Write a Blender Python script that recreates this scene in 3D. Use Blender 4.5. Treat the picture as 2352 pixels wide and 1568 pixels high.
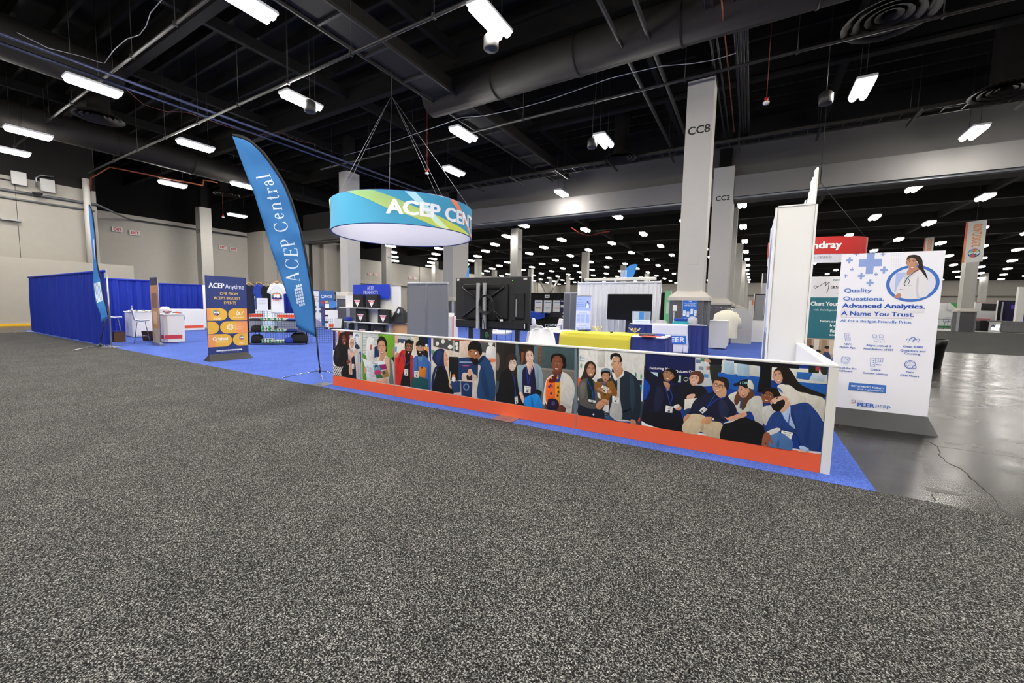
import bpy, math, random
from math import sin, cos, pi, radians, hypot, atan2, sqrt
from mathutils import Vector, Matrix
random.seed(7)
SC = bpy.context.scene
for _o in list(bpy.data.objects): bpy.data.objects.remove(_o)
COL = SC.collection
# ---------------------------------------------------------------- camera
cam = bpy.data.objects.new('camera', bpy.data.cameras.new('camera')); COL.objects.link(cam)
cam.data.sensor_width = 36; cam.data.lens = 14.2275; cam.data.clip_end = 400; cam.data.clip_start = .05
cam.matrix_world = Matrix(((0.861007, -0.060841, 0.504940, 0.000), (0.508197, 0.063756, -0.858878, 0.000), (0.020062, 0.996109, 0.085813, 1.500), (0, 0, 0, 1)))
SC.camera = cam
# ---------------------------------------------------------------- world, exposure
W = bpy.data.worlds.new('world'); SC.world = W; W.use_nodes = True
W.node_tree.nodes['Background'].inputs[0].default_value = (1, .98, .95, 1)
W.node_tree.nodes['Background'].inputs[1].default_value = .08
vs = SC.view_settings
vs.view_transform = 'Standard'; vs.look = 'None'; vs.gamma = 1; vs.use_curve_mapping = False; vs.exposure = 0.0
LAMP = 170.0          # radiance of every high bay lens
# ---------------------------------------------------------------- helpers
def lin(h):
    if isinstance(h, (tuple, list)): return tuple(h)
    out = []
    for i in (0, 2, 4):
        v = int(h[i:i+2], 16)/255
        out.append(v/12.92 if v <= .04045 else ((v+.055)/1.055)**2.4)
    return tuple(out)
MATS = {}
def mat(name, col='808080', rough=.6, metal=0, noise=0, scale=20, bump=0, emit=0, alpha=1, trans=0, coat=0, spec=.5):
    if name in MATS: return MATS[name]
    m = bpy.data.materials.new(name); m.use_nodes = True; nt = m.node_tree; b = nt.nodes['Principled BSDF']
    c = lin(col); b.inputs['Base Color'].default_value = (*c, 1)
    b.inputs['Roughness'].default_value = rough; b.inputs['Metallic'].default_value = metal
    b.inputs['Specular IOR Level'].default_value = spec
    if emit: b.inputs['Emission Color'].default_value = (*c, 1); b.inputs['Emission Strength'].default_value = emit
    if trans: b.inputs['Transmission Weight'].default_value = trans
    if alpha < 1: b.inputs['Alpha'].default_value = alpha
    if noise or bump:
        tc = nt.nodes.new('ShaderNodeTexCoord'); n = nt.nodes.new('ShaderNodeTexNoise'); n.inputs['Scale'].default_value = scale
        n.inputs['Detail'].default_value = 4
        nt.links.new(tc.outputs['Object'], n.inputs['Vector'])
        if noise:
            r = nt.nodes.new('ShaderNodeMix'); r.data_type = 'RGBA'
            r.inputs['A'].default_value = (*[x*(1-noise) for x in c], 1); r.inputs['B'].default_value = (*[min(1, x*(1+noise)) for x in c], 1)
            nt.links.new(n.outputs['Fac'], r.inputs['Factor']); nt.links.new(r.outputs['Result'], b.inputs['Base Color'])
        if bump:
            bp = nt.nodes.new('ShaderNodeBump'); bp.inputs['Strength'].default_value = bump; bp.inputs['Distance'].default_value = .01
            nt.links.new(n.outputs['Fac'], bp.inputs['Height']); nt.links.new(bp.outputs['Normal'], b.inputs['Normal'])
    MATS[name] = m; return m
def printmat():
    if 'print' in MATS: return MATS['print']
    m = mat('print', 'ffffff', .45); nt = m.node_tree; a = nt.nodes.new('ShaderNodeAttribute'); a.attribute_name = 'Col'
    nt.links.new(a.outputs['Color'], nt.nodes['Principled BSDF'].inputs['Base Color']); return m
class MB:
    """collects shapes, builds ONE mesh object"""
    def __init__(s): s.v = []; s.f = []; s.m = []; s.mats = []; s.cur = 0; s.c = None; s.sm = []
    def use(s, m):
        if m not in s.mats: s.mats.append(m)
        s.cur = s.mats.index(m); return s
    def add(s, vs_, fs, smooth=False):
        n = len(s.v); s.v += [tuple(p) for p in vs_]
        for f in fs: s.f.append([i+n for i in f]); s.m.append(s.cur); s.sm.append(smooth)
        return s
    def box(s, x0, y0, z0, x1, y1, z1):
        return s.add([(x0,y0,z0),(x1,y0,z0),(x1,y1,z0),(x0,y1,z0),(x0,y0,z1),(x1,y0,z1),(x1,y1,z1),(x0,y1,z1)],
                     [(0,3,2,1),(4,5,6,7),(0,1,5,4),(1,2,6,5),(2,3,7,6),(3,0,4,7)])
    def rbox(s, x0, y0, z0, x1, y1, z1, b=.01):
        """box with chamfered vertical and horizontal edges"""
        xs, ys, zs = (x0, x0+b, x1-b, x1), (y0, y0+b, y1-b, y1), (z0, z0+b, z1-b, z1)
        rings = []
        for k, z in enumerate(zs):
            i = b if k in (0, 3) else 0
            X0, X1, Y0, Y1 = x0+i, x1-i, y0+i, y1-i
            c = b*.7
            rings.append([(X0+c,Y0,z),(X1-c,Y0,z),(X1,Y0+c,z),(X1,Y1-c,z),(X1-c,Y1,z),(X0+c,Y1,z),(X0,Y1-c,z),(X0,Y0+c,z)])
        vs_ = [p for r in rings for p in r]; fs = []
        for k in range(3):
            for i in range(8): j = (i+1) % 8; fs.append((k*8+i, k*8+j, k*8+8+j, k*8+8+i))
        fs.append(tuple(range(7, -1, -1))); fs.append(tuple(range(24, 32)))
        return s.add(vs_, fs)
    def obox(s, c, sx, sy, sz, rz=0, rx=0, ry=0):
        M = Matrix.Rotation(rz, 3, 'Z') @ Matrix.Rotation(ry, 3, 'Y') @ Matrix.Rotation(rx, 3, 'X'); c = Vector(c); P = []
        for x, y, z in ((-1,-1,-1),(1,-1,-1),(1,1,-1),(-1,1,-1),(-1,-1,1),(1,-1,1),(1,1,1),(-1,1,1)):
            P.append(c + M @ Vector((x*sx/2, y*sy/2, z*sz/2)))
        return s.add(P, [(0,3,2,1),(4,5,6,7),(0,1,5,4),(1,2,6,5),(2,3,7,6),(3,0,4,7)])
    def tube(s, pts, r, n=8, cap=True, closed=False):
        pts = [Vector(p) for p in pts]; N = len(pts); rr = r if isinstance(r, (list, tuple)) else [r]*N
        rings = []; up = Vector((0, 0, 1)); prev = None
        for i in range(N):
            if closed: t = pts[(i+1) % N]-pts[i-1]
            else: t = pts[min(i+1, N-1)]-pts[max(i-1, 0)]
            t.normalize()
            if prev is None: a = t.cross(up) if abs(t.z) < .95 else t.cross(Vector((1, 0, 0)))
            else: a = prev - t*prev.dot(t)
            a.normalize(); prev = a; b = t.cross(a)
            rings.append([pts[i]+(a*cos(2*pi*k/n)+b*sin(2*pi*k/n))*rr[i] for k in range(n)])
        vs_ = [p for q in rings for p in q]; fs = []
        for i in range(N if closed else N-1):
            i2 = (i+1) % N
            for k in range(n): k2 = (k+1) % n; fs.append((i*n+k, i*n+k2, i2*n+k2, i2*n+k))
        if cap and not closed: fs.append(tuple(range(n))[::-1]); fs.append(tuple((N-1)*n+k for k in range(n)))
        return s.add(vs_, fs, True)
    def cyl(s, x, y, z0, z1, r, r2=None, n=20): return s.tube([(x, y, z0), (x, y, z1)], [r, r if r2 is None else r2], n)
    def lathe(s, prof, n=28, c=(0, 0, 0)):
        vs_ = []; fs = []
        for r, z in prof:
            for k in range(n): vs_.append((c[0]+r*cos(2*pi*k/n), c[1]+r*sin(2*pi*k/n), c[2]+z))
        for i in range(len(prof)-1):
            for k in range(n): k2 = (k+1) % n; fs.append((i*n+k, i*n+k2, (i+1)*n+k2, (i+1)*n+k))
        return s.add(vs_, fs, True)
    def prism(s, pts, y0, y1):
        """outline in x,z extruded along y"""
        n = len(pts)
        vs_ = [(x, y0, z) for x, z in pts]+[(x, y1, z) for x, z in pts]
        fs = [tuple(range(n)), tuple(range(2*n-1, n-1, -1))]+[((i+1) % n, i, n+i, n+(i+1) % n) for i in range(n)]
        return s.add(vs_, fs)
    def hprism(s, pts, z0, z1):
        n = len(pts); vs_ = [(x, y, z0) for x, y in pts]+[(x, y, z1) for x, y in pts]
        return s.add(vs_, [tuple(range(n))[::-1], tuple(range(n, 2*n))]+[(i, (i+1) % n, n+(i+1) % n, n+i) for i in range(n)])
    def grid(s, fn, nu, nv, smooth=True):
        vs_ = [fn(i/nu, j/nv) for j in range(nv+1) for i in range(nu+1)]; w = nu+1
        return s.add(vs_, [(j*w+i, j*w+i+1, (j+1)*w+i+1, (j+1)*w+i) for j in range(nv) for i in range(nu)], smooth)
    def build(s, name, parent=None, loc=(0, 0, 0), rz=0, label=None, solid=0, cols=None):
        me = bpy.data.meshes.new(name); me.from_pydata(s.v, [], s.f)
        for m in s.mats: me.materials.append(m)
        me.polygons.foreach_set('material_index', s.m); me.polygons.foreach_set('use_smooth', s.sm)
        if s.c is not None:
            at = me.color_attributes.new('Col', 'FLOAT_COLOR', 'POINT')
            at.data.foreach_set('color', [x for c in s.c for x in (*c, 1)])
        me.update()
        o = bpy.data.objects.new(name, me); COL.objects.link(o); o.location = loc; o.rotation_euler = (0, 0, rz)
        if parent: o.parent = parent
        if label: o['label'] = label
        if solid:
            md = o.modifiers.new('solid', 'SOLIDIFY'); md.thickness = solid; md.offset = 0
        return o
def thing(name, label, cat, loc=(0, 0, 0), rz=0, group=None):
    o = bpy.data.objects.new(name, None); COL.objects.link(o); o.location = loc; o.rotation_euler = (0, 0, rz); o.empty_display_size = .1
    o['label'] = label; o['category'] = cat
    if group: o['group'] = group
    return o
def tag(o, label, cat, group=None, kind=None):
    o['label'] = label; o['category'] = cat
    if group: o['group'] = group
    if kind: o['kind'] = kind
    return o
def struct(o): o['kind'] = 'structure'; return o
def dup(root, loc=None, rz=None, label=None, group=None):
    r = root.copy(); COL.objects.link(r)
    if loc is not None: r.location = loc
    if rz is not None: r.rotation_euler = (0, 0, rz)
    if label: r['label'] = label
    if group: r['group'] = group
    for ch in list(root.children):
        c = ch.copy(); COL.objects.link(c); c.parent = r
        for g in list(ch.children):
            d = g.copy(); COL.objects.link(d); d.parent = c
    return r
_TX = {}
def textmesh(t, bold=0):
    k = (t, bold)
    if k in _TX: return _TX[k]
    cu = bpy.data.curves.new('t', 'FONT'); cu.body = t; cu.size = 1; cu.resolution_u = 3; cu.offset = 0
    o = bpy.data.objects.new('t', cu); COL.objects.link(o)
    bpy.context.view_layer.update()
    me = o.evaluated_get(bpy.context.evaluated_depsgraph_get()).to_mesh()
    vs_ = [(v.co.x, v.co.y) for v in me.vertices]; fs = [tuple(p.vertices) for p in me.polygons]
    o.to_mesh_clear(); bpy.data.objects.remove(o); bpy.data.curves.remove(cu)
    w = max((x for x, y in vs_), default=0)
    if bold:
        d = .02*bold; nv = len(vs_); V0, F0 = vs_, fs; vs_, fs = [], []
        for q, (sx, sy) in enumerate(((-1, 0), (1, 0), (0, -.7), (0, .7), (-.7, -.5), (.7, .5), (-.7, .5), (.7, -.5), (0, 0)) if bold > .9 else ((-1, 0), (1, 0), (0, 0))): vs_ += [(x+sx*d+d, y+sy*d) for x, y in V0]; fs += [tuple(i+q*nv for i in f_) for f_ in F0]
        w += 2*d
    _TX[k] = (vs_, fs, w); return _TX[k]
# -- serif letters drawn as strokes (cap height 1)
def _st(p, q, w):
    dx, dy = q[0]-p[0], q[1]-p[1]; L = hypot(dx, dy) or 1; nx, ny = -dy/L*w/2, dx/L*w/2
    return [(p[0]+nx, p[1]+ny), (p[0]-nx, p[1]-ny), (q[0]-nx, q[1]-ny), (q[0]+nx, q[1]+ny)]
def _arc(cx, cy, rx, ry, a0, a1, tk=.13, tn=.045, ph=0):
    out = []; n = max(6, int(abs(a1-a0)/15))
    for i in range(n):
        q = []
        for a in (a0+(a1-a0)*i/n, a0+(a1-a0)*(i+1)/n):
            a = radians(a); w = tn+(tk-tn)*abs(cos(a-ph))**1.6; q.append(((cx+(rx+0)*cos(a), cy+ry*sin(a)), (cx+(rx-w)*cos(a), cy+(ry-w)*sin(a))))
        out.append([q[0][0], q[1][0], q[1][1], q[0][1]])
    return out
def _sf(x, y, w=.28): return [(x-w/2, y-.018), (x+w/2, y-.018), (x+w/2, y+.018), (x-w/2, y+.018)]
SERIF = {
 'A': (.86, [_st((.12, 0), (.43, 1), .045), _st((.43, 1), (.74, 0), .13), _st((.22, .36), (.62, .36), .045), _sf(.12, .018, .26), _sf(.74, .018, .3)]),
 'C': (.84, _arc(.46, .5, .42, .52, 42, 318)+[_st((.77, .68), (.77, .95), .04), _st((.77, .05), (.77, .3), .03)]),
 'E': (.76, [_st((.19, 0), (.19, 1), .13), _sf(.19, .018, .3), _st((.1, .98), (.66, .98), .045), _st((.1, .022), (.68, .022), .045), _st((.19, .52), (.54, .52), .045), _st((.66, .78), (.66, 1), .04), _st((.69, 0), (.69, .24), .04), _st((.54, .42), (.54, .62), .04)]),
 'P': (.72, [_st((.19, 0), (.19, 1), .13), _sf(.19, .018, .32), _st((.08, .98), (.4, .98), .045), _st((.2, .47), (.4, .47), .045)]+_arc(.38, .725, .28, .275, 90, -90)),
 'R': (.82, [_st((.19, 0), (.19, 1), .13), _sf(.19, .018, .32), _st((.08, .98), (.4, .98), .045), _st((.2, .5), (.4, .5), .045), _st((.4, .5), (.7, .02), .13), _sf(.74, .018, .2)]+_arc(.38, .74, .26, .26, 90, -90)),
 'O': (.94, _arc(.47, .5, .43, .52, 0, 360)), 'D': (.9, [_st((.19, 0), (.19, 1), .13), _st((.08, .98), (.42, .98), .045), _st((.08, .022), (.42, .022), .045)]+_arc(.4, .5, .45, .5, 90, -90)),
 'U': (.9, [_st((.2, .3), (.2, 1), .13), _st((.72, .3), (.72, 1), .045), _sf(.2, .982, .3), _sf(.72, .982, .26)]+_arc(.45, .32, .3, .34, 180, 360)),
 'T': (.8, [_st((.4, 0), (.4, 1), .13), _sf(.4, .018, .32), _st((.06, .98), (.74, .98), .045), _st((.07, .75), (.07, 1), .04), _st((.73, .75), (.73, 1), .04)]),
 'S': (.62, _arc(.31, .75, .22, .26, 40, 270, .1, .06)+_arc(.31, .26, .24, .28, 90, -140, .1, .06)+[_st((.5, .75), (.5, .95), .04), _st((.1, .05), (.1, .28), .04)]),
 'e': (.56, _arc(.28, .32, .24, .34, 0, 320)+[_st((.06, .36), (.51, .36), .045)]),
 'n': (.68, [_st((.16, 0), (.16, .64), .11), _sf(.16, .018, .26), _sf(.1, .62, .14), _st((.52, 0), (.52, .4), .11), _sf(.52, .018, .26)]+_arc(.355, .4, .22, .25, 0, 180, .1, .05)),
 't': (.42, [_st((.18, .1), (.18, .86), .1), _st((.04, .62), (.36, .62), .045)]+_arc(.26, .14, .13, .15, 180, 330, .09, .05)),
 'r': (.5, [_st((.16, 0), (.16, .64), .11), _sf(.16, .018, .28), _sf(.1, .62, .14)]+_arc(.33, .47, .16, .18, 30, 170, .06, .06)+[_st((.4, .52), (.48, .6), .1)]),
 'a': (.54, [_st((.4, .08), (.4, .46), .1), _st((.4, .04), (.54, .04), .05)]+_arc(.27, .44, .18, .21, 0, 165, .08, .05)+_arc(.24, .18, .19, .2, 20, 340, .1, .045)),
 'l': (.36, [_st((.17, 0), (.17, 1.04), .11), _sf(.17, .018, .28), _sf(.11, 1.02, .14)]), ' ': (.34, [])}
# -- flat printed artwork: every shape is a coloured face a hair above the last one
def photomat():
    if 'photo_print' in MATS: return MATS['photo_print']
    m = mat('photo_print', 'ffffff', .4); nt = m.node_tree; L = nt.links.new; b = nt.nodes['Principled BSDF']
    a = nt.nodes.new('ShaderNodeAttribute'); a.attribute_name = 'Col'; tc = nt.nodes.new('ShaderNodeTexCoord')
    mp_ = nt.nodes.new('ShaderNodeMapping'); mp_.inputs['Scale'].default_value = (1.6, 1, .8); n = nt.nodes.new('ShaderNodeTexNoise'); n.inputs['Scale'].default_value = 13; n.inputs['Detail'].default_value = 6; n.inputs['Distortion'].default_value = 1.2
    r = nt.nodes.new('ShaderNodeMapRange'); r.inputs['From Min'].default_value = .3; r.inputs['From Max'].default_value = .7; r.inputs['To Min'].default_value = .88; r.inputs['To Max'].default_value = 1.1
    x = nt.nodes.new('ShaderNodeMix'); x.data_type = 'RGBA'; x.blend_type = 'MULTIPLY'; x.inputs['Factor'].default_value = 1
    L(tc.outputs['Object'], mp_.inputs['Vector']); L(mp_.outputs['Vector'], n.inputs['Vector']); L(n.outputs['Fac'], r.inputs['Value']); L(a.outputs['Color'], x.inputs['A']); L(r.outputs['Result'], x.inputs['B']); L(x.outputs['Result'], b.inputs['Base Color']); return m
class Art:
    def __init__(s, fmap=None, step=.00002, mt=None): s.mb = MB(); s.mb.use(mt or printmat()); s.mb.c = []; s.w = 0; s.step = step; s.clip = None; s.fm = fmap
    def _pt(s, u, v):
        if s.clip: u = min(max(u, s.clip[0]), s.clip[2]); v = min(max(v, s.clip[1]), s.clip[3])
        return s.fm(u, v, s.w) if s.fm else (u, -s.w, v)
    def face(s, pts, col):
        s.w += s.step; c = lin(col); n = len(pts)
        s.mb.add([s._pt(*p) for p in pts], [tuple(range(n))]); s.mb.c += [c]*n
    def faces(s, polys, col):
        s.w += s.step; c = lin(col)
        w0 = s.w
        for k_, pts in enumerate(polys): s.w = w0+(k_ % 4)*s.step*.25; s.mb.add([s._pt(*p) for p in pts], [tuple(range(len(pts)))]); s.mb.c += [c]*len(pts)
        s.w = w0+s.step
    def rect(s, x0, z0, x1, z1, col): s.face([(x0, z0), (x1, z0), (x1, z1), (x0, z1)], col)
    def rrect(s, x0, z0, x1, z1, r, col, n=6):
        P = []
        for cx, cz, a in ((x1-r, z0+r, -90), (x1-r, z1-r, 0), (x0+r, z1-r, 90), (x0+r, z0+r, 180)):
            P += [(cx+r*cos(radians(a+90*k/n)), cz+r*sin(radians(a+90*k/n))) for k in range(n+1)]
        s.face(P, col)
    def smooth(s, pts, col, k=4):
        n = len(pts); out = []
        for i in range(n):
            a, b, c, d = pts[i-1], pts[i], pts[(i+1) % n], pts[(i+2) % n]
            for j in range(k):
                t = j/k; q = []
                for m in (0, 1): q.append(.5*(2*b[m]+(c[m]-a[m])*t+(2*a[m]-5*b[m]+4*c[m]-d[m])*t*t+(3*b[m]-a[m]-3*c[m]+d[m])*t**3))
                out.append(tuple(q))
        s.face(out, col)
    def ell(s, cx, cz, rx, rz, col, c2=None, rot=0, a0=0, a1=360, n=24):
        ca, sa = cos(radians(rot)), sin(radians(rot)); P = []
        for k in range(n if a1-a0 >= 360 else n+1):
            a = radians(a0+(a1-a0)*k/n); x, z = rx*cos(a), rz*sin(a); P.append((cx+x*ca-z*sa, cz+x*sa+z*ca))
        if c2 is None: s.face(P, col)
        else: s.fan(P, (cx, cz), col, c2)
    def fan(s, P, c, col, c2):
        s.w += s.step; n = len(P)
        s.mb.add([s._pt(*p) for p in P]+[s._pt(*c)], [(i, (i+1) % n, n) for i in range(n)]); s.mb.c += [lin(col)]*n+[lin(c2)]
    def ring(s, cx, cz, r0, r1, col, a0=0, a1=360, sx=1, n=36):
        q = []
        for k in range(n):
            a, b = radians(a0+(a1-a0)*k/n), radians(a0+(a1-a0)*(k+1)/n)
            q.append([(cx+r1*cos(a)*sx, cz+r1*sin(a)), (cx+r1*cos(b)*sx, cz+r1*sin(b)), (cx+r0*cos(b)*sx, cz+r0*sin(b)), (cx+r0*cos(a)*sx, cz+r0*sin(a))])
        s.faces(q, col)
    def line(s, pts, w, col): s.faces([_st(pts[i], pts[i+1], w) for i in range(len(pts)-1)], col)
    def text(s, t, x, z, size, col, bold=0, align='l', rot=0, width=None):
        vs_, fs, w = textmesh(t, bold); k = size/.70; kx = k
        if width: kx = width/max(w, .01)
        off = {'l': 0, 'c': -w*kx/2, 'r': -w*kx}[align]; ca, sa = cos(radians(rot)), sin(radians(rot)); s.w += s.step
        nc = (9 if bold > .9 else 3) if bold else 1; nb = max(1, len(vs_)//nc); w0 = s.w; P_ = []
        for i, (u, v) in enumerate(vs_): s.w = w0+(i//nb)*s.step*.3; P_.append(s._pt(x+(u*kx+off)*ca-v*k*sa, z+(u*kx+off)*sa+v*k*ca))
        s.mb.add(P_, fs); s.mb.c += [lin(col)]*len(vs_); s.w = w0+nc*s.step*.3
    def serif(s, t, x, z, size, col, align='c', path=None):
        tw = sum(SERIF[c][0] for c in t)*size; px = {'c': -tw/2, 'l': 0}[align]; s.w += s.step
        for c in t:
            w, polys = SERIF[c]
            if path: (ox, oz), (tx, tz) = path(px)
            else: (ox, oz), (tx, tz) = (x+px, z), (1, 0)
            for k_, P in enumerate(polys):
                s.w += s.step*.02*(1 if k_ % 2 else -1)
                s.mb.add([s._pt(ox+(u*tx-v*tz)*size, oz+(u*tz+v*tx)*size) for u, v in P], [tuple(range(len(P)))]); s.mb.c += [lin(col)]*len(P)
            px += w*size
    def person_face(s, skin, fr, opt):
        cx, cz, ax, az, bx, bz = [q/1000 for q in fr]
        T = lambda L: [(cx+ax*x+bx*y, cz+az*x+bz*y) for x, y in L]
        k = lin(skin); dk = tuple(x*.62 for x in k); lt = tuple(min(1, x*1.28+.02) for x in k); md = tuple(x*.82 for x in k)
        el = lambda x, y, rx, ry, c: s.face(T([(x+rx*cos(a*pi/7), y+ry*sin(a*pi/7)) for a in range(14)]), c)
        el(-1, .06, .13, .2, dk); el(1, .06, .13, .2, dk)
        oval = [(0, -1), (.4, -.95), (.76, -.72), (.94, -.35), (.97, .05), (.9, .4), (.72, .7), (.45, .92), (.18, 1.02), (-.18, 1.02), (-.45, .92), (-.72, .7), (-.9, .4), (-.97, .05), (-.94, -.35), (-.76, -.72), (-.4, -.95)]
        s.fan(T(oval), T([(-.08, -.02)])[0], md, k)
        s.fan(T([(-.06+.55*cos(a*pi/8), -.52+.28*sin(a*pi/8)) for a in range(16)]), T([(-.06, -.55)])[0], tuple(p*.92 for p in k), tuple(min(1, p*1.12) for p in k))
        s.face(T([(.55, -.2), (.93, -.2), (.88, .4), (.6, .78), (.42, .9), (.62, .4)]), tuple(x*.86 for x in k))
        sf = lambda x, y, rx, ry, c: s.fan(T([(x+rx*cos(a*pi/8), y+ry*sin(a*pi/8)) for a in range(16)]), T([(x, y)])[0], tuple(p*.93 for p in k), c)
        sf(-.42, .24, .3, .24, tuple(min(1, p*1.12) for p in k)); sf(.42, .26, .26, .2, tuple(min(1, p*1.08) for p in k))
        if 'b' in opt:
            hair = '1c1512'
            s.face(T([(-.99, .02), (-.84, .3), (-.5, .42), (-.2, .4), (0, .45), (.2, .4), (.5, .42), (.84, .3), (.99, .02), (.95, .5), (.76, .9), (.4, 1.16), (0, 1.24), (-.4, 1.16), (-.76, .9), (-.95, .5)]), hair)
        eh = '1a1210'; ey = -.08 if 'd' not in opt else 0
        for sx in (-1, 1):
            s.face(T([(sx*.18, ey-.22), (sx*.4, ey-.3), (sx*.66, ey-.22), (sx*.64, ey-.17), (sx*.4, ey-.24), (sx*.18, ey-.17)]), '2a1c16')
            if 'd' in opt: s.face(T([(sx*.2, ey+.02), (sx*.4, ey+.08), (sx*.62, ey+.02), (sx*.4, ey+.12)]), eh)
            else:
                s.face(T([(sx*.2, ey+.01), (sx*.32, ey-.07), (sx*.5, ey-.07), (sx*.62, ey+.01), (sx*.5, ey+.07), (sx*.32, ey+.07)]), 'e6dcd6'); el(sx*.41, ey, .085, .07, '20140f')
                s.face(T([(sx*.18, ey+.01), (sx*.32, ey-.1), (sx*.5, ey-.1), (sx*.65, ey+.01), (sx*.5, ey-.06), (sx*.32, ey-.06)]), eh)
        s.face(T([(-.05, -.1), (.06, -.1), (.17, .28), (.08, .36), (-.1, .36), (-.17, .28)]), tuple(x*.9 for x in k)); s.face(T([(-.03, -.1), (.03, -.1), (.05, .24), (-.06, .24)]), tuple(min(1, x*1.08) for x in k))
        el(-.1, .34, .05, .03, dk); el(.1, .34, .05, .03, dk)
        if 'o' in opt: el(0, .66, .24, .22, '7a2028'); el(0, .54, .18, .06, 'f4efea'); el(0, .78, .14, .08, 'c0606a')
        elif 'c' in opt: el(0, .62, .24, .09, '8a4038'); el(0, .6, .16, .03, '3a1614')
        else:
            s.face(T([(-.36, .54), (-.12, .52), (.12, .52), (.36, .54), (.24, .7), (.08, .77), (-.08, .77), (-.24, .7)]), 'a8504c')
            s.face(T([(-.3, .56), (.3, .56), (.2, .67), (0, .7), (-.2, .67)]), 'f3eee8')
        if 'g' in opt:
            for sx in (-1, 1):
                q = [(sx*.1, -.22), (sx*.74, -.22), (sx*.72, .12), (sx*.42, .17), (sx*.14, .12)]
                s.line(T(q+[q[0]]), abs(ax)*.07, '14110f')
            s.line(T([(-.1, -.12), (.1, -.12)]), abs(ax)*.07, '14110f')
    def build(s, name, parent=None, loc=(0, 0, 0), rz=0, label=None): return s.mb.build(name, parent, loc, rz, label)
def draw_photo(ph):
    x0, z0, x1, z1 = [q/1000 for q in ph[0]]; A = Art(step=.00003, mt=photomat()); A.clip = (x0, z0, x1, z1)
    for it in ph[1:]:
        c, k, L = it[:3]
        if k in (0, 1):
            pts = [(L[i]/1000, L[i+1]/1000) for i in range(0, len(L), 2)]
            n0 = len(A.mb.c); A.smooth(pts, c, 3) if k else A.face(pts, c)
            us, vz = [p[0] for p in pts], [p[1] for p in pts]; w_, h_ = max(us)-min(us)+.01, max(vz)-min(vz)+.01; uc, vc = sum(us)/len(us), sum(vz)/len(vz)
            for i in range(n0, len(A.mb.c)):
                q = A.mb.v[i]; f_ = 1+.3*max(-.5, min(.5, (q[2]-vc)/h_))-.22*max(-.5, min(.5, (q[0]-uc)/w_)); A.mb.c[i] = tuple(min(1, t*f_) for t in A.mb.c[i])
        elif k == 'e':
            cx, cz, ax, az, bx, bz = [q/1000 for q in L]
            A.face([(cx+ax*cos(t*pi/9)+bx*sin(t*pi/9), cz+az*cos(t*pi/9)+bz*sin(t*pi/9)) for t in range(18)], c)
        elif k == 'f': A.person_face(c, L, it[3])
        elif k == 't': A.text(it[3], L[0]/1000, L[1]/1000, L[2]/1000, c, L[4], rot=L[3])
    return A
def globe(A, cx, cz, r, letters='acep', sx=1, tc='f4f4f4'):
    """round multicoloured ball emblem with lower-case letters"""
    A.ell(cx, cz, r*sx, r, '2f7fb4')
    def sect(a0, a1, col, r0=0, r1=1): A.ring(cx, cz, r*r0, r*r1, col, a0, a1, sx, 8)
    sect(100, 170, '38a0c4'); sect(60, 110, 'e2622e', .1, 1); sect(235, 285, 'dd4a2a', .1, 1); sect(20, 62, 'a8c83c', .15, .85); sect(190, 232, '1f4f94'); sect(285, 340, '16366e', .2, 1); sect(-20, 18, '2a6ab0'); sect(150, 190, 'b4cf46', .1, .7)
    A.ring(cx, cz, r*.62, r*.67, tc, 0, 360, sx*1.2, 24) if r > .1 else None
    A.ring(cx, cz, r*.94, r*1.0, '2f6fa8', 0, 360, sx, 30)
    A.text(letters, cx, cz-r*.2, r*.5, tc, 2.2, 'c', width=r*1.75*sx)
# ---------------------------------------------------------------- materials
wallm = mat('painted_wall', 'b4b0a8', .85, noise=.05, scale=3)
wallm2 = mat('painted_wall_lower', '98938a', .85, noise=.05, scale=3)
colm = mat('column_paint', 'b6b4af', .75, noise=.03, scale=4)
capm = mat('column_cap_paint', 'beb9b0', .7)
wains = mat('dark_wainscot', '57565a', .7)
guard = mat('ribbed_guard_metal', 'a9adb2', .35, .8)
blackm = mat('ceiling_black', '161514', .8, spec=.2)
deckm = mat('deck_black', '161514', .9, spec=.1)
ductm = mat('duct_black', '1a1715', .7, spec=.25)
darkst = mat('dark_steel', '1a1816', .6)
galv = mat('galvanised', '7c8086', .4, .8)
white = mat('white_laminate', 'e4e3df', .45)
whitec = mat('white_cloth', 'dcdce0', .9)
black = mat('black_plastic', '121214', .45)
bluec = mat('blue_drape_cloth', '0a2a9a', .85)
navyc = mat('navy_skirt_cloth', '1b2a6e', .7)
chrome = mat('chrome', 'b8bcc2', .2, 1)
steelc = mat('brushed_aluminium', 'b0b2b4', .35, .9)
orange = mat('orange_vinyl', 'ee6238', .5)
lens = mat('lamp_lens', 'fffaf3', .5, emit=LAMP)
lens_far = mat('lamp_lens_far', 'fffaf3', .5, emit=LAMP*.24)
rail = mat('white_rail', 'e8e7e3', .35)
greyp = mat('grey_felt', '6e7073', .9, noise=.06, scale=60)
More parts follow.
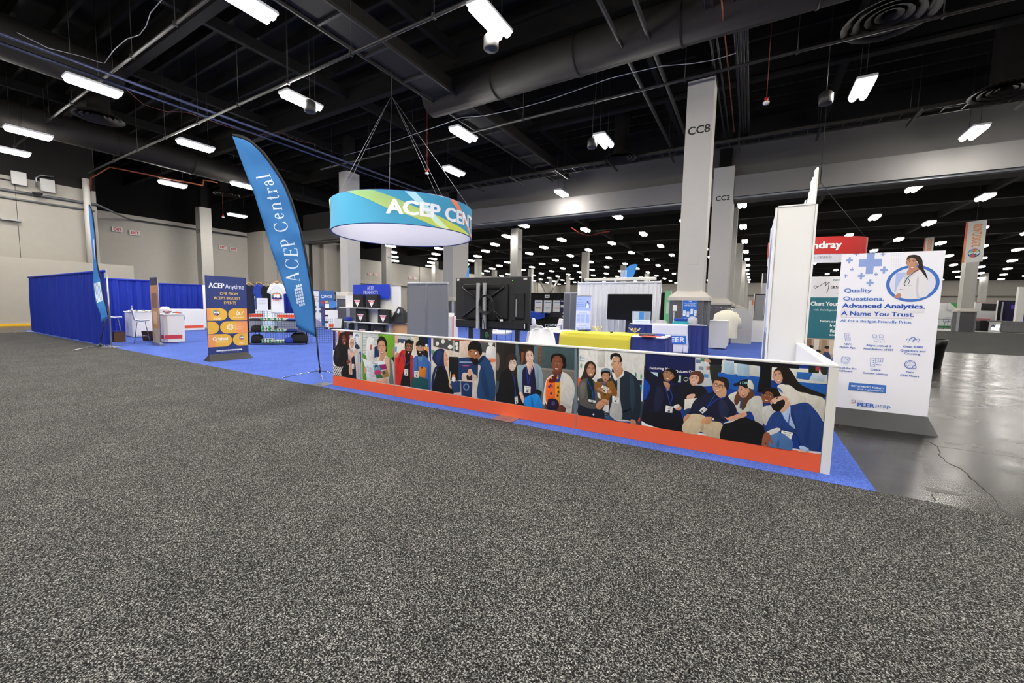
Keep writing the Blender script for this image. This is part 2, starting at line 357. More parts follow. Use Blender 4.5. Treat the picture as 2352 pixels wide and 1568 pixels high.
# ================================================================ the setting
def carpet(name, stops, scale, mottle, rough=.95, bump=.5):
    m = mat(name, '444444', rough, spec=.1); nt = m.node_tree; b = nt.nodes['Principled BSDF']
    tc = nt.nodes.new('ShaderNodeTexCoord'); n = nt.nodes.new('ShaderNodeTexNoise'); n.inputs['Scale'].default_value = scale; n.inputs['Detail'].default_value = 3; n.inputs['Roughness'].default_value = .85
    r = nt.nodes.new('ShaderNodeValToRGB'); e = r.color_ramp.elements
    e[0].position, e[0].color = stops[0][0], (*lin(stops[0][1]), 1); e[1].position, e[1].color = stops[-1][0], (*lin(stops[-1][1]), 1)
    for p, c in stops[1:-1]: q = e.new(p); q.color = (*lin(c), 1)
    n2 = nt.nodes.new('ShaderNodeTexNoise'); n2.inputs['Scale'].default_value = 1.6; n2.inputs['Detail'].default_value = 6
    n5 = nt.nodes.new('ShaderNodeTexNoise'); n5.inputs['Scale'].default_value = scale*.36; n5.inputs['Detail'].default_value = 1
    m5 = nt.nodes.new('ShaderNodeMapRange'); m5.inputs['From Min'].default_value = .3; m5.inputs['From Max'].default_value = .7; m5.inputs['To Min'].default_value = 1-mottle*3.2; m5.inputs['To Max'].default_value = 1+mottle*3.2
    x5 = nt.nodes.new('ShaderNodeMix'); x5.data_type = 'RGBA'; x5.blend_type = 'MULTIPLY'; x5.inputs['Factor'].default_value = 1
    mr = nt.nodes.new('ShaderNodeMapRange'); mr.inputs['From Min'].default_value = .35; mr.inputs['From Max'].default_value = .65; mr.inputs['To Min'].default_value = 1-mottle; mr.inputs['To Max'].default_value = 1+mottle
    mx = nt.nodes.new('ShaderNodeMix'); mx.data_type = 'RGBA'; mx.blend_type = 'MULTIPLY'; mx.inputs['Factor'].default_value = 1
    L = nt.links.new
    L(tc.outputs['Object'], n.inputs['Vector']); L(tc.outputs['Object'], n2.inputs['Vector']); L(n.outputs['Fac'], r.inputs['Fac']); L(n2.outputs['Fac'], mr.inputs['Value'])
    L(r.outputs['Color'], mx.inputs['A']); L(mr.outputs['Result'], mx.inputs['B']); L(tc.outputs['Object'], n5.inputs['Vector']); L(n5.outputs['Fac'], m5.inputs['Value']); L(mx.outputs['Result'], x5.inputs['A']); L(m5.outputs['Result'], x5.inputs['B']); L(x5.outputs['Result'], b.inputs['Base Color'])
    bp = nt.nodes.new('ShaderNodeBump'); bp.inputs['Strength'].default_value = bump; bp.inputs['Distance'].default_value = .004
    L(n.outputs['Fac'], bp.inputs['Height']); L(bp.outputs['Normal'], b.inputs['Normal']); return m
greyc = carpet('grey_speckled_carpet', [(.38, '050505'), (.46, '181818'), (.53, '343433'), (.61, '8e8d89')], 125, .12, bump=.22)
bluecp = carpet('blue_booth_carpet', [(.35, '2f417f'), (.5, '475fab'), (.65, '6079ca')], 130, .07, bump=.25)
# polished concrete
conc = mat('polished_concrete', '77736c', .22, spec=.3); nt = conc.node_tree; b = nt.nodes['Principled BSDF']; L = nt.links.new
tc = nt.nodes.new('ShaderNodeTexCoord'); n1 = nt.nodes.new('ShaderNodeTexNoise'); n1.inputs['Scale'].default_value = .9; n1.inputs['Detail'].default_value = 8; n1.inputs['Distortion'].default_value = .6
r1 = nt.nodes.new('ShaderNodeValToRGB'); r1.color_ramp.elements[0].position = .3; r1.color_ramp.elements[0].color = (*lin('1a1917'), 1); r1.color_ramp.elements[1].position = .7; r1.color_ramp.elements[1].color = (*lin('2b2926'), 1)
n3 = nt.nodes.new('ShaderNodeTexNoise'); n3.inputs['Scale'].default_value = 2.2; n3.inputs['Detail'].default_value = 5
mr = nt.nodes.new('ShaderNodeMapRange'); mr.inputs['To Min'].default_value = .13; mr.inputs['To Max'].default_value = .36
n4 = nt.nodes.new('ShaderNodeTexNoise'); n4.inputs['Scale'].default_value = 6; bp = nt.nodes.new('ShaderNodeBump'); bp.inputs['Strength'].default_value = .02; bp.inputs['Distance'].default_value = .01
for q in (n1, n3, n4): L(tc.outputs['Object'], q.inputs['Vector'])
L(n1.outputs['Fac'], r1.inputs['Fac']); L(r1.outputs['Color'], b.inputs['Base Color']); L(n3.outputs['Fac'], mr.inputs['Value']); L(mr.outputs['Result'], b.inputs['Roughness']); L(n4.outputs['Fac'], bp.inputs['Height']); L(bp.outputs['Normal'], b.inputs['Normal'])

fl = MB().use(conc).box(-60, -25, -.2, 80, 130, 0).build('floor'); struct(fl)
crk = MB().use(mat('crack_dirt', '24201c', .9))
def crackline(pts, w, wob=.015):
    P = []
    for i in range(len(pts)-1):
        a, b_ = Vector(pts[i]), Vector(pts[i+1]); n = max(2, int((b_-a).length/.045))
        for k in range(n): q = a.lerp(b_, k/n); P.append((q.x+random.uniform(-wob, wob), q.y+random.uniform(-wob, wob)))
    P.append(pts[-1])
    for i in range(len(P)-1):
        ww = w*random.uniform(.4, 1.3); q = _st(P[i], P[i+1], ww); crk.add([(x, y, .0012) for x, y in q], [(0, 1, 2, 3)])
crackline([(1.898, 6.607), (1.940, 6.399), (1.837, 6.003), (1.817, 5.740), (1.871, 5.563), (1.835, 5.145), (1.820, 4.767), (1.766, 4.563), (1.805, 4.471)], .012, .008)
crackline([(1.940, 6.399), (2.269, 6.400), (2.590, 6.381), (3.3, 6.2)], .006, .004)
crackline([(1.058, 6.276), (1.741, 6.408), (1.924, 6.405)], .004, .002)
crackline([(4.279, 14.763), (4.274, 13.210), (4.280, 12.399), (6.5, 12.5)], .012, .004)
crackline([(1.401, 4.642), (1.383, 4.484)], .012, .006)
c_ = crk.build('floor_cracks', fl, label='dark cracks in the concrete')
MB().use(mat('floor_tape', '55534f', .8)).add([(*q, .0015) for q in ((1.403, 4.812), (1.394, 4.695), (1.605, 4.728), (1.606, 4.804))], [(0, 1, 2, 3)]).build('floor_patch', fl, label='grey tape patch on the concrete')
tag(MB().use(greyc).box(-26.5, -20, 0, 40, 4.42, .006).build('aisle_carpet'), 'grey speckled carpet covering the wide aisle in the foreground', 'carpet')
tag(MB().use(greyc).box(1.9, 23.4, 0, 60, 55, .006).build('aisle_carpet'), 'grey carpet strip beyond the polished concrete at the right', 'carpet')
tag(MB().use(bluecp).box(-27.9, 4.42, 0, 1.0, 23.4, .008).build('booth_carpet'), 'blue carpet of the booth behind the low photo wall', 'carpet')
tag(MB().use(mat('white_vinyl_floor', 'b9b6b0', .3)).box(14, 55, 0, 60, 62, .006).build('booth_floor'), 'pale floor strip under the far right booths', 'floor covering')

# walls: grey paint up to 8.2 m, black above, on the left wall in place of the duct's shade
def wall(name, x0, y0, x1, y1, zt=8.3, mt=None):
    m = MB().use(mt or wallm).box(x0, y0, 0, x1, y1, zt).use(blackm).box(x0, y0, zt, x1, y1, 12)
    return struct(m.build(name))
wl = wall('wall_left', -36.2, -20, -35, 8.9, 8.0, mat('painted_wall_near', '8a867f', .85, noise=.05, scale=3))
wall('wall_recess', -45.2, 8.9, -44, 22, mt=mat('painted_wall_recess', 'c8c4bc', .85, noise=.05, scale=3))
wall('wall_return', -45.2, 22, -41, 23.2)
wall('wall_side', -42.4, 23.2, -41.2, 31)
wall('wall_back', -53, 31, -52, 118)
wall('wall_far', -53, 118, 80, 119.2, 8.6)
wall('wall_right', 78, 20, 79, 118, 8.6)
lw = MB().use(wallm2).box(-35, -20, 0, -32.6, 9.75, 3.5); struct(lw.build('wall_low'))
struct(MB().use(mat('yellow_kerb_paint', 'd8a800', .6)).box(-32.6, -20, 0, -32.52, 9.75, .11).build('trim_1'))
# panel joints, ledges and soffit lines on the far walls
t = MB().use(mat('joint_dark', '2a2826', .9))  # one dark colour for wall joints and soffit lines
for y in (26.8,): t.box(-41.2, y, 0, -41.17, y+.35, 9)
for y in (38, 46.5, 55, 64, 73, 82, 92, 102): t.box(-52, y, 0, -51.97, y+.06, 8.3)
struct(t.build('trim_2'))
t = MB().use(capm).box(-52, 38, 4.6, -51.7, 118, 5.1).use(mat('joint_dark')).box(-52, 38, 4.5, -51.74, 118, 4.6); struct(t.build('trim_3'))
t = MB().use(capm)
for y0 in (28.2, 30.3): t.box(-41.2, y0, 0, -40.7, y0+.35, 8.1)
struct(t.build('trim_4'))
struct(MB().use(wallm2).box(-53, 117.6, 5.4, 80, 118, 5.7).use(mat('joint_dark')).box(-53, 117.7, 5.3, 80, 118, 5.4).build('trim_5'))
t = MB().use(mat('joint_dark')); t.box(-35, 5.21, 7.73, -34.9, 5.66, 7.73+.05); t.use(galv).box(-35, 5.10, 5.59, -34.7, 5.82, 5.59+.06)
t.use(mat('joint_dark')).box(-35, 5.71, 3.5, -34.99, 5.71+.02, 8); struct(t.build('trim_7'))
# vertical pipe on the left wall
tag(MB().use(colm).cyl(-34.8, 8.45, 3.5, 8.6, .16).build('wall_pipe'), 'thick beige vertical pipe rising above the low wall at left', 'pipe')

# the long beam and the wall over it
bm = mat('beam_paint', '787674', .7, noise=.03, scale=2)
struct(MB().use(bm).box(-52, 25.6, 7.71, 78, 27.4, 8.8).use(galv).box(-52, 25.75, 7.62, 78, 26.1, 7.71).use(mat('upper_bulkhead_shade', '5e5c5b', .8)).box(-52, 26.2, 8.8, 78, 27.0, 10.6).use(blackm).box(-52, 26.2, 10.6, 78, 27, 12).build('wall_beam'))  # wall over the beam: its shade is put into the darker grey
# ceiling deck, corrugated, and joists
m = MB().use(deckm).box(-60, -25, 11.9, 80, 130, 12.1)
m.use(blackm)
y = -15
while y < 25: m.box(-50, y, 11.45, 30, y+.12, 11.9); y += 1.0
struct(m.build('ceiling'))
m = MB().use(blackm)
for y in (-6, .4, 6.6, 12.8, 19): m.box(-50, y, 10.5, 50, y+.3, 10.62); m.box(-50, y+.12, 10.6, 50, y+.18, 11.3); m.box(-50, y, 11.3, 50, y+.3, 11.45)
for x in (-36, -29.6, -23.2, -16.8, -10.4, -4, 2.4, 8.8, 15.2): m.box(x, -15, 10.9, x+.2, 26, 11.3)
for y in range(34, 117, 9): m.box(-52, y, 9.9, 78, y+.4, 10.9)
for x in range(-46, 70, 10): m.box(x, 28, 10.3, x+.3, 117, 10.8)
struct(m.build('trim_6'))

# ---------------------------------------------------------------- columns
def column(x, y, sx, sy, code, label, zt=9.33, capz=(1.84, 1.95, 2.19), baseo=.2):
    T = thing('structural_column', label, 'column', (x, y, 0), 0, 'grey painted columns of the hall')
    X, Y = sx/2, sy/2; bx, by = X+baseo, Y+baseo; c = .14
    SH = MB().use(colm).box(-X, -Y, capz[2]-.02, X, Y, zt).build('shaft', T)
    MB().use(blackm).box(-X*.6, -Y*.6, zt, X*.6, Y*.6, 11.45).build('steel_core', T)
    e = .05; z0, z1, z2 = capz
    A = [(-bx-e, -by-e), (bx+e, -by-e), (bx+e, by+e), (-bx-e, by+e)]; B = [(-X, -Y), (X, -Y), (X, Y), (-X, Y)]
    vs_ = [(*p, z0) for p in A]+[(*p, z1) for p in A]+[(*p, z2) for p in B]
    fs = [(0, 3, 2, 1), (8, 9, 10, 11)]+[(k*4+i, k*4+(i+1) % 4, k*4+4+(i+1) % 4, k*4+4+i) for k in (0, 1) for i in range(4)]
    MB().use(capm).add(vs_, fs).build('cap', T)
    oct_ = [(-bx+c, -by), (bx-c, -by), (bx, -by+c), (bx, by-c), (bx-c, by), (-bx+c, by), (-bx, by-c), (-bx, -by+c)]
    w = MB().use(wains).hprism(oct_, 0, z0); w.use(mat('wainscot_joint', '3b3a3d', .8))
    for z in (.45, .9, 1.35): w.box(-bx+c, -by-.004, z, bx-c, by+.004, z+.01); w.box(-bx-.004, -by+c, z, bx+.004, by-c, z+.01)
    WA = w.build('wainscot', T)
    for px, py in ((1, -1), (-1, -1), (1, 1), (-1, 1)):
        g = MB().use(guard); a = Vector((px*(bx-c), py*by)); b_ = Vector((px*bx, py*(by-c)))
        o = Vector((px, py))*.006
        g.hprism([tuple(a+o*.2), tuple(a+o*1.6), tuple(b_+o*1.6), tuple(b_+o*.2)], 0, z0)
        if label.startswith('nearest'):
            g.use(mat('guard_dark', '2c2d30', .5))
            for k in range(46):
                for j in range(3):
                    q0 = a.lerp(b_, .12+.3*j)+o*1.8; q1 = a.lerp(b_, .3+.3*j)+o*1.8; z = .03+k*.039
                    g.add([(q0.x, q0.y, z), (q1.x, q1.y, z+.012), (q1.x, q1.y, z+.03), (q0.x, q0.y, z+.018)], [(0, 1, 2, 3)])
        g.build('corner_guard', WA)
    if code:
        A_ = Art(); fz = 7.55 if x > -10 else 7.2
        A_.text(code, 0, fz, .26 if len(code) < 4 else .2, '141414', 1.2, 'c'); A_.build('painted_code', SH, *(((X+.002, 0, 0), pi/2) if x < -10 and code != 'CCA' else ((0, -Y-.002, 0), 0)))
    return T
C8 = column(-1.94, 16.1, .845, .9, 'CC8', 'nearest tall column in the booth, painted CC8 near the top')
MB().use(colm).box(-.1, -.46, 0, .22, -.44, .3).build('access_box', C8, (0, 0, 3.1))
column(-1.74, 26.5, 1.0, 2.0, 'CC2', 'wide column painted CC2 where the beam meets, behind the nearest column')
column(-21.5, 16.7, .72, .9, '', 'tall column left of the round hanging sign, behind the product shelves', capz=(1.75, 1.95, 2.2), baseo=.25)
column(-21.05, 26.5, 1.0, 2.0, '', 'column half hidden behind the right side of the round hanging sign')
column(-40.75, 16.95, .8, .85, 'CCA', 'leftmost column, between the exit signs on the left wall')
FC = 'column of the far hall '
for x, y, code, lab in ((-39.95, 36.4, 'CB74', 'below the middle of the round hanging sign'), (-58, 1, 0, 0), (-21.05, 36.3, 'CB73', 'rising just right of the black screen back'),
    (-1.75, 36.1, '', 'third in the receding row beside the nearest column'), (-1.7, 54.8, '', 'fourth in the receding row beside the nearest column'), (-1.6, 73.4, '', 'fifth in the receding row beside the nearest column'), (-1.5, 92, '', 'sixth in the receding row'), (-1.4, 110, '', 'last in the receding row, against the far wall'),
    (-20.6, 55.1, '', 'above the left end of the white drape'), (-20.5, 74.3, '', 'behind the small blue feather flag tip'), (-20.4, 93, '', 'small one right of the feather flag tip'),
    (-40.05, 56.4, '', 'small one between round sign and black screen'), (-39.9, 74.9, '', 'thin one right of the black screen'), (-39.5, 93.9, '', 'thin one left of the white drape'),
    (17.3, 54.6, '', 'at the right carrying the upright aisle number banner'), (16.9, 72.6, '', 'hidden behind top of the large white upright banner'), (16.6, 91.5, '', 'far one near the right banner'), (36.6, 73.5, '', 'far right one beyond the numbered aisle banner'), (36.2, 108, '', 'farthest at the right'),
    (-49.9, 56.8, '', 'half column beside the back wall, left of the round sign edge'), (-48.9, 75, '', 'thin one beside the back wall'), (-48.3, 102.5, '', 'with diagonal braces near the back wall')):
    if code == 0: continue
    column(x, y, .85, .9, code, FC+lab)
# diagonal braces
for s in (-1, 1):
    tag(MB().use(colm).tube([(-48.3+s*.5, 101.3, 5.2), (-48.3+s*3.2, 101.3, 9.6)], .28, 4).build('diagonal_brace'), 'pale diagonal brace, %s of the V in the far hall' % ('left arm' if s < 0 else 'right arm'), 'brace')

# ---------------------------------------------------------------- ceiling lights
def light_proto():
    T = thing('ceiling_light', 'x', 'ceiling light', (0, 0, 8.5), 0)
    H_ = MB().use(mat('lamp_housing', 'c8cace', .5)).rbox(-.25, -.68, -.03, .25, .68, .07, .02).build('housing', T)
    for s in (-1, 1):
        MB().use(lens).tube([(s*.13, -.64, -.05), (s*.13, -.6, -.05), (s*.13, .6, -.05), (s*.13, .64, -.05)], [.06, .1, .1, .06], 14).build('lens', H_)
    w = MB().use(darkst)
    for s in (-1, 1): w.tube([(0, s*.5, .07), (0, s*.5, 3.45)], .008, 4)
    w.build('suspension_wire', T); return T
near = [(-19.13, 4.99), (-13.91, 8.90), (-5.93, 8.74), (-10.55, 13.72), (-5.73, 16.97), (-22.07, 9.01), (-27.00, 4.92), (-31.13, 4.99), (-30.56, 11.19), (-26.84, 13.35), (-13.77, 17.12), (-36.53, 17.59), (-10.43, 23.35), (2.54, 16.84), (6.89, 22.72), (-10.64, 5.44)]
nl = ['long one below the twin conduits at upper left', 'right of centre-left, over the tall feather flag', 'largest and brightest one at the top middle', 'hung from cross rails over the round sign', 'over the beam left of the tallest column', 'left of the feather flag tip', 'at far left with visible hanger brackets', 'at the left picture edge', 'close to the left column top', 'partly hidden by the tall feather flag', 'just over the round hanging sign', 'small one low between left column and flag', 'right against the long beam, casting a pool of light on it', 'alone over the right half of the hall', 'near the beam at the far right', 'cut off by the top edge at left']
LP = light_proto(); first = True
for p, lab in zip(near, nl):
    o = LP if first else dup(LP)
    k_ = 1.035 if lab.startswith(('right against', 'near the beam')) else 1
    o.location = (p[0]*k_, p[1]*k_, 8.5 if k_ == 1 else 8.75); o['label'] = 'suspended twin-lens ceiling light, '+lab; first = False
for x, y in ((2.4, 8.8), (2.4, .8), (-5.8, .8), (-13.9, .8), (-22, .8), (10.5, .8), (10.5, 8.8), (-30, .8), (-1.8, -3.2), (-9.9, -3.2), (-18, -3.2), (6.4, -3.2), (-5.8, -7.3), (2.4, -7.3), (-13.9, -7.3), (10.5, 16.8), (14.6, 22.7), (18.6, 16.8), (6.5, 4.9), (-1.9, 4.9)):
    dup(LP, (x, y, 8.5), label='suspended twin-lens ceiling light outside the picture', group='ceiling lights outside the picture')
for o in LP.children: pass
# far hall: checkerboard, copies too small to show parts
m = MB().use(mat('lamp_housing')).box(-.24, -.66, 0, .24, .66, .07).use(lens_far)
for s in (-1, 1): m.tube([(s*.13, -.66, -.06), (s*.13, -.6, -.06), (s*.13, .6, -.06), (s*.13, .66, -.06)], [.06, .12, .12, .06], 8)
FL = m.build('ceiling_light'); firstf = True
for i in range(-10, 15):
    for j in range(0, 21):
        x, y = -9.1+4.075*i, 30.9+4.05*j
        if (i+j) % 2 or y > 114 or x < -50: continue
        if x > 3+y*.62 or x < -1.3*y+2: continue
        if firstf: o = FL; firstf = False
        else: o = FL.copy(); COL.objects.link(o)
        o.location = (x+random.uniform(-.1, .1), y, 8.5)
        tag(o, 'small bright ceiling light in the far hall beyond the beam', 'ceiling light', 'ceiling lights of the far hall')

# ---------------------------------------------------------------- services under the ceiling
def duct(name, pts, r, label, seams=True, mt=ductm, cat='duct'):
    m = MB().use(mt).tube(pts, r, 20)
    if seams:
        a, b_ = Vector(pts[0]), Vector(pts[-1]); n = int((b_-a).length/3.0)
        for k in range(1, n):
            q = a.lerp(b_, k/n); d = (b_-a).normalized()*.04; m.tube([q-d, q+d], r+.025, 20)
    return tag(m.build(name), label, cat)
P1, P2 = Vector((-10.92, 13.47, 9.60)), Vector((-1.85, 13.21, 9.60))
duct('air_duct', [(P1.x-1, P2.y*.5+P1.y*.5, 9.9), (30, P2.y*.5+P1.y*.5, 9.9)], .62, 'big round black duct running left to right above the tallest column')
m = MB().use(ductm); q = Vector((-10.86, 12.34, 9.90)); 
m.box(q.x-.5, -4, 9.6, q.x+.5, 24.2, 10.1); m.use(darkst)
for k in range(14): m.box(q.x-.6, 1+k*1.7, 9.52, q.x+.6, 1.08+k*1.7, 9.6)
m.box(q.x-.62, -4, 9.5, q.x-.56, 24.2, 9.6); m.box(q.x+.56, -4, 9.5, q.x+.62, 24.2, 9.6)
tag(m.build('air_duct'), 'long rectangular black duct receding from top centre-left towards the beam', 'duct')
q = Vector((-28.09, 5.05, 9.00)); duct('air_duct', [(q.x, -8, 9.3), (q.x, 24, 9.3)], .6, 'round black duct receding along the left wall')
q2 = Vector((-22.08, 3.80, 9.60)); duct('air_duct', [(q2.x, -10, 10.1), (q2.x, 6.5, 10.1)], .7, 'large dim duct in the top left corner')
def conduit(pts, r, label, mt=darkst, name='conduit'): return tag(MB().use(mt).tube(pts, r, 8).build(name), label, 'conduit')
cm = mat('blue_grey_conduit', '4a5070', .45, .5)
for i, (px, py) in enumerate(((540,290),(540,276))):
    pass
xa, xb = -19.44, -18.80
conduit([(xa, -4, 8.9), (xa, 25, 8.9)], .05, 'lower one of the twin blue-grey conduits receding from the upper left', cm)
conduit([(xb, -4, 8.9), (xb, 25, 8.9)], .05, 'upper one of the twin blue-grey conduits receding from the upper left', cm)
for k, (px, py, z, r, a) in enumerate(((470,270,8.7,.04,'crossing over the long light at left'), (1130,690,0,0,0))):
    pass
def xpipe(y, z, x0, x1, r, label, hang=True, mt=darkst):
    m = MB().use(mt).tube([(x0, y, z), (x1, y, z)], r, 8)
    if hang:
        x = x0+1
        while x < x1: m.tube([(x, y, z), (x, y, 11.9)], .012, 4); m.box(x-.03, y-.06, z-.06, x+.03, y+.06, z+.06); x += 3.1
    return tag(m.build('sprinkler_pipe'), label, 'pipe')
xpipe(8.12, 8.6, -33, 14, .045, 'thin black sprinkler pipe crossing above the left aisle, nearest')
xpipe(15.16, 9.2, -22, 24, .05, 'sprinkler pipe crossing behind the round duct')
xpipe(5.51, 9.2, -34, 14, .045, 'dark pipe crossing near the top left of the picture')
# ribbed cable ladder in front of the beam
m = MB().use(darkst); yl = 22.2; zl = 9.3
for dy in (-.35, .35): m.box(-26, yl+dy-.03, zl, 30, yl+dy+.03, zl+.1)
x = -26
while x < 30: m.box(x, yl-.35, zl+.02, x+.05, yl+.35, zl+.06); x += .6
for k, (dy, r) in enumerate(((-.2, .06), (-.05, .05), (.1, .07), (.22, .04))):
    m.tube([(-26+i*1.4, yl+dy+.02*sin(i+k), zl+.16+.03*sin(i*1.7+k)) for i in range(41)], r, 6)
x = -25
while x < 30: m.box(x, yl-.9, zl-.14, x+.07, yl+.9, zl-.05); m.tube([(x, yl-.5, zl), (x, yl-.5, 11.4)], .012, 4); m.tube([(x, yl+.5, zl), (x, yl+.5, 11.4)], .012, 4); x += 3.0
tag(m.build('cable_ladder'), 'black cable ladder with hanging brackets in front of the beam', 'cable ladder')
# pipes running away at upper right of centre
for k, px in enumerate((1625, 1650, 1700, 1712, 1724)):
    pass
xs = [-1.58,-1.40,-0.91,-0.81,-0.72,-0.62]
for k, x in enumerate(xs): conduit([(x, -2, 9.7), (x, 21.6, 9.7), (x, 22.1, 9.5)], .05 if k > 1 else .03, ['thin', 'second thin', 'first thick', 'second thick', 'third thick', 'last thick'][k]+' conduit of the bundle receding past the tallest column top', mat('conduit_brown', '181513', .5))
xc = -1.14
conduit([(xc, 2, 9.4), (xc, 21, 9.4)], .02, 'thin copper-coloured line beside the conduit bundle', mat('copper', 'b0684a', .35, .9))
# two steel channels receding over the middle right
xs = [-3.91,-3.10]
for k, x in enumerate(xs):
    conduit([(x, 0, 9.5), (x, 21.6, 9.5)], .07, ('left' if k == 0 else 'right')+' one of two steel pipes receding over the middle lights')
# round ceiling diffusers
def diffuser(x, y, z, r, label, drop=.5):
    T = thing('air_diffuser', label, 'air diffuser', (x, y, z), 0, 'round black ceiling diffusers')
    for k, f_ in enumerate((1.0, .74, .5, .3)):
        MB().use(ductm).lathe([(r*f_, 0), (r*(f_-.13), .05), (r*(f_-.15), .13)], 36, (0, 0, .03*k)).build('cone_ring', T)
    MB().use(ductm).lathe([(r*.95, .06), (r*.45, .3), (r*.45, 11.35-z)], 30).build('neck', T); return T
diffuser(2.64, 14.69, 9.20, 1.00, 'large ringed black diffuser at the top right')
diffuser(-23.69, 6.28, 8.90, 0.80, 'black diffuser below the twin conduits at upper left')
diffuser(-6.30, 21.39, 9.20, 0.80, 'small black diffuser just left of the tallest column')
diffuser(6.91, 20.64, 9.00, 0.90, 'black diffuser cut off at the right picture edge')
diffuser(-32.58, 15.03, 9.00, 0.80, 'small diffuser behind the tall feather flag')
# copper pipe run at the left
m = MB().use(mat('copper_dull', '8a4c30', .45, .7)); z = 8.6
m.tube([(-37.00, 8.05, 8.00), (-34.92, 8.66, 8.00), (-34.16, 8.53, 8.60), (-30.40, 8.35, 8.60), (-29.81, 12.45, 8.60), (-29.18, 12.24, 8.80), (-29.00, 12.91, 8.80)], .05, 8)
tag(m.build('copper_pipe'), 'copper-brown pipe bending along the left wall under the ceiling', 'pipe')
# galvanised pipes along the left wall
conduit([(-34.85, -5, 7.2), (-34.85, 8.9, 7.2), (-43.8, 13, 7.9), (-43.8, 21.9, 7.9)], .07, 'bright galvanised pipe running along the top of the left wall', galv)
conduit([(-34.9, -5, 6.8), (-34.9, 8.8, 6.8)], .05, 'thinner galvanised pipe beside the bright one on the left wall', galv)
# pendant speakers, detectors, wires
def speaker(x, y, z, label):
    T = thing('pendant_speaker', label, 'ceiling speaker', (x, y, z), 0, 'black pendant speakers')
    MB().use(mat('speaker_black', '242424', .5)).lathe([(0, 0), (.16, 0), (.19, .03), (.19, .3), (.12, .38), (0, .38)], 24).build('body', T)
    MB().use(mat('grille', '3a3b3d', .6, .3)).lathe([(0, -.01), (.14, -.01), (.15, 0)], 24).build('grille', T.children[0]); MB().use(darkst).tube([(0, 0, .38), (0, 0, 11.9-z)], .01, 4).build('rod', T)
speaker(-6.12, 9.06, 8.00, 'black pendant speaker under the brightest ceiling light')
speaker(1.60, 16.35, 8.00, 'black pendant speaker left of the right-hand light')
speaker(-13.46, 8.91, 8.00, 'black pendant speaker under the light beside the feather flag')
speaker(-6.00, 16.33, 8.00, 'small pendant speaker left of the light before the beam')
def detector(x, y, z, label):
    T = thing('smoke_detector', label, 'smoke detector', (x, y, z), 0, 'white hanging detectors')
    MB().use(white).lathe([(0, 0), (.06, 0), (.09, .03), (.09, .07), (0, .08)], 20).build('body', T); MB().use(mat('red_paint', 'b01c14', .5)).tube([(0, 0, .07), (0, 0, .2)], .05, 12).build('collar', T)
    MB().use(mat('red_conduit', '6a1812', .6)).tube([(0, 0, .2), (0, 0, 11.9-z)], .014, 6).build('stem', T)
detector(-13.49, 14.77, 7.60, 'white and red detector hanging above the round sign')
detector(0.00, 15.02, 7.80, 'white and red detector hanging right of the tallest column')
detector(-32.87, 14.90, 7.40, 'small white and red detector near the left column')
def wire(pts, r, label, mt=None): return tag(MB().use(mt or mat('grey_wire', '9a9aa0', .5)).tube(pts, r, 5).build('hanging_cable'), label, 'cable')
wire([(-18.38,13.97,9.00),(-16.09,13.95,9.00),(-14.86,13.90,9.00),(-13.64,13.78,9.00),(-11.72,13.61,9.00),(-10.48,13.47,9.00),(-9.62,13.76,9.00),(-8.30,13.90,9.00),(-6.82,13.87,9.00),(-5.58,13.70,9.00),(-4.46,13.55,9.00),(-3.63,13.58,9.00),(-2.85,13.65,9.00),(-2.02,13.95,9.00),(-1.43,14.07,9.00),(-0.85,14.01,9.00)], .012, 'pale cable sagging across from the round sign to the tallest column')
wire([(-13.67,5.05,9.40),(-14.85,5.12,9.40),(-15.65,5.28,9.40),(-16.33,5.34,9.40),(-16.96,5.22,9.40),(-18.03,5.23,9.40),(-18.66,5.28,9.40),(-19.30,5.34,9.40),(-19.39,5.20,9.40),(-19.44,4.85,9.40),(-19.79,4.15,9.40),(-19.51,3.48,9.40)], .012, 'loose cable looping near the top left')
wire([(-19.31,5.86,8.80),(-20.19,6.61,8.80),(-20.14,7.25,8.80),(-19.45,7.70,8.80),(-19.46,9.08,8.80),(-19.23,10.18,8.80),(-18.04,10.46,8.80),(-18.18,11.53,8.80),(-17.84,11.99,8.80),(-18.77,12.69,8.80)], .012, 'reddish cable draped along the twin conduits', mat('red_wire', '4a201c', .6))
wire([(-14.21,34.13,8.60),(-14.58,36.98,8.60),(-14.32,38.64,8.60),(-13.24,38.08,8.60),(-12.40,37.47,8.60),(-11.79,37.50,8.60)], .05, 'red cable hanging in a loop below the beam', mat('bright_red_wire', 'a83a30', .6))
# suspended control box and antenna plates on the left wall
T = thing('wall_antenna', 'pair of white antenna panels with a camera under them, high on the left wall', 'antenna', (-34.7, 6.35, 7.51))
for s in (-1, 1): MB().use(mat('antenna_grey', '9a9a98', .5)).rbox(-.05, -.28+s*.52, -.02+.06*-s, .05, .28+s*.52, .68-.06*s, .02).build('antenna_panel', T)
MB().use(galv).tube([(0, .1, .1), (0, .1, .6), (-.05, .3, .8), (-.1, .8, .85)], .04, 8).build('conduit_arm', T); MB().use(black).lathe([(0, -.45), (.14, -.4), (.2, -.3), (.2, -.22), (0, -.2)], 20, (.1, .1, 0)).build('camera_dome', T)
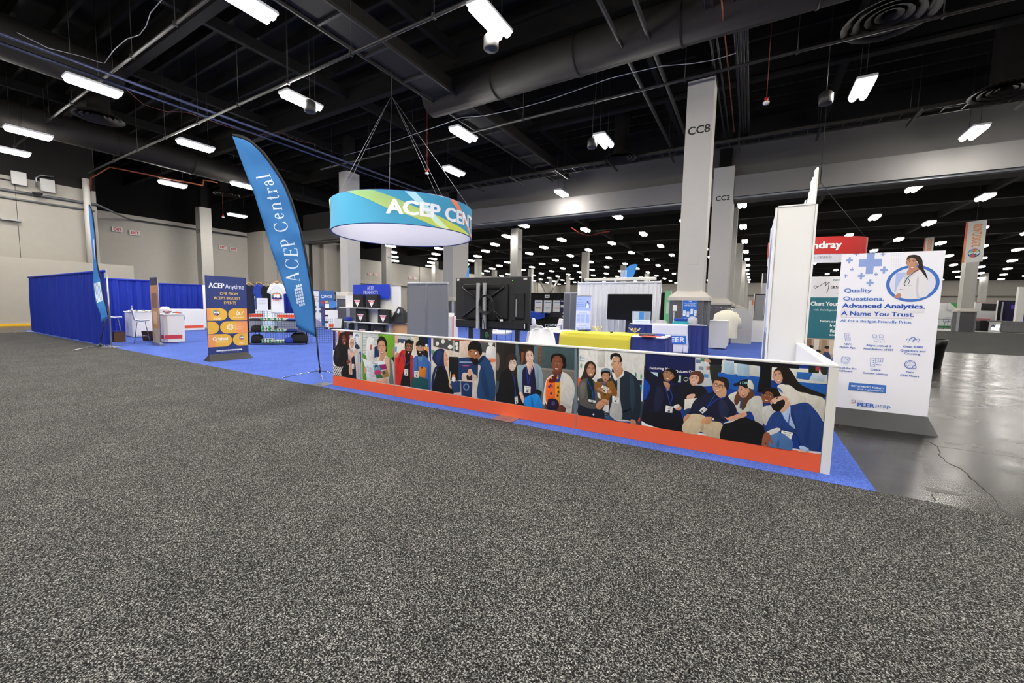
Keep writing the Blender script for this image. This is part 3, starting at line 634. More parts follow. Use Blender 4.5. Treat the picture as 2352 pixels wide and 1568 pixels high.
# exit signs
def exit_sign(x, y, z, rz, label):
    T = thing('exit_sign', label, 'exit sign', (x, y, z), rz, 'exit signs high on the walls')
    MB().use(mat('exit_case', 'd8d8d8', .5)).rbox(-.34, -.06, -.2, .34, .06, .2, .02).build('case', T)
    A = Art(); A.rect(-.31, -.17, .31, .17, 'f2e9e8'); A.text('EXIT', 0, -.1, .22, 'd4202c', 2, 'c', width=.5); A.build('sign_face', T, (0, -.063, 0))
exit_sign(-43.90, 12.27, 6.98, pi/2, 'exit sign nearer the pipe on the left wall')
exit_sign(-43.90, 13.32, 6.88, pi/2, 'exit sign second from the pipe on the left wall')
exit_sign(-43.90, 19.73, 6.58, pi/2, 'exit sign just right of the leftmost column')
exit_sign(-43.90, 20.67, 6.50, pi/2, 'exit sign closest to the corner behind the feather flag')
exit_sign(-51.90, 43.74, 6.14, pi/2, 'tiny exit sign above the product shelves, left of two')
exit_sign(-51.90, 44.94, 6.17, pi/2, 'tiny exit sign above the product shelves, right of two')
exit_sign(-51.90, 52.59, 6.16, pi/2, 'tiny exit sign above the grey panels, left of two')
exit_sign(-51.90, 53.77, 6.16, pi/2, 'tiny exit sign above the grey panels, right of two')
# ================================================================ the photo wall
PHOTOS=[[
(13,184,771,998),
('b9b6b3',0,[-9,1032,805,1069,789,160,-37,67]),
('2b2470',0,[13,1020,97,1024,86,635,3,643]),
('8f86d8','e',[30,954,6,0,0,-8]),
('8f86d8','e',[67,915,6,0,0,-8]),
('8f86d8','e',[38,860,6,0,0,-8]),
('8f86d8','e',[72,809,6,0,0,-8]),
('8f86d8','e',[25,752,6,0,0,-8]),
('8f86d8','e',[55,700,6,0,0,-8]),
('8f86d8','e',[45,887,6,0,0,-8]),
('8f86d8','e',[73,969,6,0,0,-8]),
('e9e7ea',0,[97,1024,169,1027,162,761,88,703]),
('8ea0d8',1,[106,957,147,960,139,813,110,798]),
('e0583c',0,[169,1014,214,1016,210,857,164,814]),
('571217',0,[339,1022,480,1015,472,651,330,640]),
('6f1a1e',0,[383,1024,407,1025,411,646,375,643]),
('2c2c30',0,[480,1015,576,1014,570,936,478,938]),
('e7ebf0',0,[568,1007,785,1005,779,648,560,657]),
('6f90d0','e',[648,801,12,1,0,-17]),
('3a62b8','e',[632,814,10,-3,-11,-16]),
('6f90d0','e',[621,835,7,-5,-19,-12]),
('3a62b8','e',[616,861,3,-7,-24,-6]),
('6f90d0','e',[617,890,-2,-8,-25,1]),
('3a62b8','e',[624,917,-7,-7,-20,8]),
('6f90d0','e',[636,939,-10,-4,-12,14]),
('3a62b8','e',[652,952,-11,-1,-2,16]),
('6f90d0','e',[670,957,-11,2,9,16]),
('3a62b8','e',[687,951,-8,5,18,13]),
('6f90d0','e',[702,935,-4,7,23,7]),
('2a3550',1,[609,764,668,794,724,759,742,722,666,704,618,726]),
('2c5590',0,[722,669,779,673,776,468,735,516]),
('e4e0da',0,[3,643,126,652,325,428,339,163,-11,152]),
('3b3838','e',[30,350,17,2,0,-11]),
('3b3838','e',[85,348,17,2,0,-11]),
('3b3838','e',[139,346,17,2,0,-11]),
('3b3838','e',[193,345,16,2,0,-11]),
('3b3838','e',[246,343,16,2,0,-11]),
('3b3838','e',[299,341,16,2,0,-11]),
('3b3838','e',[55,320,17,2,0,-11]),
('3b3838','e',[109,318,17,2,0,-11]),
('3b3838','e',[163,316,17,2,0,-11]),
('3b3838','e',[217,315,16,2,0,-11]),
('3b3838','e',[270,313,16,2,0,-11]),
('3b3838','e',[323,312,16,2,0,-11]),
('3b3838','e',[29,284,17,2,0,-11]),
('3b3838','e',[83,283,17,2,0,-11]),
('3b3838','e',[137,282,17,2,0,-11]),
('3b3838','e',[191,280,17,2,0,-11]),
('3b3838','e',[244,279,16,2,0,-11]),
('3b3838','e',[297,277,16,2,0,-11]),
('3b3838','e',[53,254,17,2,0,-11]),
('3b3838','e',[107,253,17,2,0,-11]),
('3b3838','e',[161,252,17,2,0,-11]),
('3b3838','e',[215,250,16,2,0,-11]),
('3b3838','e',[268,249,16,2,0,-11]),
('3b3838','e',[321,248,16,2,0,-11]),
('3b3838','e',[27,219,17,2,0,-11]),
('3b3838','e',[81,218,17,2,0,-11]),
('3b3838','e',[136,217,17,2,0,-11]),
('3b3838','e',[189,215,17,2,0,-11]),
('3b3838','e',[243,214,16,2,0,-11]),
('3b3838','e',[296,213,16,2,0,-11]),
('3b3838','e',[51,189,17,2,0,-11]),
('3b3838','e',[106,188,17,2,0,-11]),
('3b3838','e',[160,187,17,2,0,-11]),
('3b3838','e',[213,186,16,2,0,-11]),
('3b3838','e',[267,184,16,2,0,-11]),
('3b3838','e',[319,183,16,2,0,-11]),
('241c1c',1,[191,915,227,964,318,984,388,959,415,856,423,752,454,623,448,544,329,587,200,724,142,760,177,842]),
('171518',1,[99,717,181,769,272,755,412,699,452,557,427,509,496,495,495,443,405,422,385,393,242,360,98,360,33,429,18,509,53,619]),
('28262b',1,[127,692,169,708,197,590,153,466,100,435,82,554]),
('0e0d10',1,[325,401,524,406,601,374,665,179,242,186]),
('7d4630','f',[329,847,60,6,8,-91],'g'),
('241c1c',1,[259,847,252,925,308,968,378,958,401,907,373,938,317,939,280,907]),
('c8c8cc',1,[600,696,666,696,732,644,750,517,759,189,648,190,601,374]),
('aeaeb2',1,[684,628,706,617,715,281,687,227]),
('b9b9bd',1,[431,680,478,671,483,521,443,517]),
('121733',1,[519,563,598,589,641,193,520,209]),
('efe8e2','e',[538,798,78,5,-2,-107]),
('e3b9a4',1,[447,685,490,652,538,629,627,688,665,675,630,623,602,580,551,565,522,498,541,264,497,248,446,267,458,440,495,548,434,621]),
('cf9d88',1,[498,561,523,550,513,274,486,271,481,442]),
('e0b49b','f',[542,796,56,2,-6,-83],'g'),
('e6e6e2',0,[532,438,595,439,593,355,535,352]),
('7d8088',0,[542,428,586,428,586,422,542,421]),
('8d9098',0,[549,406,580,406,580,399,549,399]),
('55585c',0,[556,387,574,387,575,361,556,361]),
('7d4630','e',[440,467,55,5,-1,-34]),
('dcae95','e',[676,433,35,3,0,-26]),
],[
(800,190,1563,996),
('c9ced2',0,[786,1055,1599,1093,1593,153,768,54]),
('5d9a3c',0,[800,1005,819,1006,813,650,918,595,903,185,786,172]),
('50565c',0,[818,968,1204,974,1204,970,818,963]),
('50565c',0,[818,923,1203,937,1203,933,818,918]),
('50565c',0,[817,877,1203,900,1203,896,817,872]),
('50565c',0,[816,831,1203,863,1202,859,816,826]),
('50565c',0,[815,786,1202,826,1202,822,815,780]),
('50565c',0,[814,740,1202,789,1202,785,814,735]),
('50565c',0,[814,694,1201,752,1201,748,814,689]),
('50565c',0,[813,648,1201,715,1201,711,813,643]),
('50565c',0,[812,602,1200,677,1200,674,812,597]),
('78b636',0,[1199,1013,1582,1033,1579,612,1409,574,1273,833,1199,976]),
('68a52e',0,[1199,1013,1275,1017,1352,911,1198,939]),
('e8e9ec',1,[915,531,912,810,936,906,1006,935,1078,914,1106,835,1105,523]),
('d0694c',1,[1004,803,1041,806,1051,769,1029,723,999,727,993,771]),
('1c3466',0,[1103,772,1202,804,1217,607,1101,572]),
('b98a5e',1,[1513,752,1572,792,1571,660,1521,680]),
('17191c',1,[1495,605,1571,648,1570,539,1511,582]),
('211815',1,[1174,861,1203,925,1260,961,1330,954,1381,913,1404,842,1407,769,1400,720,1375,669,1271,661,1194,779]),
('c8c9c6',1,[1091,556,1185,612,1253,625,1392,646,1469,603,1565,539,1585,176,1087,193]),
('dab596',1,[1167,553,1252,585,1392,633,1474,579,1467,334,1160,302]),
('c89a7c',1,[1232,658,1379,718,1396,634,1340,568,1234,559]),
('6a6e68',1,[1460,578,1495,591,1535,366,1551,190,1449,209,1467,383]),
('b98f74','e',[1216,473,4,0,0,-6]),
('b98f74','e',[1240,435,4,0,0,-6]),
('b98f74','e',[1264,398,4,0,0,-6]),
('b98f74','e',[1290,479,4,0,0,-6]),
('b98f74','e',[1314,442,3,0,0,-6]),
('b98f74','e',[1338,405,3,0,0,-6]),
('b98f74','e',[1363,486,3,0,0,-6]),
('b98f74','e',[1387,449,3,0,0,-6]),
('b98f74','e',[1411,412,3,0,0,-6]),
('e8e6e4',0,[1189,541,1239,617,1217,623,1166,547]),
('e8e6e4',0,[1337,552,1390,640,1367,645,1314,557]),
('d9a384','f',[1283,778,92,13,18,-126],'d'),
('211815',1,[1181,827,1196,902,1256,955,1335,947,1388,901,1401,817,1390,792,1370,839,1339,884,1273,894,1224,877,1195,838]),
('dfe3ea',0,[806,560,1033,510,1156,241,903,234,872,400]),
('9aa0ae',0,[892,432,1046,427,1050,419,895,425]),
('9aa0ae',0,[902,412,1057,407,1060,400,906,404]),
('9aa0ae',0,[913,391,1067,388,1071,381,917,384]),
('9aa0ae',0,[924,371,1078,369,1082,362,928,363]),
('9aa0ae',0,[935,350,1089,350,1092,343,938,343]),
('9aa0ae',0,[946,329,1099,331,1103,324,949,322]),
('9aa0ae',0,[956,309,1110,312,1113,305,960,302]),
('9aa0ae',0,[967,288,1120,293,1124,286,971,281]),
('9aa0ae',0,[978,268,1131,274,1135,267,982,260]),
('dbe7ef',0,[1033,510,1343,561,1455,306,1156,239]),
('4aa0c4',0,[1061,458,1216,482,1268,388,1103,357]),
('20202a','e',[1148,444,39,4,0,-30]),
('c89478','e',[1153,424,27,3,0,-25]),
('b93a72',1,[1100,356,1152,395,1250,386,1271,339,1121,308]),
('8c2462',0,[1212,485,1374,509,1404,426,1261,400]),
('9a7a3c',0,[1261,385,1408,424,1453,308,1305,273]),
('33415e',0,[1294,378,1355,394,1376,349,1311,335]),
('2a6a44',0,[1121,308,1271,334,1305,273,1159,242]),
('1d4a3a','t',[1047,480,33,0,1],'Critical'),
('d09a80','e',[874,355,37,4,-1,-54]),
('d09a80',1,[1302,267,1372,285,1420,243,1406,198,1353,186,1287,216]),
('d9a88c',1,[1159,229,1266,238,1318,201,1159,194]),
],[
(1585,194,2351,999),
('e6e1d8',0,[1548,1031,2379,1073,2383,156,1541,48]),
('e9b89a',0,[1585,997,1656,996,1651,867,1584,865]),
('3c4a62',0,[1651,947,2001,933,1993,880,1651,876]),
('c8ccd2',0,[1656,1001,1922,1003,1985,932,1656,947]),
('f4f2ee','e',[1700,873,20,1,0,-17]),
('f4f2ee','e',[1791,893,19,1,0,-17]),
('f4f2ee','e',[1906,886,19,1,0,-16]),
('52a0cc',0,[1587,808,1634,814,1623,730,1587,733]),
('d8c9a2',0,[2001,1008,2094,1007,2001,741]),
('18202e',0,[2094,1001,2305,1004,2298,854,2094,852]),
('2540a8',0,[2294,995,2350,1010,2351,609,2314,719]),
('ef9a4c',0,[2223,847,2294,848,2291,695,2224,735]),
('f6f4ef','e',[2258,877,24,2,0,-23]),
('15110f',1,[2198,779,2239,802,2284,774,2295,661,2247,645,2193,721]),
('c92e28',1,[1583,651,1671,710,1753,772,1826,769,1858,706,2001,657,1976,169,1579,175]),
('8f1a1a',1,[1716,719,1737,715,1670,548,1644,377,1634,376,1662,571]),
('0e0e12',1,[1810,703,1938,678,1921,168,1706,178,1793,488,1826,609]),
('a82320',1,[1919,664,1946,659,1962,209,1924,192]),
('17120f',1,[1804,844,1820,913,1891,948,1957,926,1976,867,1966,785,1816,774]),
('a46e52','f',[1893,813,76,1,-11,-116],'gb'),
('17120f',1,[1804,832,1814,906,1887,946,1960,922,1974,861,1938,876,1875,884,1826,869]),
('3a3a78',0,[1737,719,1821,524,1836,529,1753,724]),
('3a3a78',0,[1835,523,1984,660,1973,667,1823,530]),
('e6e6e2',0,[1796,469,1877,472,1873,367,1792,366]),
('7d8088',0,[1808,457,1864,459,1864,451,1807,449]),
('8d9098',0,[1815,431,1855,432,1855,424,1815,422]),
('55585c',0,[1822,408,1846,409,1845,379,1821,377]),
('c88a72',1,[1586,673,1630,722,1679,702,1654,655,1596,631]),
('3f68ae',1,[1979,576,2001,669,2079,710,2246,708,2321,629,2359,564,2360,176,2278,206,2000,319]),
('184e52',1,[1966,351,2140,376,2247,358,2307,342,2302,201,1962,185]),
('2f5494',1,[2277,602,2307,582,2338,219,2302,209]),
('cf7a26',0,[2113,541,2259,532,2235,372,2106,380]),
('3c2f26',0,[2149,535,2189,533,2186,513,2146,515]),
('5d87a8',1,[2072,677,2140,613,2186,675,2155,695]),
('cf9a80','f',[2132,829,76,2,-8,-110],'b'),
('141517',1,[2044,849,2054,909,2122,943,2195,929,2219,883,2213,851,2140,869,2078,860]),
('2a2f5c',0,[2063,688,2058,472,2074,473,2079,689]),
('e6e6e2',0,[2010,459,2106,462,2103,359,2007,358]),
('7d8088',0,[2024,447,2092,449,2091,441,2024,439]),
('8d9098',0,[2033,421,2081,423,2081,415,2033,413]),
('55585c',0,[2042,399,2071,400,2070,370,2041,369]),
],[
(2359,187,3522,1007),
('d9ccc0',0,[2335,1037,3532,1102,3551,149,2339,-23]),
('4c4e50',0,[2394,998,2893,1011,2887,814,2792,828,2394,872]),
('a8b0a8',0,[2765,1006,2807,1009,2806,824,2767,832]),
('6a9a72',1,[2359,813,2439,797,2395,737,2360,757]),
('e0603a',0,[2595,1005,3506,1017,3506,999,2952,983,2595,990]),
('e3cbbb',0,[2902,987,3071,990,3068,758,2904,756]),
('f7f6f2','e',[2474,917,32,2,0,-31]),
('f7f6f2','e',[2584,957,34,2,0,-35]),
('f7f6f2','e',[2710,1000,33,2,0,-22]),
('f7f6f2','e',[2720,883,44,3,0,-31]),
('f7f6f2','e',[2839,935,27,2,0,-30]),
('f7f6f2','e',[2846,876,27,2,0,-27]),
('515356',0,[3238,987,3506,988,3509,846,3240,846]),
('f5f5f2','e',[3432,977,37,2,1,-31]),
('e4e2e4',1,[3371,923,3507,932,3511,754,3374,742]),
('e58a60',1,[3342,760,3511,774,3511,733,3343,713]),
('2a2e3c',0,[3361,741,3435,747,3437,665,3363,668]),
('16181c',0,[2699,739,2877,748,2881,395,2702,397]),
('c9c7c0',1,[2360,564,2396,568,2441,391,2367,337]),
('1c3560',0,[2877,737,3229,782,3221,475,2959,414,2881,406]),
('8fa3c4',1,[2913,685,3114,698,3114,679,2913,664]),
('b0508c',1,[2961,641,3063,646,3063,630,2961,622]),
('d8c2b4',1,[2958,523,3051,532,3070,577,3109,591,3143,531,3194,515,3183,429,2959,414]),
('2a2226',1,[3025,492,3077,529,3123,497,3118,437,3039,429]),
('d9a78e','e',[3075,535,34,3,1,-56]),
('1f3a66',0,[2738,379,2919,399,2921,235,2749,202]),
('18305a',0,[2926,400,3131,407,3124,185,2935,182]),
('6a84ae','e',[3021,324,55,7,1,-54]),
('18305a','e',[3021,324,34,4,0,-35]),
('b9b7b6',0,[2770,205,2935,215,2935,171,2777,178]),
('e8e4e2','e',[2790,418,36,4,0,-42]),
('e88a50','e',[2790,468,28,3,0,-20]),
('16264e',1,[2378,679,2392,748,2460,823,2554,848,2619,830,2642,790,2611,732,2627,578,2677,483,2685,384,2599,531,2484,553,2426,412,2397,175,2362,182,2367,383,2425,548,2466,585,2410,631]),
('22386c',1,[2482,800,2540,821,2576,785,2555,694,2483,621,2439,684]),
('0d0d12',1,[2484,559,2598,575,2684,417,2756,281,2777,178,2397,186,2429,389]),
('d8a387',1,[2614,825,2645,803,2668,759,2682,727,2705,701,2685,683,2683,655,2671,635,2677,605,2644,588,2612,599,2603,720]),
('241610',1,[2645,759,2670,759,2668,750,2648,751]),
('f2ece6',1,[2660,668,2685,676,2680,658,2660,654]),
('e6c98a',0,[2726,521,2737,520,2716,298,2697,318]),
('cf987c',1,[2702,319,2741,312,2758,276,2735,262]),
('1f4672',1,[3211,686,3267,775,3329,803,3398,754,3468,647,3507,506,3516,180,3225,188,3237,435,3248,552,3269,649]),
('16345a',1,[3282,650,3320,633,3385,451,3425,289,3402,191,3299,357]),
('10233f',1,[3207,691,3304,801,3332,780,3256,690,3230,672]),
('a87250',1,[3049,842,3066,886,3163,914,3253,878,3279,817,3229,740,3179,667,3134,679,3101,719,3074,732,3082,760,3054,784]),
('1a120e',1,[3082,747,3126,763,3165,745,3210,759,3232,709,3199,658,3154,662,3121,694,3088,720]),
('100c0b',1,[3044,847,3052,930,3097,981,3181,1003,3248,980,3280,922,3289,829,3254,805,3225,855,3163,874,3099,875]),
('8a5638','e',[3187,831,26,2,1,-48]),
('f0f0f0','e',[3185,826,13,1,0,-19]),
('1a120e',1,[3066,841,3099,850,3104,842,3073,831]),
],[
(3525,186,4726,1003),
('3c4a4e',0,[3481,1060,4723,1132,4759,146,3502,-55]),
('2a2624',0,[3525,1002,3649,1005,3660,464,3536,471]),
('7a7068','e',[3547,739,36,3,2,-123]),
('241d1a',0,[3649,1000,3834,1002,3844,565,3659,546]),
('4a6070',0,[3828,996,3868,994,3904,888,3910,671,3836,684]),
('251c18',0,[3865,994,4108,995,4114,779,3907,770]),
('8a4a24',0,[3917,899,3962,893,3966,736,3921,742]),
('53707c',0,[4100,995,4164,994,4172,716,4107,729]),
('8a5630',0,[4164,999,4208,999,4202,700,4185,698]),
('6f4020',0,[4163,956,4210,957,4210,948,4163,946]),
('6f4020',0,[4164,903,4211,905,4211,895,4165,894]),
('6f4020',0,[4166,851,4213,853,4213,843,4166,841]),
('6f4020',0,[4167,798,4214,800,4214,790,4168,788]),
('6f4020',0,[4169,745,4216,747,4216,738,4169,735]),
('41555a',0,[4208,996,4663,1001,4671,708,4217,692]),
('6e6a66',0,[4217,706,4673,722,4692,173,4232,199]),
('8a8682',0,[4217,716,4669,731,4669,708,4217,692]),
('6b828e',0,[4663,1001,4696,1003,4719,182,4685,181]),
('33261f',1,[3612,520,3645,646,3681,690,3687,771,3717,834,3768,866,3828,851,3855,786,3863,717,3872,548,3823,503,3707,490]),
('121114',1,[3570,351,3599,549,3663,637,3726,664,3798,560,3845,545,3908,542,3897,491,3916,413,3963,320,3992,186,3532,185]),
('e6cfbf','f',[3785,728,62,3,-3,-92],''),
('33261f',1,[3702,732,3698,802,3746,846,3815,847,3848,795,3845,775,3816,787,3788,775,3759,777,3742,751,3724,674,3709,652]),
('1f3f9a',0,[3786,593,3817,501,3828,505,3797,597]),
('1f3f9a',0,[3817,502,3845,284,3857,286,3828,504]),
('e6e6e2',0,[3830,284,3876,300,3887,209,3839,188]),
('7d8088',0,[3838,275,3870,286,3871,279,3839,267]),
('8d9098',0,[3845,252,3868,260,3869,252,3846,244]),
('55585c',0,[3852,232,3865,237,3868,208,3854,204]),
('3a2c26',1,[3926,683,3952,774,3963,854,3971,908,4008,943,4063,949,4099,923,4110,856,4106,778,4062,764,3997,729,3983,659]),
('8fa6b4',1,[3863,707,3942,729,4008,750,4106,768,4203,734,4248,589,4254,455,4235,375,4170,396,3964,300,3900,362,3867,548]),
('788f9e',1,[4151,695,4173,687,4193,525,4180,426,4147,461]),
('17183a',1,[3944,655,3998,719,4096,748,4130,615,4150,364,4031,309,3963,320,3945,497]),
('e2bcaa',1,[4005,769,4094,787,4105,729,4050,607,4011,701]),
('ecc9b8','f',[4045,852,61,7,6,-95],''),
('3a2c26',1,[3971,815,3967,893,4003,940,4063,951,4104,918,4110,836,4101,845,4089,898,4058,923,4014,916,3989,875,3982,806]),
('1f3f9a',0,[3993,699,4025,466,4036,468,4004,701]),
('1f3f9a',0,[4036,467,4095,737,4084,738,4025,467]),
('e6e6e2',0,[3978,457,4073,452,4071,361,3976,363]),
('7d8088',0,[3992,445,4059,442,4059,434,3992,437]),
('8d9098',0,[4001,420,4049,418,4049,411,4001,413]),
('55585c',0,[4010,399,4039,398,4038,370,4010,371]),
('e2bcaa',1,[3901,342,3934,361,3987,273,3979,222,3949,238]),
('121114',1,[4163,434,4234,404,4219,363,4149,373]),
('1f86d8',1,[3984,288,4052,331,4149,369,4199,346,4236,268,4241,179,3989,191]),
('1668b4',1,[4075,315,4096,317,4122,193,4095,189]),
('120e0d','e',[4452,818,106,9,3,-105]),
('120e0d','e',[4531,786,32,3,2,-48]),
('d5d3cc',1,[4251,284,4274,496,4313,596,4394,657,4504,696,4605,655,4672,561,4683,433,4657,289,4641,175,4501,172,4271,244]),
('e8692a',1,[4296,537,4344,590,4477,604,4490,502,4489,246,4397,223,4296,296]),
('e09a2c',1,[4427,570,4480,567,4494,465,4483,274,4436,286,4421,437]),
('5a1422',1,[4325,545,4369,621,4445,639,4428,561,4377,541]),
('1c3f86',1,[4428,561,4451,630,4495,663,4487,596,4468,556]),
('3a2c7c','e',[4357,505,14,2,1,-17]),
('c04a28','e',[4378,489,14,2,1,-17]),
('3a1c4a','e',[4366,401,14,2,1,-17]),
('5a3a14','e',[4460,489,14,2,1,-17]),
('5a3a14','e',[4467,433,14,2,1,-17]),
('5a3a14','e',[4459,385,14,2,1,-17]),
('3a2c7c','e',[4337,484,15,2,1,-17]),
('e0a030','e',[4451,611,14,2,1,-17]),
('e0a030','e',[4365,602,14,2,1,-17]),
('1a1428',1,[4340,331,4464,323,4470,186,4313,191,4318,270]),
('4a3a6a','e',[4401,277,27,4,1,-29]),
('b8b6b0',1,[4500,371,4577,325,4643,259,4580,231,4508,268]),
('5a3020',1,[4450,188,4503,277,4575,235,4552,178,4481,178]),
('5a3020',1,[4281,260,4308,249,4315,192,4288,198]),
('6a3a28',1,[4387,699,4492,747,4505,673,4445,639,4389,642]),
('8a5038','f',[4436,788,76,3,-2,-102],''),
('120e0d',1,[4349,828,4361,890,4426,921,4507,906,4551,854,4531,797,4511,804,4499,859,4437,896,4387,878,4363,810]),
],[
(4703,175,5537,1002),
('dfdedb',0,[4669,1038,5512,1094,5557,146,4706,-3]),
('cfcdc8',0,[4951,1003,5041,1005,5050,800,4960,791]),
('e2603c',0,[4716,640,4779,646,4783,537,4720,530]),
('74a8cc','t',[4796,839,63,90,1],'IT'),
('7ab4a0','e',[4755,790,13,1,1,-31]),
('4a9a78',1,[5410,783,5423,750,5417,715,5403,731]),
('4a9a78',1,[5470,772,5483,739,5477,705,5463,720]),
('1c222c',0,[5416,690,5486,693,5485,638,5410,638]),
('2aa0b0',0,[5444,633,5489,639,5485,545,5456,541]),
('2c3a44',0,[4726,364,4809,357,5126,259,5130,152,4733,170]),
('2c3a44',0,[5428,443,5523,456,5537,168,5381,168]),
('8a98a4',0,[5033,316,5088,314,5090,309,5034,309]),
('8a98a4',0,[5034,291,5089,289,5091,284,5035,284]),
('8a98a4',0,[5035,266,5090,264,5092,259,5036,259]),
('8a98a4',0,[5036,241,5091,239,5093,234,5037,234]),
('8a98a4',0,[5037,216,5092,214,5094,209,5038,209]),
('c03c30',1,[5461,250,5482,262,5481,210,5463,216]),
('33271f',1,[4754,616,4771,673,4791,739,4803,808,4842,852,4895,856,4933,824,4944,763,4936,699,4892,641,4818,623]),
('55524f',1,[4724,419,4730,558,4775,628,4845,644,4915,639,4969,551,4978,435,5057,396,5043,291,4926,255,4792,290]),
('6e6b67',1,[4745,533,4781,592,4820,578,4816,431,4770,389]),
('10241f',1,[4838,626,4911,625,4944,376,4871,366]),
('141a2a',1,[4749,303,4887,277,5042,291,5046,176,4753,173]),
('dfe3e6','e',[4934,216,12,2,0,-12]),
('c08c70','f',[4879,752,52,2,-1,-79],''),
('33271f',1,[4814,723,4811,795,4847,845,4893,855,4933,820,4942,736,4930,770,4911,813,4875,831,4847,807,4828,751]),
('1f3f9a',0,[4834,632,4907,496,4916,501,4842,637]),
('1f3f9a',0,[4907,497,4920,386,4930,388,4916,499]),
('1f3f9a',0,[4930,387,4936,591,4926,591,4920,387]),
('e6e6e2',0,[4866,392,4955,388,4953,359,4867,365]),
('7d8088',0,[4880,389,4942,386,4942,384,4880,386]),
('8d9098',0,[4889,381,4934,379,4934,377,4889,379]),
('55585c',0,[4898,375,4925,374,4925,365,4898,367]),
('1c2836',1,[5114,221,5132,755,5170,772,5269,786,5355,764,5441,691,5478,561,5485,348,5446,217,5303,211,5110,203]),
('2a3a4c',1,[5348,725,5382,712,5415,527,5400,318,5371,401]),
('b9b9b6',1,[5134,233,5155,405,5204,500,5203,675,5177,724,5234,696,5244,470,5280,219]),
('e9e9e8',1,[5140,756,5185,725,5205,675,5180,655,5148,704]),
('e9e9e8',1,[5269,782,5280,735,5222,686,5228,730]),
('2c4a74',1,[5107,229,5145,226,5224,185,5380,202,5390,171,5108,170]),
('c8926e',1,[5163,793,5250,819,5265,768,5213,693,5172,733]),
('d7a482','f',[5190,852,57,3,1,-94],''),
('14100f',1,[5112,906,5116,954,5167,982,5223,967,5246,917,5247,887,5232,877,5224,924,5193,943,5142,932,5131,895,5121,894]),
('8a5a20',1,[4934,555,4947,611,5002,648,5091,658,5145,651,5187,577,5210,509,5192,454,5143,483,5106,407,5020,413,5009,475,4962,505]),
('6a4214',1,[5058,606,5085,600,5096,539,5064,446,5043,533]),
('3c3a34',1,[4965,649,5055,676,5143,686,5145,651,5057,632,4976,623]),
('15110f','e',[5064,726,58,6,3,-62]),
('c89070','f',[5065,693,44,2,-1,-60],'c'),
('7a8ea4',1,[5004,731,5015,774,5061,795,5108,788,5125,754,5087,763,5043,759]),
('15110f',1,[5007,707,5012,743,5060,761,5114,753,5121,719,5097,734,5052,736,5022,717]),
('2a5cb8',0,[5008,623,5045,583,5054,591,5016,631]),
('2a5cb8',0,[5054,584,5079,623,5070,628,5045,590]),
('e6e6e2',0,[5031,587,5119,558,5082,491,5002,517]),
('7d8088',0,[5041,574,5102,554,5100,548,5039,568]),
('8d9098',0,[5042,553,5086,539,5083,533,5040,547]),
('55585c',0,[5044,535,5071,526,5062,505,5035,514]),
('b07858','e',[5006,537,39,-3,-3,-20]),
('c08860','e',[5115,519,29,-10,-8,-20]),
('e6e6e2',0,[5154,476,5235,464,5236,388,5155,403]),
('7d8088',0,[5166,465,5223,458,5223,452,5166,460]),
('8d9098',0,[5175,446,5215,440,5215,434,5175,440]),
('55585c',0,[5183,429,5207,425,5208,404,5183,407]),
('c08a6a',1,[4959,333,4994,383,5056,423,5112,408,5114,364,5059,347,5025,297,4980,290]),
('a87256',1,[5021,396,5085,373,5083,369,5018,390]),
('a87256',1,[5041,391,5092,369,5091,365,5038,385]),
('a87256',1,[5061,387,5100,365,5098,361,5058,381]),
('a87256',1,[5081,382,5107,360,5106,356,5078,377]),
('b88464',1,[5383,229,5429,223,5441,191,5407,167,5381,176]),
],[
(5501,171,7138,1000),
('123a8e',0,[5450,1050,7200,1174,7275,114,5512,-277]),
('141c50',0,[5505,1010,6021,1004,6033,681,5522,652]),
('8ac83c',0,[5495,999,5507,1000,5511,837,5500,847]),
('f0f2f6','t',[5559,828,28,3,1],'Featuring Mo'),
('f0f2f6','t',[5828,819,27,4,1],'Quizzes On:'),
('b9d4e6',0,[5567,799,5651,799,5653,721,5571,721]),
('0e0f12',0,[5654,799,5737,799,5739,722,5658,722]),
('0e0f12',0,[5883,789,5962,789,5964,714,5887,714]),
('b9d4e6',0,[5810,790,5890,789,5892,714,5814,714]),
('c8ccd4','e',[5940,755,23,3,1,-23]),
('0e0f12','e',[5940,755,17,2,1,-17]),
('c9ced4',0,[6019,1003,6290,1006,6288,731,6033,681]),
('6a7aa0',0,[6025,976,6072,976,6074,940,6027,940]),
('3c8a58',0,[6071,995,6116,995,6118,959,6073,959]),
('8890a0',0,[6057,908,6103,908,6105,871,6059,871]),
('e0e4ea',0,[6109,973,6154,973,6156,937,6111,937]),
('d8dce4',0,[6053,815,6099,816,6101,779,6055,778]),
('a87c5c',0,[6130,914,6175,915,6177,878,6132,878]),
('e8c8b0',0,[6259,1006,6303,1006,6305,970,6261,970]),
('5a94d0',0,[6107,831,6153,831,6155,795,6109,794]),
('12151e',1,[6148,999,6277,998,6271,949,6251,918,6170,920]),
('262c2a',1,[6168,930,6263,937,6271,880,6242,756,6209,722,6177,800,6164,879]),
('c89070',1,[6104,980,6149,989,6168,960,6132,957]),
('d8d8d4',0,[6273,989,6386,991,6396,823,6274,830]),
('d2d4d2',0,[6378,979,6603,970,6611,846,6386,842]),
('1e5cb4',0,[6245,862,6376,861,6610,851,6612,693,6236,705]),
('a9c6dc',0,[6291,979,6378,974,6392,850,6302,853]),
('a4bfd4',0,[6409,970,6515,966,6521,844,6416,847]),
('dcdcd8',0,[6699,960,7131,974,7140,841,6708,828]),
('0c0d10',0,[6378,996,6919,999,6919,961,6704,957,6709,705,6595,698,6617,957,6380,971]),
('1a2418',0,[6990,995,7076,994,7070,934,6994,935]),
('a83a4a',1,[7044,993,7073,993,7071,959,7048,957]),
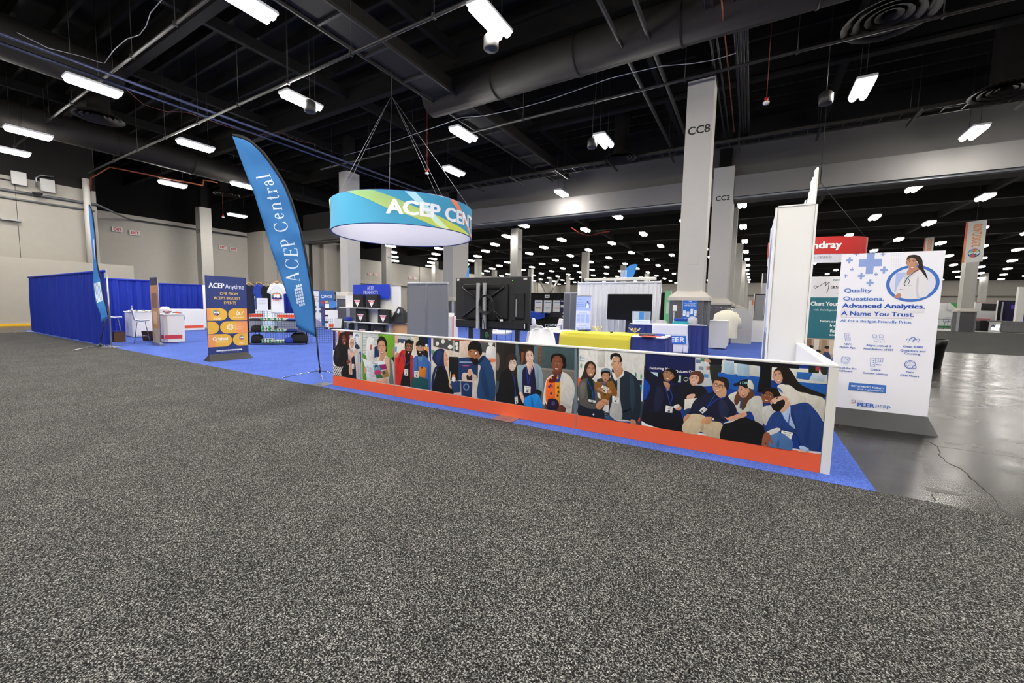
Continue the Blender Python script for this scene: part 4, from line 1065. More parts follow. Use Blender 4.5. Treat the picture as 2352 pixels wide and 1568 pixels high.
('2c2a20',1,[7080,994,7122,995,7130,929,7091,934]),
('2864b0',0,[6907,932,7026,935,7002,863,6904,869]),
('b4c8da',0,[7023,925,7126,923,7117,862,7002,861]),
('1a58a8',0,[6892,840,7137,832,7143,688,6900,729]),
('1040a0',0,[5497,721,5571,712,5580,517,5504,462]),
('e0e0de',0,[5499,228,5658,199,6147,199,6417,168,7163,200,7168,127,5505,106]),
('0e3c98',0,[6342,698,6637,677,6641,619,6346,639]),
('cdb8a6',1,[5756,178,5801,197,5861,191,5928,213,5935,167,5762,163]),
('0f1226',1,[5499,866,5565,804,5662,744,5733,709,5807,664,5893,706,5960,525,5905,475,5909,391,5955,250,5932,166,5762,168,5499,228,5507,396,5563,558,5574,647,5503,732]),
('1a1f3c',1,[5638,611,5688,639,5723,536,5680,378,5630,349]),
('0b0d16',1,[5495,317,5702,359,5913,317,5936,247,5932,166,5741,175,5509,230]),
('b88a66',1,[5713,707,5776,692,5783,651,5760,605,5727,665]),
('100e10','e',[5831,762,39,4,3,-65]),
('100e10','e',[5800,801,49,5,3,-57]),
('b07c58','f',[5763,785,53,-13,-17,-69],''),
('100e10',1,[5729,826,5758,852,5807,853,5838,816,5852,743,5833,720,5822,782,5789,816,5749,828]),
('1f3f9a',0,[5735,644,5791,458,5800,462,5745,647]),
('1f3f9a',0,[5800,459,5823,547,5814,550,5790,461]),
('1f3f9a',0,[5823,551,5783,642,5774,637,5814,546]),
('e6e6e2',0,[5752,443,5824,442,5822,371,5750,367]),
('7d8088',0,[5763,434,5813,433,5813,427,5762,428]),
('8d9098',0,[5769,414,5805,414,5805,408,5769,408]),
('55585c',0,[5776,397,5798,397,5797,375,5775,375]),
('c8987a',1,[5847,451,5890,473,5914,440,5896,408,5854,415]),
('e4e4e4',1,[5828,443,5875,476,5886,452,5854,423]),
('12141e',1,[5884,504,5894,674,5968,725,6026,701,6110,700,6155,634,6127,548,6076,479,5946,429]),
('4a3024','e',[6054,786,61,7,4,-72]),
('e2ae92','f',[6022,770,46,-4,-8,-72],''),
('5a3828',1,[5976,793,5986,836,6037,853,6093,836,6114,783,6103,740,6081,728,6073,788,6039,813,6002,810]),
('e0b096',1,[5956,567,5985,597,6035,608,6037,577,5998,531,5968,542]),
('dcdad0',0,[5940,541,6066,569,6031,441,5942,423]),
('24385c',1,[5944,423,6002,447,5968,374,5938,385]),
('171a34',1,[5942,312,5986,392,6035,536,6115,608,6177,641,6239,660,6347,629,6421,539,6419,429,6344,367,6258,332,6154,398,6081,376,5999,321]),
('232848',1,[6271,568,6324,565,6365,461,6317,383,6278,448]),
('cfa082',1,[6224,683,6315,715,6329,636,6291,596,6241,625]),
('2a1e18','e',[6282,761,63,7,3,-56]),
('d9a27e','f',[6253,719,52,-6,-10,-78],'g'),
('2a1e18',1,[6192,769,6209,801,6257,816,6310,809,6345,768,6346,708,6330,686,6314,744,6277,770,6232,775]),
('1f3f9a',0,[6224,625,6156,488,6164,484,6231,621]),
('1f3f9a',0,[6316,614,6247,585,6249,575,6318,605]),
('1f3f9a',0,[6245,584,6160,487,6166,480,6251,577]),
('e6e6e2',0,[6127,487,6165,459,6122,408,6087,437]),
('7d8088',0,[6128,477,6155,457,6152,453,6125,473]),
('8d9098',0,[6122,461,6141,447,6138,443,6118,457]),
('55585c',0,[6117,447,6128,439,6116,424,6105,433]),
('cbb896',1,[5988,361,6043,396,6136,390,6185,341,6284,347,6321,307,6320,251,6299,163,6204,166,6118,215,6046,160,5949,175,5931,246]),
('b8a482',1,[6112,329,6140,313,6136,229,6107,245]),
('c8946e',1,[5943,290,5941,338,5977,381,6008,375,5971,316]),
('d0986e',1,[6112,318,6137,369,6209,386,6221,347,6186,310,6141,297]),
('3c4048','e',[6224,366,16,3,1,-20]),
('d8dade','e',[6224,366,10,2,1,-12]),
('d8d8d4',1,[6320,332,6370,371,6479,414,6481,381,6363,350]),
('c9c8c0',1,[6347,624,6413,679,6472,675,6557,656,6632,658,6652,572,6666,371,6606,390,6577,464,6542,498,6451,464,6412,548]),
('0d0d10',1,[6301,164,6320,322,6388,359,6487,425,6572,414,6656,379,6684,316,6662,170,6435,156]),
('5a3a26',1,[6403,586,6422,668,6453,712,6545,723,6573,658,6527,603,6503,521,6474,507,6460,594,6429,540]),
('d8a082','f',[6481,703,47,2,0,-74],'o'),
('14181c',1,[6386,757,6424,775,6456,805,6516,817,6525,750,6503,727,6442,750,6405,737]),
('dad8d2',1,[6516,815,6550,796,6567,726,6521,735,6510,767]),
('9ae0d8','t',[6443,764,25,4,1],'/ DR'),
('2a4a80',0,[6460,625,6456,515,6470,516,6474,625]),
('d8a082',1,[6326,409,6351,403,6393,425,6468,467,6509,488,6520,445,6429,396,6387,374,6357,381]),
('c8c6c2',1,[6652,505,6660,564,6739,585,6787,564,6730,478,6696,376,6661,419]),
('15100f','e',[6724,702,81,-7,-5,-59]),
('8f5638','f',[6683,671,49,-4,-6,-71],''),
('15100f',1,[6640,696,6650,736,6697,753,6760,749,6794,697,6765,674,6723,707,6675,715,6653,679]),
('d8d4c8',1,[6759,768,6788,800,6849,802,6928,761,7017,744,7138,688,7144,489,7073,569,6988,630,6870,604,6803,679]),
('bcb8ac',1,[6976,702,6985,703,6988,630,6979,629]),
('5a80b0',1,[6759,768,6791,753,6809,718,6777,732]),
('1c1412',1,[6733,926,6769,971,6827,970,6870,921,6931,826,7015,781,7136,740,7117,719,7018,731,6988,741,6928,747,6857,799,6811,802,6784,865]),
('d6a083','f',[6758,876,39,11,13,-71],''),
('1c1412',1,[6723,906,6736,945,6777,972,6816,962,6845,872,6817,831,6790,884,6772,929,6745,929]),
('1f3c78',1,[6684,340,6722,477,6773,538,6848,591,6907,619,6994,651,7060,599,7133,478,7134,304,7097,209,7001,213,6976,255,6941,333,6816,359,6700,314]),
('16306a',1,[7019,505,7041,500,7044,343,7021,246,7003,298]),
('16306a',1,[6872,576,6904,543,6939,361,6906,393]),
('a8c0e0',1,[6804,542,6870,608,6884,503,6931,384,6857,442]),
('d6aa92',1,[6794,583,6852,648,6870,604,6814,520]),
('dfb49c','e',[6783,634,70,31,12,-44]),
('d0a088','e',[6836,655,14,2,1,-21]),
('17120f',1,[6724,600,6768,627,6817,655,6831,608,6789,537,6750,537,6729,563]),
('241a16',1,[6754,661,6769,669,6772,662,6758,654]),
('f4efe8',1,[6739,610,6756,621,6761,613,6746,603]),
('c89078',1,[6708,621,6720,630,6731,617,6722,607]),
('1f3f9a',0,[6811,508,6867,361,6874,366,6818,513]),
('1f3f9a',0,[6874,364,6878,529,6871,529,6866,363]),
('e6e6e2',0,[6821,354,6913,345,6900,265,6817,276]),
('7d8088',0,[6835,343,6899,337,6898,331,6834,337]),
('8d9098',0,[6843,322,6888,318,6888,312,6842,316]),
('55585c',0,[6851,305,6878,302,6877,279,6850,282]),
('4a72a4',1,[6720,274,6802,332,6899,278,6917,239,6908,161,6813,166,6733,172]),
('38608e',1,[6792,249,6808,252,6809,165,6789,171]),
('d8d6d4',1,[6697,313,6784,372,6811,348,6726,285]),
('8f5638',1,[6668,186,6671,265,6693,310,6725,304,6744,249,6766,210,6755,201,6725,236,6725,170,6706,164,6699,212,6689,171,6666,156]),
('a8c0e0',1,[6978,232,7042,217,7033,187,6977,199]),
('d6aa92',1,[6973,194,7022,185,7020,156,6968,150]),
],]

PW = thing('photo_wall', 'low white-framed wall with photo prints of people and an orange base stripe', 'display wall', (-6.5, 4.64, .008))
MB().use(white).box(0, .004, .0, 7.14, .07, 1.0).build('panel_body', PW)
MB().use(rail).rbox(-.01, -.008, 1.0, 7.215, .078, 1.022, .004).build('top_rail', PW, label='thin white rounded top rail')
MB().use(orange).box(0, -.002, .0, 7.139, .004, .178).build('base_stripe', PW, label='orange stripe along the bottom')
m = MB().use(mat('seam_grey', '9a9a9a', .5, .5))
for x in (1.574, 4.714): m.box(x-.003, -.004, 0, x+.003, .0, .999)
m.box(7.138, -.004, 0, 7.143, 0, 1); m.build('panel_seam', PW)
MB().use(rail).box(7.143, -.006, 0, 7.215, .078, 1.0).build('end_post', PW, label='white end post')
w = MB().use(white).box(7.13, .078, 0, 7.21, 2.94, 1.0); w.use(mat('seam_grey')).box(7.21, .078, .0, 7.212, 2.94, .012); w.build('side_wing', PW, label='white wing running back to the tower')
MB().use(rail).box(7.12, .078, 1.0, 7.215, 2.94, 1.022).build('wing_rail', PW)
PL = ['print of a woman in black beside a woman in a cream headscarf', 'print of a woman reading a magazine before a green wall', 'print of two bearded men, red jacket and blue fleece', 'print of a woman in a navy headscarf facing a man in navy', 'print of three women, one in an orange patterned top', 'print of a couple holding a small child', 'print of a seven-person group leaning together for a selfie']
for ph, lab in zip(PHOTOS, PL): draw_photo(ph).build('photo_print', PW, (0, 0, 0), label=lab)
# steel feet under the wall
def footplate(x, label):
    return tag(MB().use(steelc).box(x-.15, 4.40, .009, x+.15, 4.70, .016).use(mat('slot_blue', '3a4a9a', .5)).box(x-.05, 4.48, .016, x+.05, 4.495, .0165).build('foot_plate'), label, 'foot plate', 'steel foot plates of the photo wall')
footplate(-2.728, 'steel foot plate in front of the middle of the photo wall'); footplate(-6.691, 'steel foot plate at the left end of the photo wall, by the flag stand')
# ---------------------------------------------------------------- white tower with skyline crest
T = thing('display_tower', 'tall plain white tower panel at the right end of the booth', 'tower', (.49, 7.6, .008))
MB().use(white).box(-.25, 0, 0, .25, 1.95, 3.11).build('core_panel', T)
for x in (-.265, .235): MB().use(rail).box(x, -.01, 0, x+.03, .03, 3.12).build('corner_post', T); MB().use(rail).box(x, 1.92, 0, x+.03, 1.96, 3.12).build('corner_post', T)
MB().use(rail).box(-.265, -.01, 3.1, .265, .03, 3.12).build('top_trim', T); MB().use(mat('seam_grey')).box(-.238, -.012, 0, -.234, -.002, 3.1).box(.234, -.012, 0, .238, -.002, 3.1).build('edge_seam', T)
sk = [(.1,0),(.1,.51),(.16,.56),(.45,.6),(.5,.6),(.5,.52),(.72,.56),(.74,.53),(.92,.55),(.94,.4),(1.1,.42),(1.12,.3),(1.22,.34),(1.24,.2),(1.36,.22),(1.4,.08),(1.62,.09),(1.66,.42),(1.78,.4),(1.8,0)]
m = MB().use(white); n = len(sk); m.add([(.23, y, 3.12+z) for y, z in sk]+[(.25, y, 3.12+z) for y, z in sk], [tuple(range(n)), tuple(range(2*n-1, n-1, -1))]+[((i+1) % n, i, n+i, n+(i+1) % n) for i in range(n)])
m.build('skyline_crest', T, label='stepped white skyline cut-out on the top')
A = Art(); A.rect(0, 0, 1.9, 3.05, 'aab4c4'); A.rect(.1, 1.9, .8, 2.8, '27457e'); A.rect(.9, 1.2, 1.7, 2.5, 'd8dde6'); A.rect(.2, .5, 1.5, 1.1, '5a6a86'); A.build('side_graphic', T, (-.252, 1.93, .02), -pi/2)

# ---------------------------------------------------------------- big upright banner (tent base)
def tent_base(T, w, d, h, m_=None):
    m = MB().use(m_ or mat('base_black', '222224', .5)); x = w/2
    m.add([(-x-.0, -d, 0), (x+.0, -d, 0), (x, d, 0), (-x, d, 0), (-x+.06, -.018, h), (x-.06, -.018, h), (x-.06, .018, h), (-x+.06, .018, h)],
          [(0, 3, 2, 1), (4, 5, 6, 7), (0, 1, 5, 4), (1, 2, 6, 5), (2, 3, 7, 6), (3, 0, 4, 7)])
    return m.build('tent_base', T)
BP = thing('upright_banner', 'large pale lilac upright banner with doctor picture and blue lettering, black tent base', 'banner', (1.52, 7.1, 0), radians(1.5))
tent_base(BP, 1.13, .2, .2); MB().use(mat('banner_panel', 'ececf6', .5)).box(-.505, -.012, .18, .505, .012, 2.30).build('banner_panel', BP)
A = Art(); A.clip = (0, 0, 1, 2.1); W_, H_ = 1.0, 2.1      # u 0..1.0, v 0..2.1
# zoomed frame (1091x1568) -> panel coordinates
def bp(x, y):
    l = 190-(y-120)*.0495*1.0; r = 978-(y-92)*.109; top = 120+(x-190)*-.036; bot = 1297+(x-132)*.108
    v = (y-top)/(bot-top); lx = 190+(132-190)*v; rx = 978+(845-978)*v; return ((x-lx)/(rx-lx)*1.0, H_*(1-v))
A.rect(0, 0, W_, H_, 'f2f2fb')
def plus(x, y, s, col='8fa6de'):
    u, v = bp(x, y); s *= .00133; t = s*.33; A.rect(u-s, v-t*1.25, u+s, v+t*1.25, col); A.rect(u-t, v-s*1.25, u+t, v+s*1.25, col)
for a in ((418, 185, 88), (248, 167, 26), (272, 237, 15), (222, 286, 15), (349, 286, 26), (466, 273, 16), (528, 240, 28), (421, 338, 28), (303, 118, 18), (516, 120, 16)): plus(*a)
for i in range(5):
    for j in range(9): u, v = bp(585+i*17, 112+j*17); A.ell(u, v, .0022, .0028, '8d93b4', n=6)
for i in range(3):
    for j in range(3): u, v = bp(202+i*9, 122+j*12); A.ell(u, v, .0018, .002, '8d93b4', n=6)
cu, cv = bp(742, 342); A.rect(cu-.17, cv-.12, cu+.02, cv+.13, 'b9c6ee'); A.rect(cu+.06, cv-.17, cu+.15, cv+.15, '8fa6e6')
u0, _ = bp(545, 342); u1, _ = bp(937, 342); _, v0 = bp(742, 203); _, v1 = bp(742, 485); ru = (u1-u0)/2; rv = (v0-v1)/2
A.ell(cu, cv, ru*.86, rv*.86, 'e4e4f2', n=40); A.rect(cu-.165, cv-.1, cu-.02, cv+.14, 'b4c2ec')
A.ring(cu, cv, rv*.86, rv, '3f73c4', 0, 360, ru/rv, 48)
D_ = lambda pts: [bp(*p) for p in pts]
A.smooth(D_([(776,240),(800,185),(820,200),(826,250),(850,290),(852,315),(836,300),(812,270),(790,250)]), '2a1c18')
A.smooth(D_([(612,440),(640,350),(690,280),(740,250),(790,238),(832,262),(850,310),(856,400),(846,440),(760,458),(660,450),(610,446)]), 'e6e5ea')
A.smooth(D_([(700,262),(760,235),(778,248),(720,310),(690,350),(680,300)]), 'cfd0da'); A.smooth(D_([(708,240),(770,215),(790,240),(745,262),(706,280)]), 'c08a70')
A.smooth(D_([(770,380),(776,300),(790,300),(786,400),(796,455),(776,456)]), 'd0d0da'); A.smooth(D_([(620,430),(650,415),(662,438),(640,456),(612,446)]), 'c08a70')
A.line(D_([(780,238),(740,268),(705,300),(680,345),(690,360)]), .008, '1c2230'); A.line(D_([(705,300),(722,320),(716,345)]), .006, '1c2230'); A.line(D_([(650,388),(684,392)]), .006, '1c2230'); A.line(D_([(690,352),(740,358)]), .003, '8a8ea0')
A.smooth(D_([(698,160),(712,132),(760,124),(800,140),(816,175),(818,220),(840,262),(852,310),(836,290),(805,245),(790,215),(780,180),(740,150),(705,165)]), '2a1c18')
c0 = bp(736, 185); a0 = bp(774, 188); b0 = bp(742, 244)
A.person_face('c89276', [c0[0]*1000, c0[1]*1000, (a0[0]-c0[0])*1000, (a0[1]-c0[1])*1000, (b0[0]-c0[0])*1000, (b0[1]-c0[1])*1000], '')
A.smooth(D_([(698,165),(712,134),(760,126),(796,146),(800,175),(785,190),(772,160),(735,146),(708,160)]), '2a1c18')
u, v = bp(198, 555); A.rect(u-.005, v-.005, u+.83, v+.035, 'e8e6ec'); u, v = bp(192, 600); A.rect(u-.005, v, u+.73, v+.08, 'e8e6ec')
def bt(t, x, y, x1, size, col, bold=1, al='l'):
    u, v = bp(x, y); u1_, v_ = bp(x1, y)
    if al == 'l': A.text(t, u, v, size, col, bold, 'l', width=u1_-u)
    else: A.text(t, (u+u1_)/2, v, size, col, bold, 'c', width=u1_-u)
bt('Quality', 210, 410, 437, .052, '4f7cc8', 1.2); bt('Questions.', 204, 472, 534, .052, '4f7cc8', 1.2)
bt('Advanced Analytics.', 202, 526, 836, .056, '1d50b4', 1.6); bt('A Name You Trust.', 197, 585, 760, .056, '1d50b4', 1.6)
bt('All for a Budget-Friendly Price.', 193, 636, 745, .036, '4f7cc8', .8)
for t, x0, x1, y in (('NEW:', 228, 290, 815), ('Mobile App', 194, 322, 838), ('Aligns with all 3', 403, 592, 824), ('Foundations of EM', 384, 607, 850), ('Over 3,000', 677, 822, 833), ('Questions and', 657, 838, 862), ('Counting', 686, 801, 886),
    ('State-of-the-Art', 158, 335, 996), ('Dashboard', 181, 302, 1020), ('Create', 440, 517, 1012), ('Custom Quizzes', 382, 571, 1038), ('Earn', 698, 756, 1030), ('CME Hours', 658, 793, 1056)): bt(t, x0, y, x1, .024, '2f5cb8', 1)
ic = '3f6cc4'
def L_(pts, w=.0032): A.line(D_(pts), w, ic)
L_([(231,728),(272,722),(280,778),(240,784),(231,728)])
for i in range(2):
    for j in range(3): u, v = bp(246+i*16+j*2, 740+j*14); A.ring(u, v, .0055, .0085, ic, n=10)
for x, y in ((468,748),(516,748),(478,780),(524,782)): L_([(x-16,y-12),(x-2,y-14),(x+4,y-8),(x+14,y-12),(x+16,y+12),(x-2,y+10),(x-12,y+14),(x-16,y-12)])
for x, y, s in ((715,775,14),(750,768,20),(786,775,14)):
    u, v = bp(x, y); A.ring(u, v, s*.00085, s*.00125, ic, -60, 200, n=14); u, v = bp(x, y+20); A.ell(u, v, .005, .006, ic, n=8); L_([(x+2,y+6),(x,y+14)], .006)
L_([(212,915),(212,950),(282,955),(284,918),(212,915)]); L_([(222,908),(276,912),(272,945),(220,942),(222,908)]); u, v = bp(247, 935); A.ring(u, v, .016, .021, ic, 0, 180, n=14); L_([(230,962),(266,964)])
L_([(440,918),(478,920),(474,985),(438,980),(440,918)]); L_([(450,914),(500,920)]); L_([(500,918),(534,920),(532,948),(498,946),(500,918)]); A.text('?', *bp(510, 944), .022, ic, 1); L_([(482,968),(524,972)], .008)
for j in range(3): u, v = bp(462, 938+j*16); A.ell(u, v, .006, .006, ic, n=8); L_([(484,940+j*14),(500,941+j*14)])
u, v = bp(730, 966); A.ring(u, v, .048, .055, ic, n=26); A.ring(u, v, .036, .039, ic, n=26); L_([(730,944),(730,968),(716,976)], .006); u, v = bp(760, 986); A.ell(u, v, .022, .022, 'dfdfee'); A.ring(u, v, .015, .021, ic, n=18)
A.face(D_([(280,1108),(560,1130),(556,1192),(274,1166)]), '3f73c4'); bt('GET STARTED TODAY!', 294, 1140, 544, .022, 'f4f4fa', 1.4); bt('acep.org/peerprep', 344, 1164, 541, .022, 'e4e8f6', .8)
u, v = bp(300, 1265)
for i in range(4):
    for j in range(4):
        if (i*3+j*5) % 4 != 1: A.rect(u+i*.013, v-.015+j*.014, u+i*.013+.009, v-.005+j*.014, ['d83a5a', 'e8a030', '3f73c4', '8fa6de', '2f5cb8'][(i+2*j) % 5])
bt('ACEP', 345, 1257, 395, .014, '3f6cc4', 0); bt('PEER', 343, 1293, 478, .05, '3f6cc4', 2); bt('prep', 481, 1300, 592, .05, '5f84cc', .2)
A.build('banner_print', BP, (-.5, -.0125, .2))
# ---------------------------------------------------------------- teal conference banner behind it
T = thing('upright_banner', 'white and teal upright banner with script heading, behind the lilac banner', 'banner', (1.46, 9.9, 0))
tent_base(T, 1.1, .2, .2); MB().use(white).box(-.5, -.012, .18, .5, .012, 2.2).build('banner_panel', T)
A = Art(); A.rect(0, 0, 1, 2.0, 'ecebee'); A.rect(0, .80, 1, 1.60, '27707f'); A.rect(0, 0, 1, .80, 'b8a48e')
for k in range(8): A.rect(.02+k*.12, .5, .1+k*.12, .78, ['8e6a50', 'e6dccc', 'a88a6c', 'd8ccb8'][k % 4])
for k, (x, z, c) in enumerate(((.1, .5, '1f2f6a'), (.22, .42, '2a5aa8'), (.35, .5, '32406e'), (.5, .44, '1f4fae'), (.64, .5, '2a3a6a'), (.8, .44, '3a5aa0'))):
    A.ell(x, z-.2, .085, .26, c); A.ell(x, z+.09, .038, .055, ['c89478', '9a6a50'][k % 2]); A.ell(x, z+.13, .04, .03, '241a16')
A.rect(0, 0, 1, .2, '27707f')
A.text('INDEPEN', .35, 1.915, .032, '27707f', 1.6); s_ = lambda pts: A.line(pts, .009, '16161a')
s_([(.06,1.80),(.09,1.83),(.12,1.80),(.09,1.77),(.06,1.80)]); s_([(.12,1.80),(.2,1.86),(.25,1.90),(.24,1.82),(.3,1.9),(.29,1.76),(.27,1.68)])
A.text('aste', .33, 1.77, .075, '16161a', .4, width=.24); A.text('Presented', .44, 1.665, .016, '6a6a70'); 
A.text('Chart Your C', .03, 1.44, .075, 'f2f4f4', 2, width=.52); A.text('with the Independent E', .09, 1.34, .04, 'd4e2e6', .6, width=.44)
A.text('February 1', .2, 1.12, .045, 'f2f4f4', 1.2, width=.33); A.text('Irving,', .36, 1.04, .045, 'f2f4f4', 1.2, width=.2); A.text('Regis', .37, .93+.0, .06, 'f2f4f4', 2, width=.16); A.text('acep.o', .37, .86, .045, 'f2f4f4', 1, width=.18)
A.build('banner_print', T, (-.5, -.0125, .2))

# ---------------------------------------------------------------- "ACEP Anytime" banner
an = atan2(5.697-4.727, -11.261+11.296)
BA = thing('upright_banner', 'navy upright banner with orange and yellow event tiles, black tent base', 'banner', (-11.455, 5.2, .008), an)
tent_base(BA, .99, .19, .16); MB().use(mat('banner_panel_navy', '26366e', .5)).box(-.455, -.01, .12, .455, .01, 2.10).build('banner_panel', BA)
A = Art(); A.clip = (0, 0, .9, 1.96); A.rect(0, 0, .9, 1.96, '26366e')
def ap(x, y):   # frame (2352x1568) of region 440,600,800,840
    v = (y-(165+(x-160)*.0585))/((1415-(x-237)*.078)-(165+(x-160)*.0585)); lx = 158+(237-158)*v; rx = 797+(862-797)*v
    return ((x-lx)/(rx-lx)*.9, 1.96*(1-v))
def at_(t, x0, x1, y, size, col, bold=0): u, v = ap(x0, y); u1, _ = ap(x1, y); A.text(t, u, v, size, col, bold, width=u1-u)
at_('ACEP', 210, 452, 348, .12, 'f4f5f8', 1.8); at_('Anytime', 465, 770, 362, .12, 'e8ebf2', 0)
at_('CME FROM', 383, 672, 460, .07, 'f0c84c', .8); at_("ACEP'S BIGGEST", 292, 714, 530, .07, 'f0c84c', .8); at_('EVENTS', 450, 648, 604, .07, 'f0c84c', .8)
rows = [(672, 860, [(0, .445, 1), (.46, .9, 0)]), (872, 1064, [(0, .25, 1), (.27, .9, 0)]), (1070, 1265, [(0, .53, 1), (.545, .9, 0)])]
for y0, y1, tiles in rows:
    z1 = ap(500, y0)[1]; z0 = ap(500, y1)[1]; r = (z1-z0)/2; A.rect(0, z0, .9, z1, 'ee9a5a')
    for k, (a, b_, rt) in enumerate(tiles):
        if rt: A.rect(b_-r, z0, b_+.02, z1, '26366e'); A.ell(b_-r, (z0+z1)/2, r, r, 'e8b43c'); A.rect(max(a, b_-r*2.4), z0, b_-r, z1, 'e8b43c')
        else: A.rect(a-.02, z0, a+r, z1, '26366e'); A.ell(a+r, (z0+z1)/2, r, r, 'e8b43c'); A.rect(a+r, z0, min(.9, a+r*2.3), z1, 'e8b43c')
    A.rect(0, z0-.014, .9, z0, '26366e')
def ag(x, y, r): u, v = ap(x, y); globe(A, u, v, r)
ag(340, 738, .075); at_('SCIENTIFIC', 290, 400, 800, .016, 'f2dcb0'); at_('ASSEMBLY', 290, 400, 820, .02, 'f2dcb0'); at_('2023', 292, 404, 845, .035, 'f6efe0', 1)
u, v = ap(700, 750); A.line([(u-.07, v-.03), (u-.04, v+.07), (u, v-.01), (u+.02, v+.04), (u-.06, v-.04), (u+.04, v-.02), (u+.11, v+.06)], .014, 'f6efe0'); at_('ACCELERATE 24', 596, 772, 822, .03, 'f6efe0', .8)
u, v = ap(556, 962)
for k in range(8): a = k*pi/4+.4; A.ell(u+.062*cos(a), v+.07*sin(a), .016, .016, 'f6efe0'); A.line([(u+.05*cos(a), v+.055*sin(a)), (u+.026*cos(a+.35), v+.03*sin(a+.35))], .016, 'f6efe0')
for k, t in enumerate(('Pediatric', 'Emergency', 'Medicine')): at_(t, 632, (742, 768, 742)[k], 936+k*26, .026, 'f6dcae')
at_('ACADEMY', 632, 712, 1004, .014, 'f6dcae')
at_('Critical', 283, 524, 1172, .07, 'f4f1e6', 2); at_('decisions', 340, 526, 1196, .03, 'f6e2b8', .3); at_('IN EMERGENCY MEDICINE', 340, 526, 1214, .009, 'f6e2b8')
ag(744, 1125, .06); at_('SCIENTIFIC', 702, 790, 1185, .012, 'f2dcb0'); at_('2022', 702, 796, 1222, .03, 'f6efe0', 1)
u0, v0 = ap(350, 1352); u1, v1 = ap(756, 1300); A.rrect(u0, v0+.005, u1, v1, .012, 'eef0f4'); A.text('Learn more at acep.org/anytime', (u0+u1)/2, (v0+v1)/2-.009, .022, '4a5680', .8, 'c', width=(u1-u0)*.9); at_('Approved for AMA PRA Category 1 Credits', 425, 704, 1365, .011, 'b8bfd4')
A.build('banner_print', BA, (-.45, -.0105, .13))

# ---------------------------------------------------------------- round hanging sign
RC = (-13.5, 13.3); RR = 3.0; Z0 = 4.5; RH = 1.2
T = thing('hanging_ring_sign', 'large round blue and green fabric ring sign hanging from the ceiling', 'hanging sign', (RC[0], RC[1], Z0))
N = 192
m = MB().use(mat('ring_blue_fabric', '3a96ba', .75))
def rp(a, z, r=RR): return (r*cos(a), r*sin(a), z)
m.add([rp(2*pi*k/N, z, RR-.03*sin(pi*z/RH)) for z in (0, .3, .6, .9, 1.2) for k in range(N)], [(i*N+k, i*N+(k+1) % N, (i+1)*N+(k+1) % N, (i+1)*N+k) for i in range(4) for k in range(N)], True); m.build('outer_fabric', T)
m = MB().use(mat('ring_lining', 'c0c0cc', .85)); m.add([rp(2*pi*k/N, z, RR-.07) for z in (.012, 1.19) for k in range(N)], [(k, N+k, N+(k+1) % N, (k+1) % N) for k in range(N)], True); m.build('inner_lining', T, label='white inner fabric')
m = MB().use(mat('ring_frame', '2a3f86', .4))
for z in (0, RH): m.tube([rp(2*pi*k/N, z, RR-.03) for k in range(N)], .022, 8, closed=True)
m.build('ring_frame', T)
def rmap(u, v, w):   # u = arc metres, measured along the ring, zero where the ring is nearest
    a = u/RR+radians(-45.4); r = RR-.03*sin(pi*v/RH)+.010+w*3; return rp(a, v, r)
A = Art(rmap)
def band(pts0, pts1, col, col2=None):
    n = len(pts0); A.w += A.step
    c1 = lin(col); c2 = lin(col2 or col)
    for i in range(n-1):
        for j in range(12):
            for h in range(10):
                t0, t1 = j/12, (j+1)/12; q = []
                for t, e in ((t0, h/10), (t1, h/10), (t1, (h+1)/10), (t0, (h+1)/10)):
                    pa = [pts0[i][m_]+(pts0[i+1][m_]-pts0[i][m_])*t for m_ in (0, 1)]; pb = [pts1[i][m_]+(pts1[i+1][m_]-pts1[i][m_])*t for m_ in (0, 1)]
                    q.append([x+(y-x)*e for x, y in zip(pa, pb)])
                A.mb.add([A._pt(*p) for p in q], [(0, 1, 2, 3)])
                s0, s1 = (i+t0)/(n-1), (i+t1)/(n-1); f0 = tuple(a+(b_-a)*s0 for a, b_ in zip(c1, c2)); f1 = tuple(a+(b_-a)*s1 for a, b_ in zip(c1, c2)); A.mb.c += [f0, f1, f1, f0]
U = lambda deg: radians(deg+45.4)*RR
g1 = [(U(-88), 1.195), (U(-70), .86), (U(-57), .56), (U(-42), .34), (U(-27), .10), (U(-19), .0)]
g2 = [(U(-67), 1.195), (U(-52), .95), (U(-38), .68), (U(-22), .48), (U(-2), .24), (U(20), .02)]
band(g1, g2, '8cb878', 'c8d24c')
band([(U(-19), .0), (U(0), .0), (U(20), .0)], [(U(-10), .24+.08), (U(4), .2), (U(21), .02)], 'c8d24c')
band([(U(-44), 1.195), (U(-34), .75), (U(-27), .42), (U(-22), .16), (U(-17), .0)], [(U(-36.5), 1.195), (U(-27), .75), (U(-20.5), .42), (U(-14), .16), (U(-8), .0)], 'a8dcf0', 'dcecb0')
band([(U(-9), 1.195), (U(2), .8), (U(13), .4), (U(26), .0)], [(U(-1.5), 1.195), (U(8), .8), (U(19), .4), (U(32), .0)], 'f08050')
band([(U(-135), 1.195), (U(-141), .6), (U(-146), 0)], [(U(-116), 1.195), (U(-122), .6), (U(-131), 0)], '7cc06c')
vs_, fs, w = textmesh('ACEP CENTRAL', 2.2)
A.w = .003; uA, uP = U(-57), U(-17); va, _, wa = textmesh('ACEP', 2.2); kx = (uP-uA)/wa; kz = .52/.73
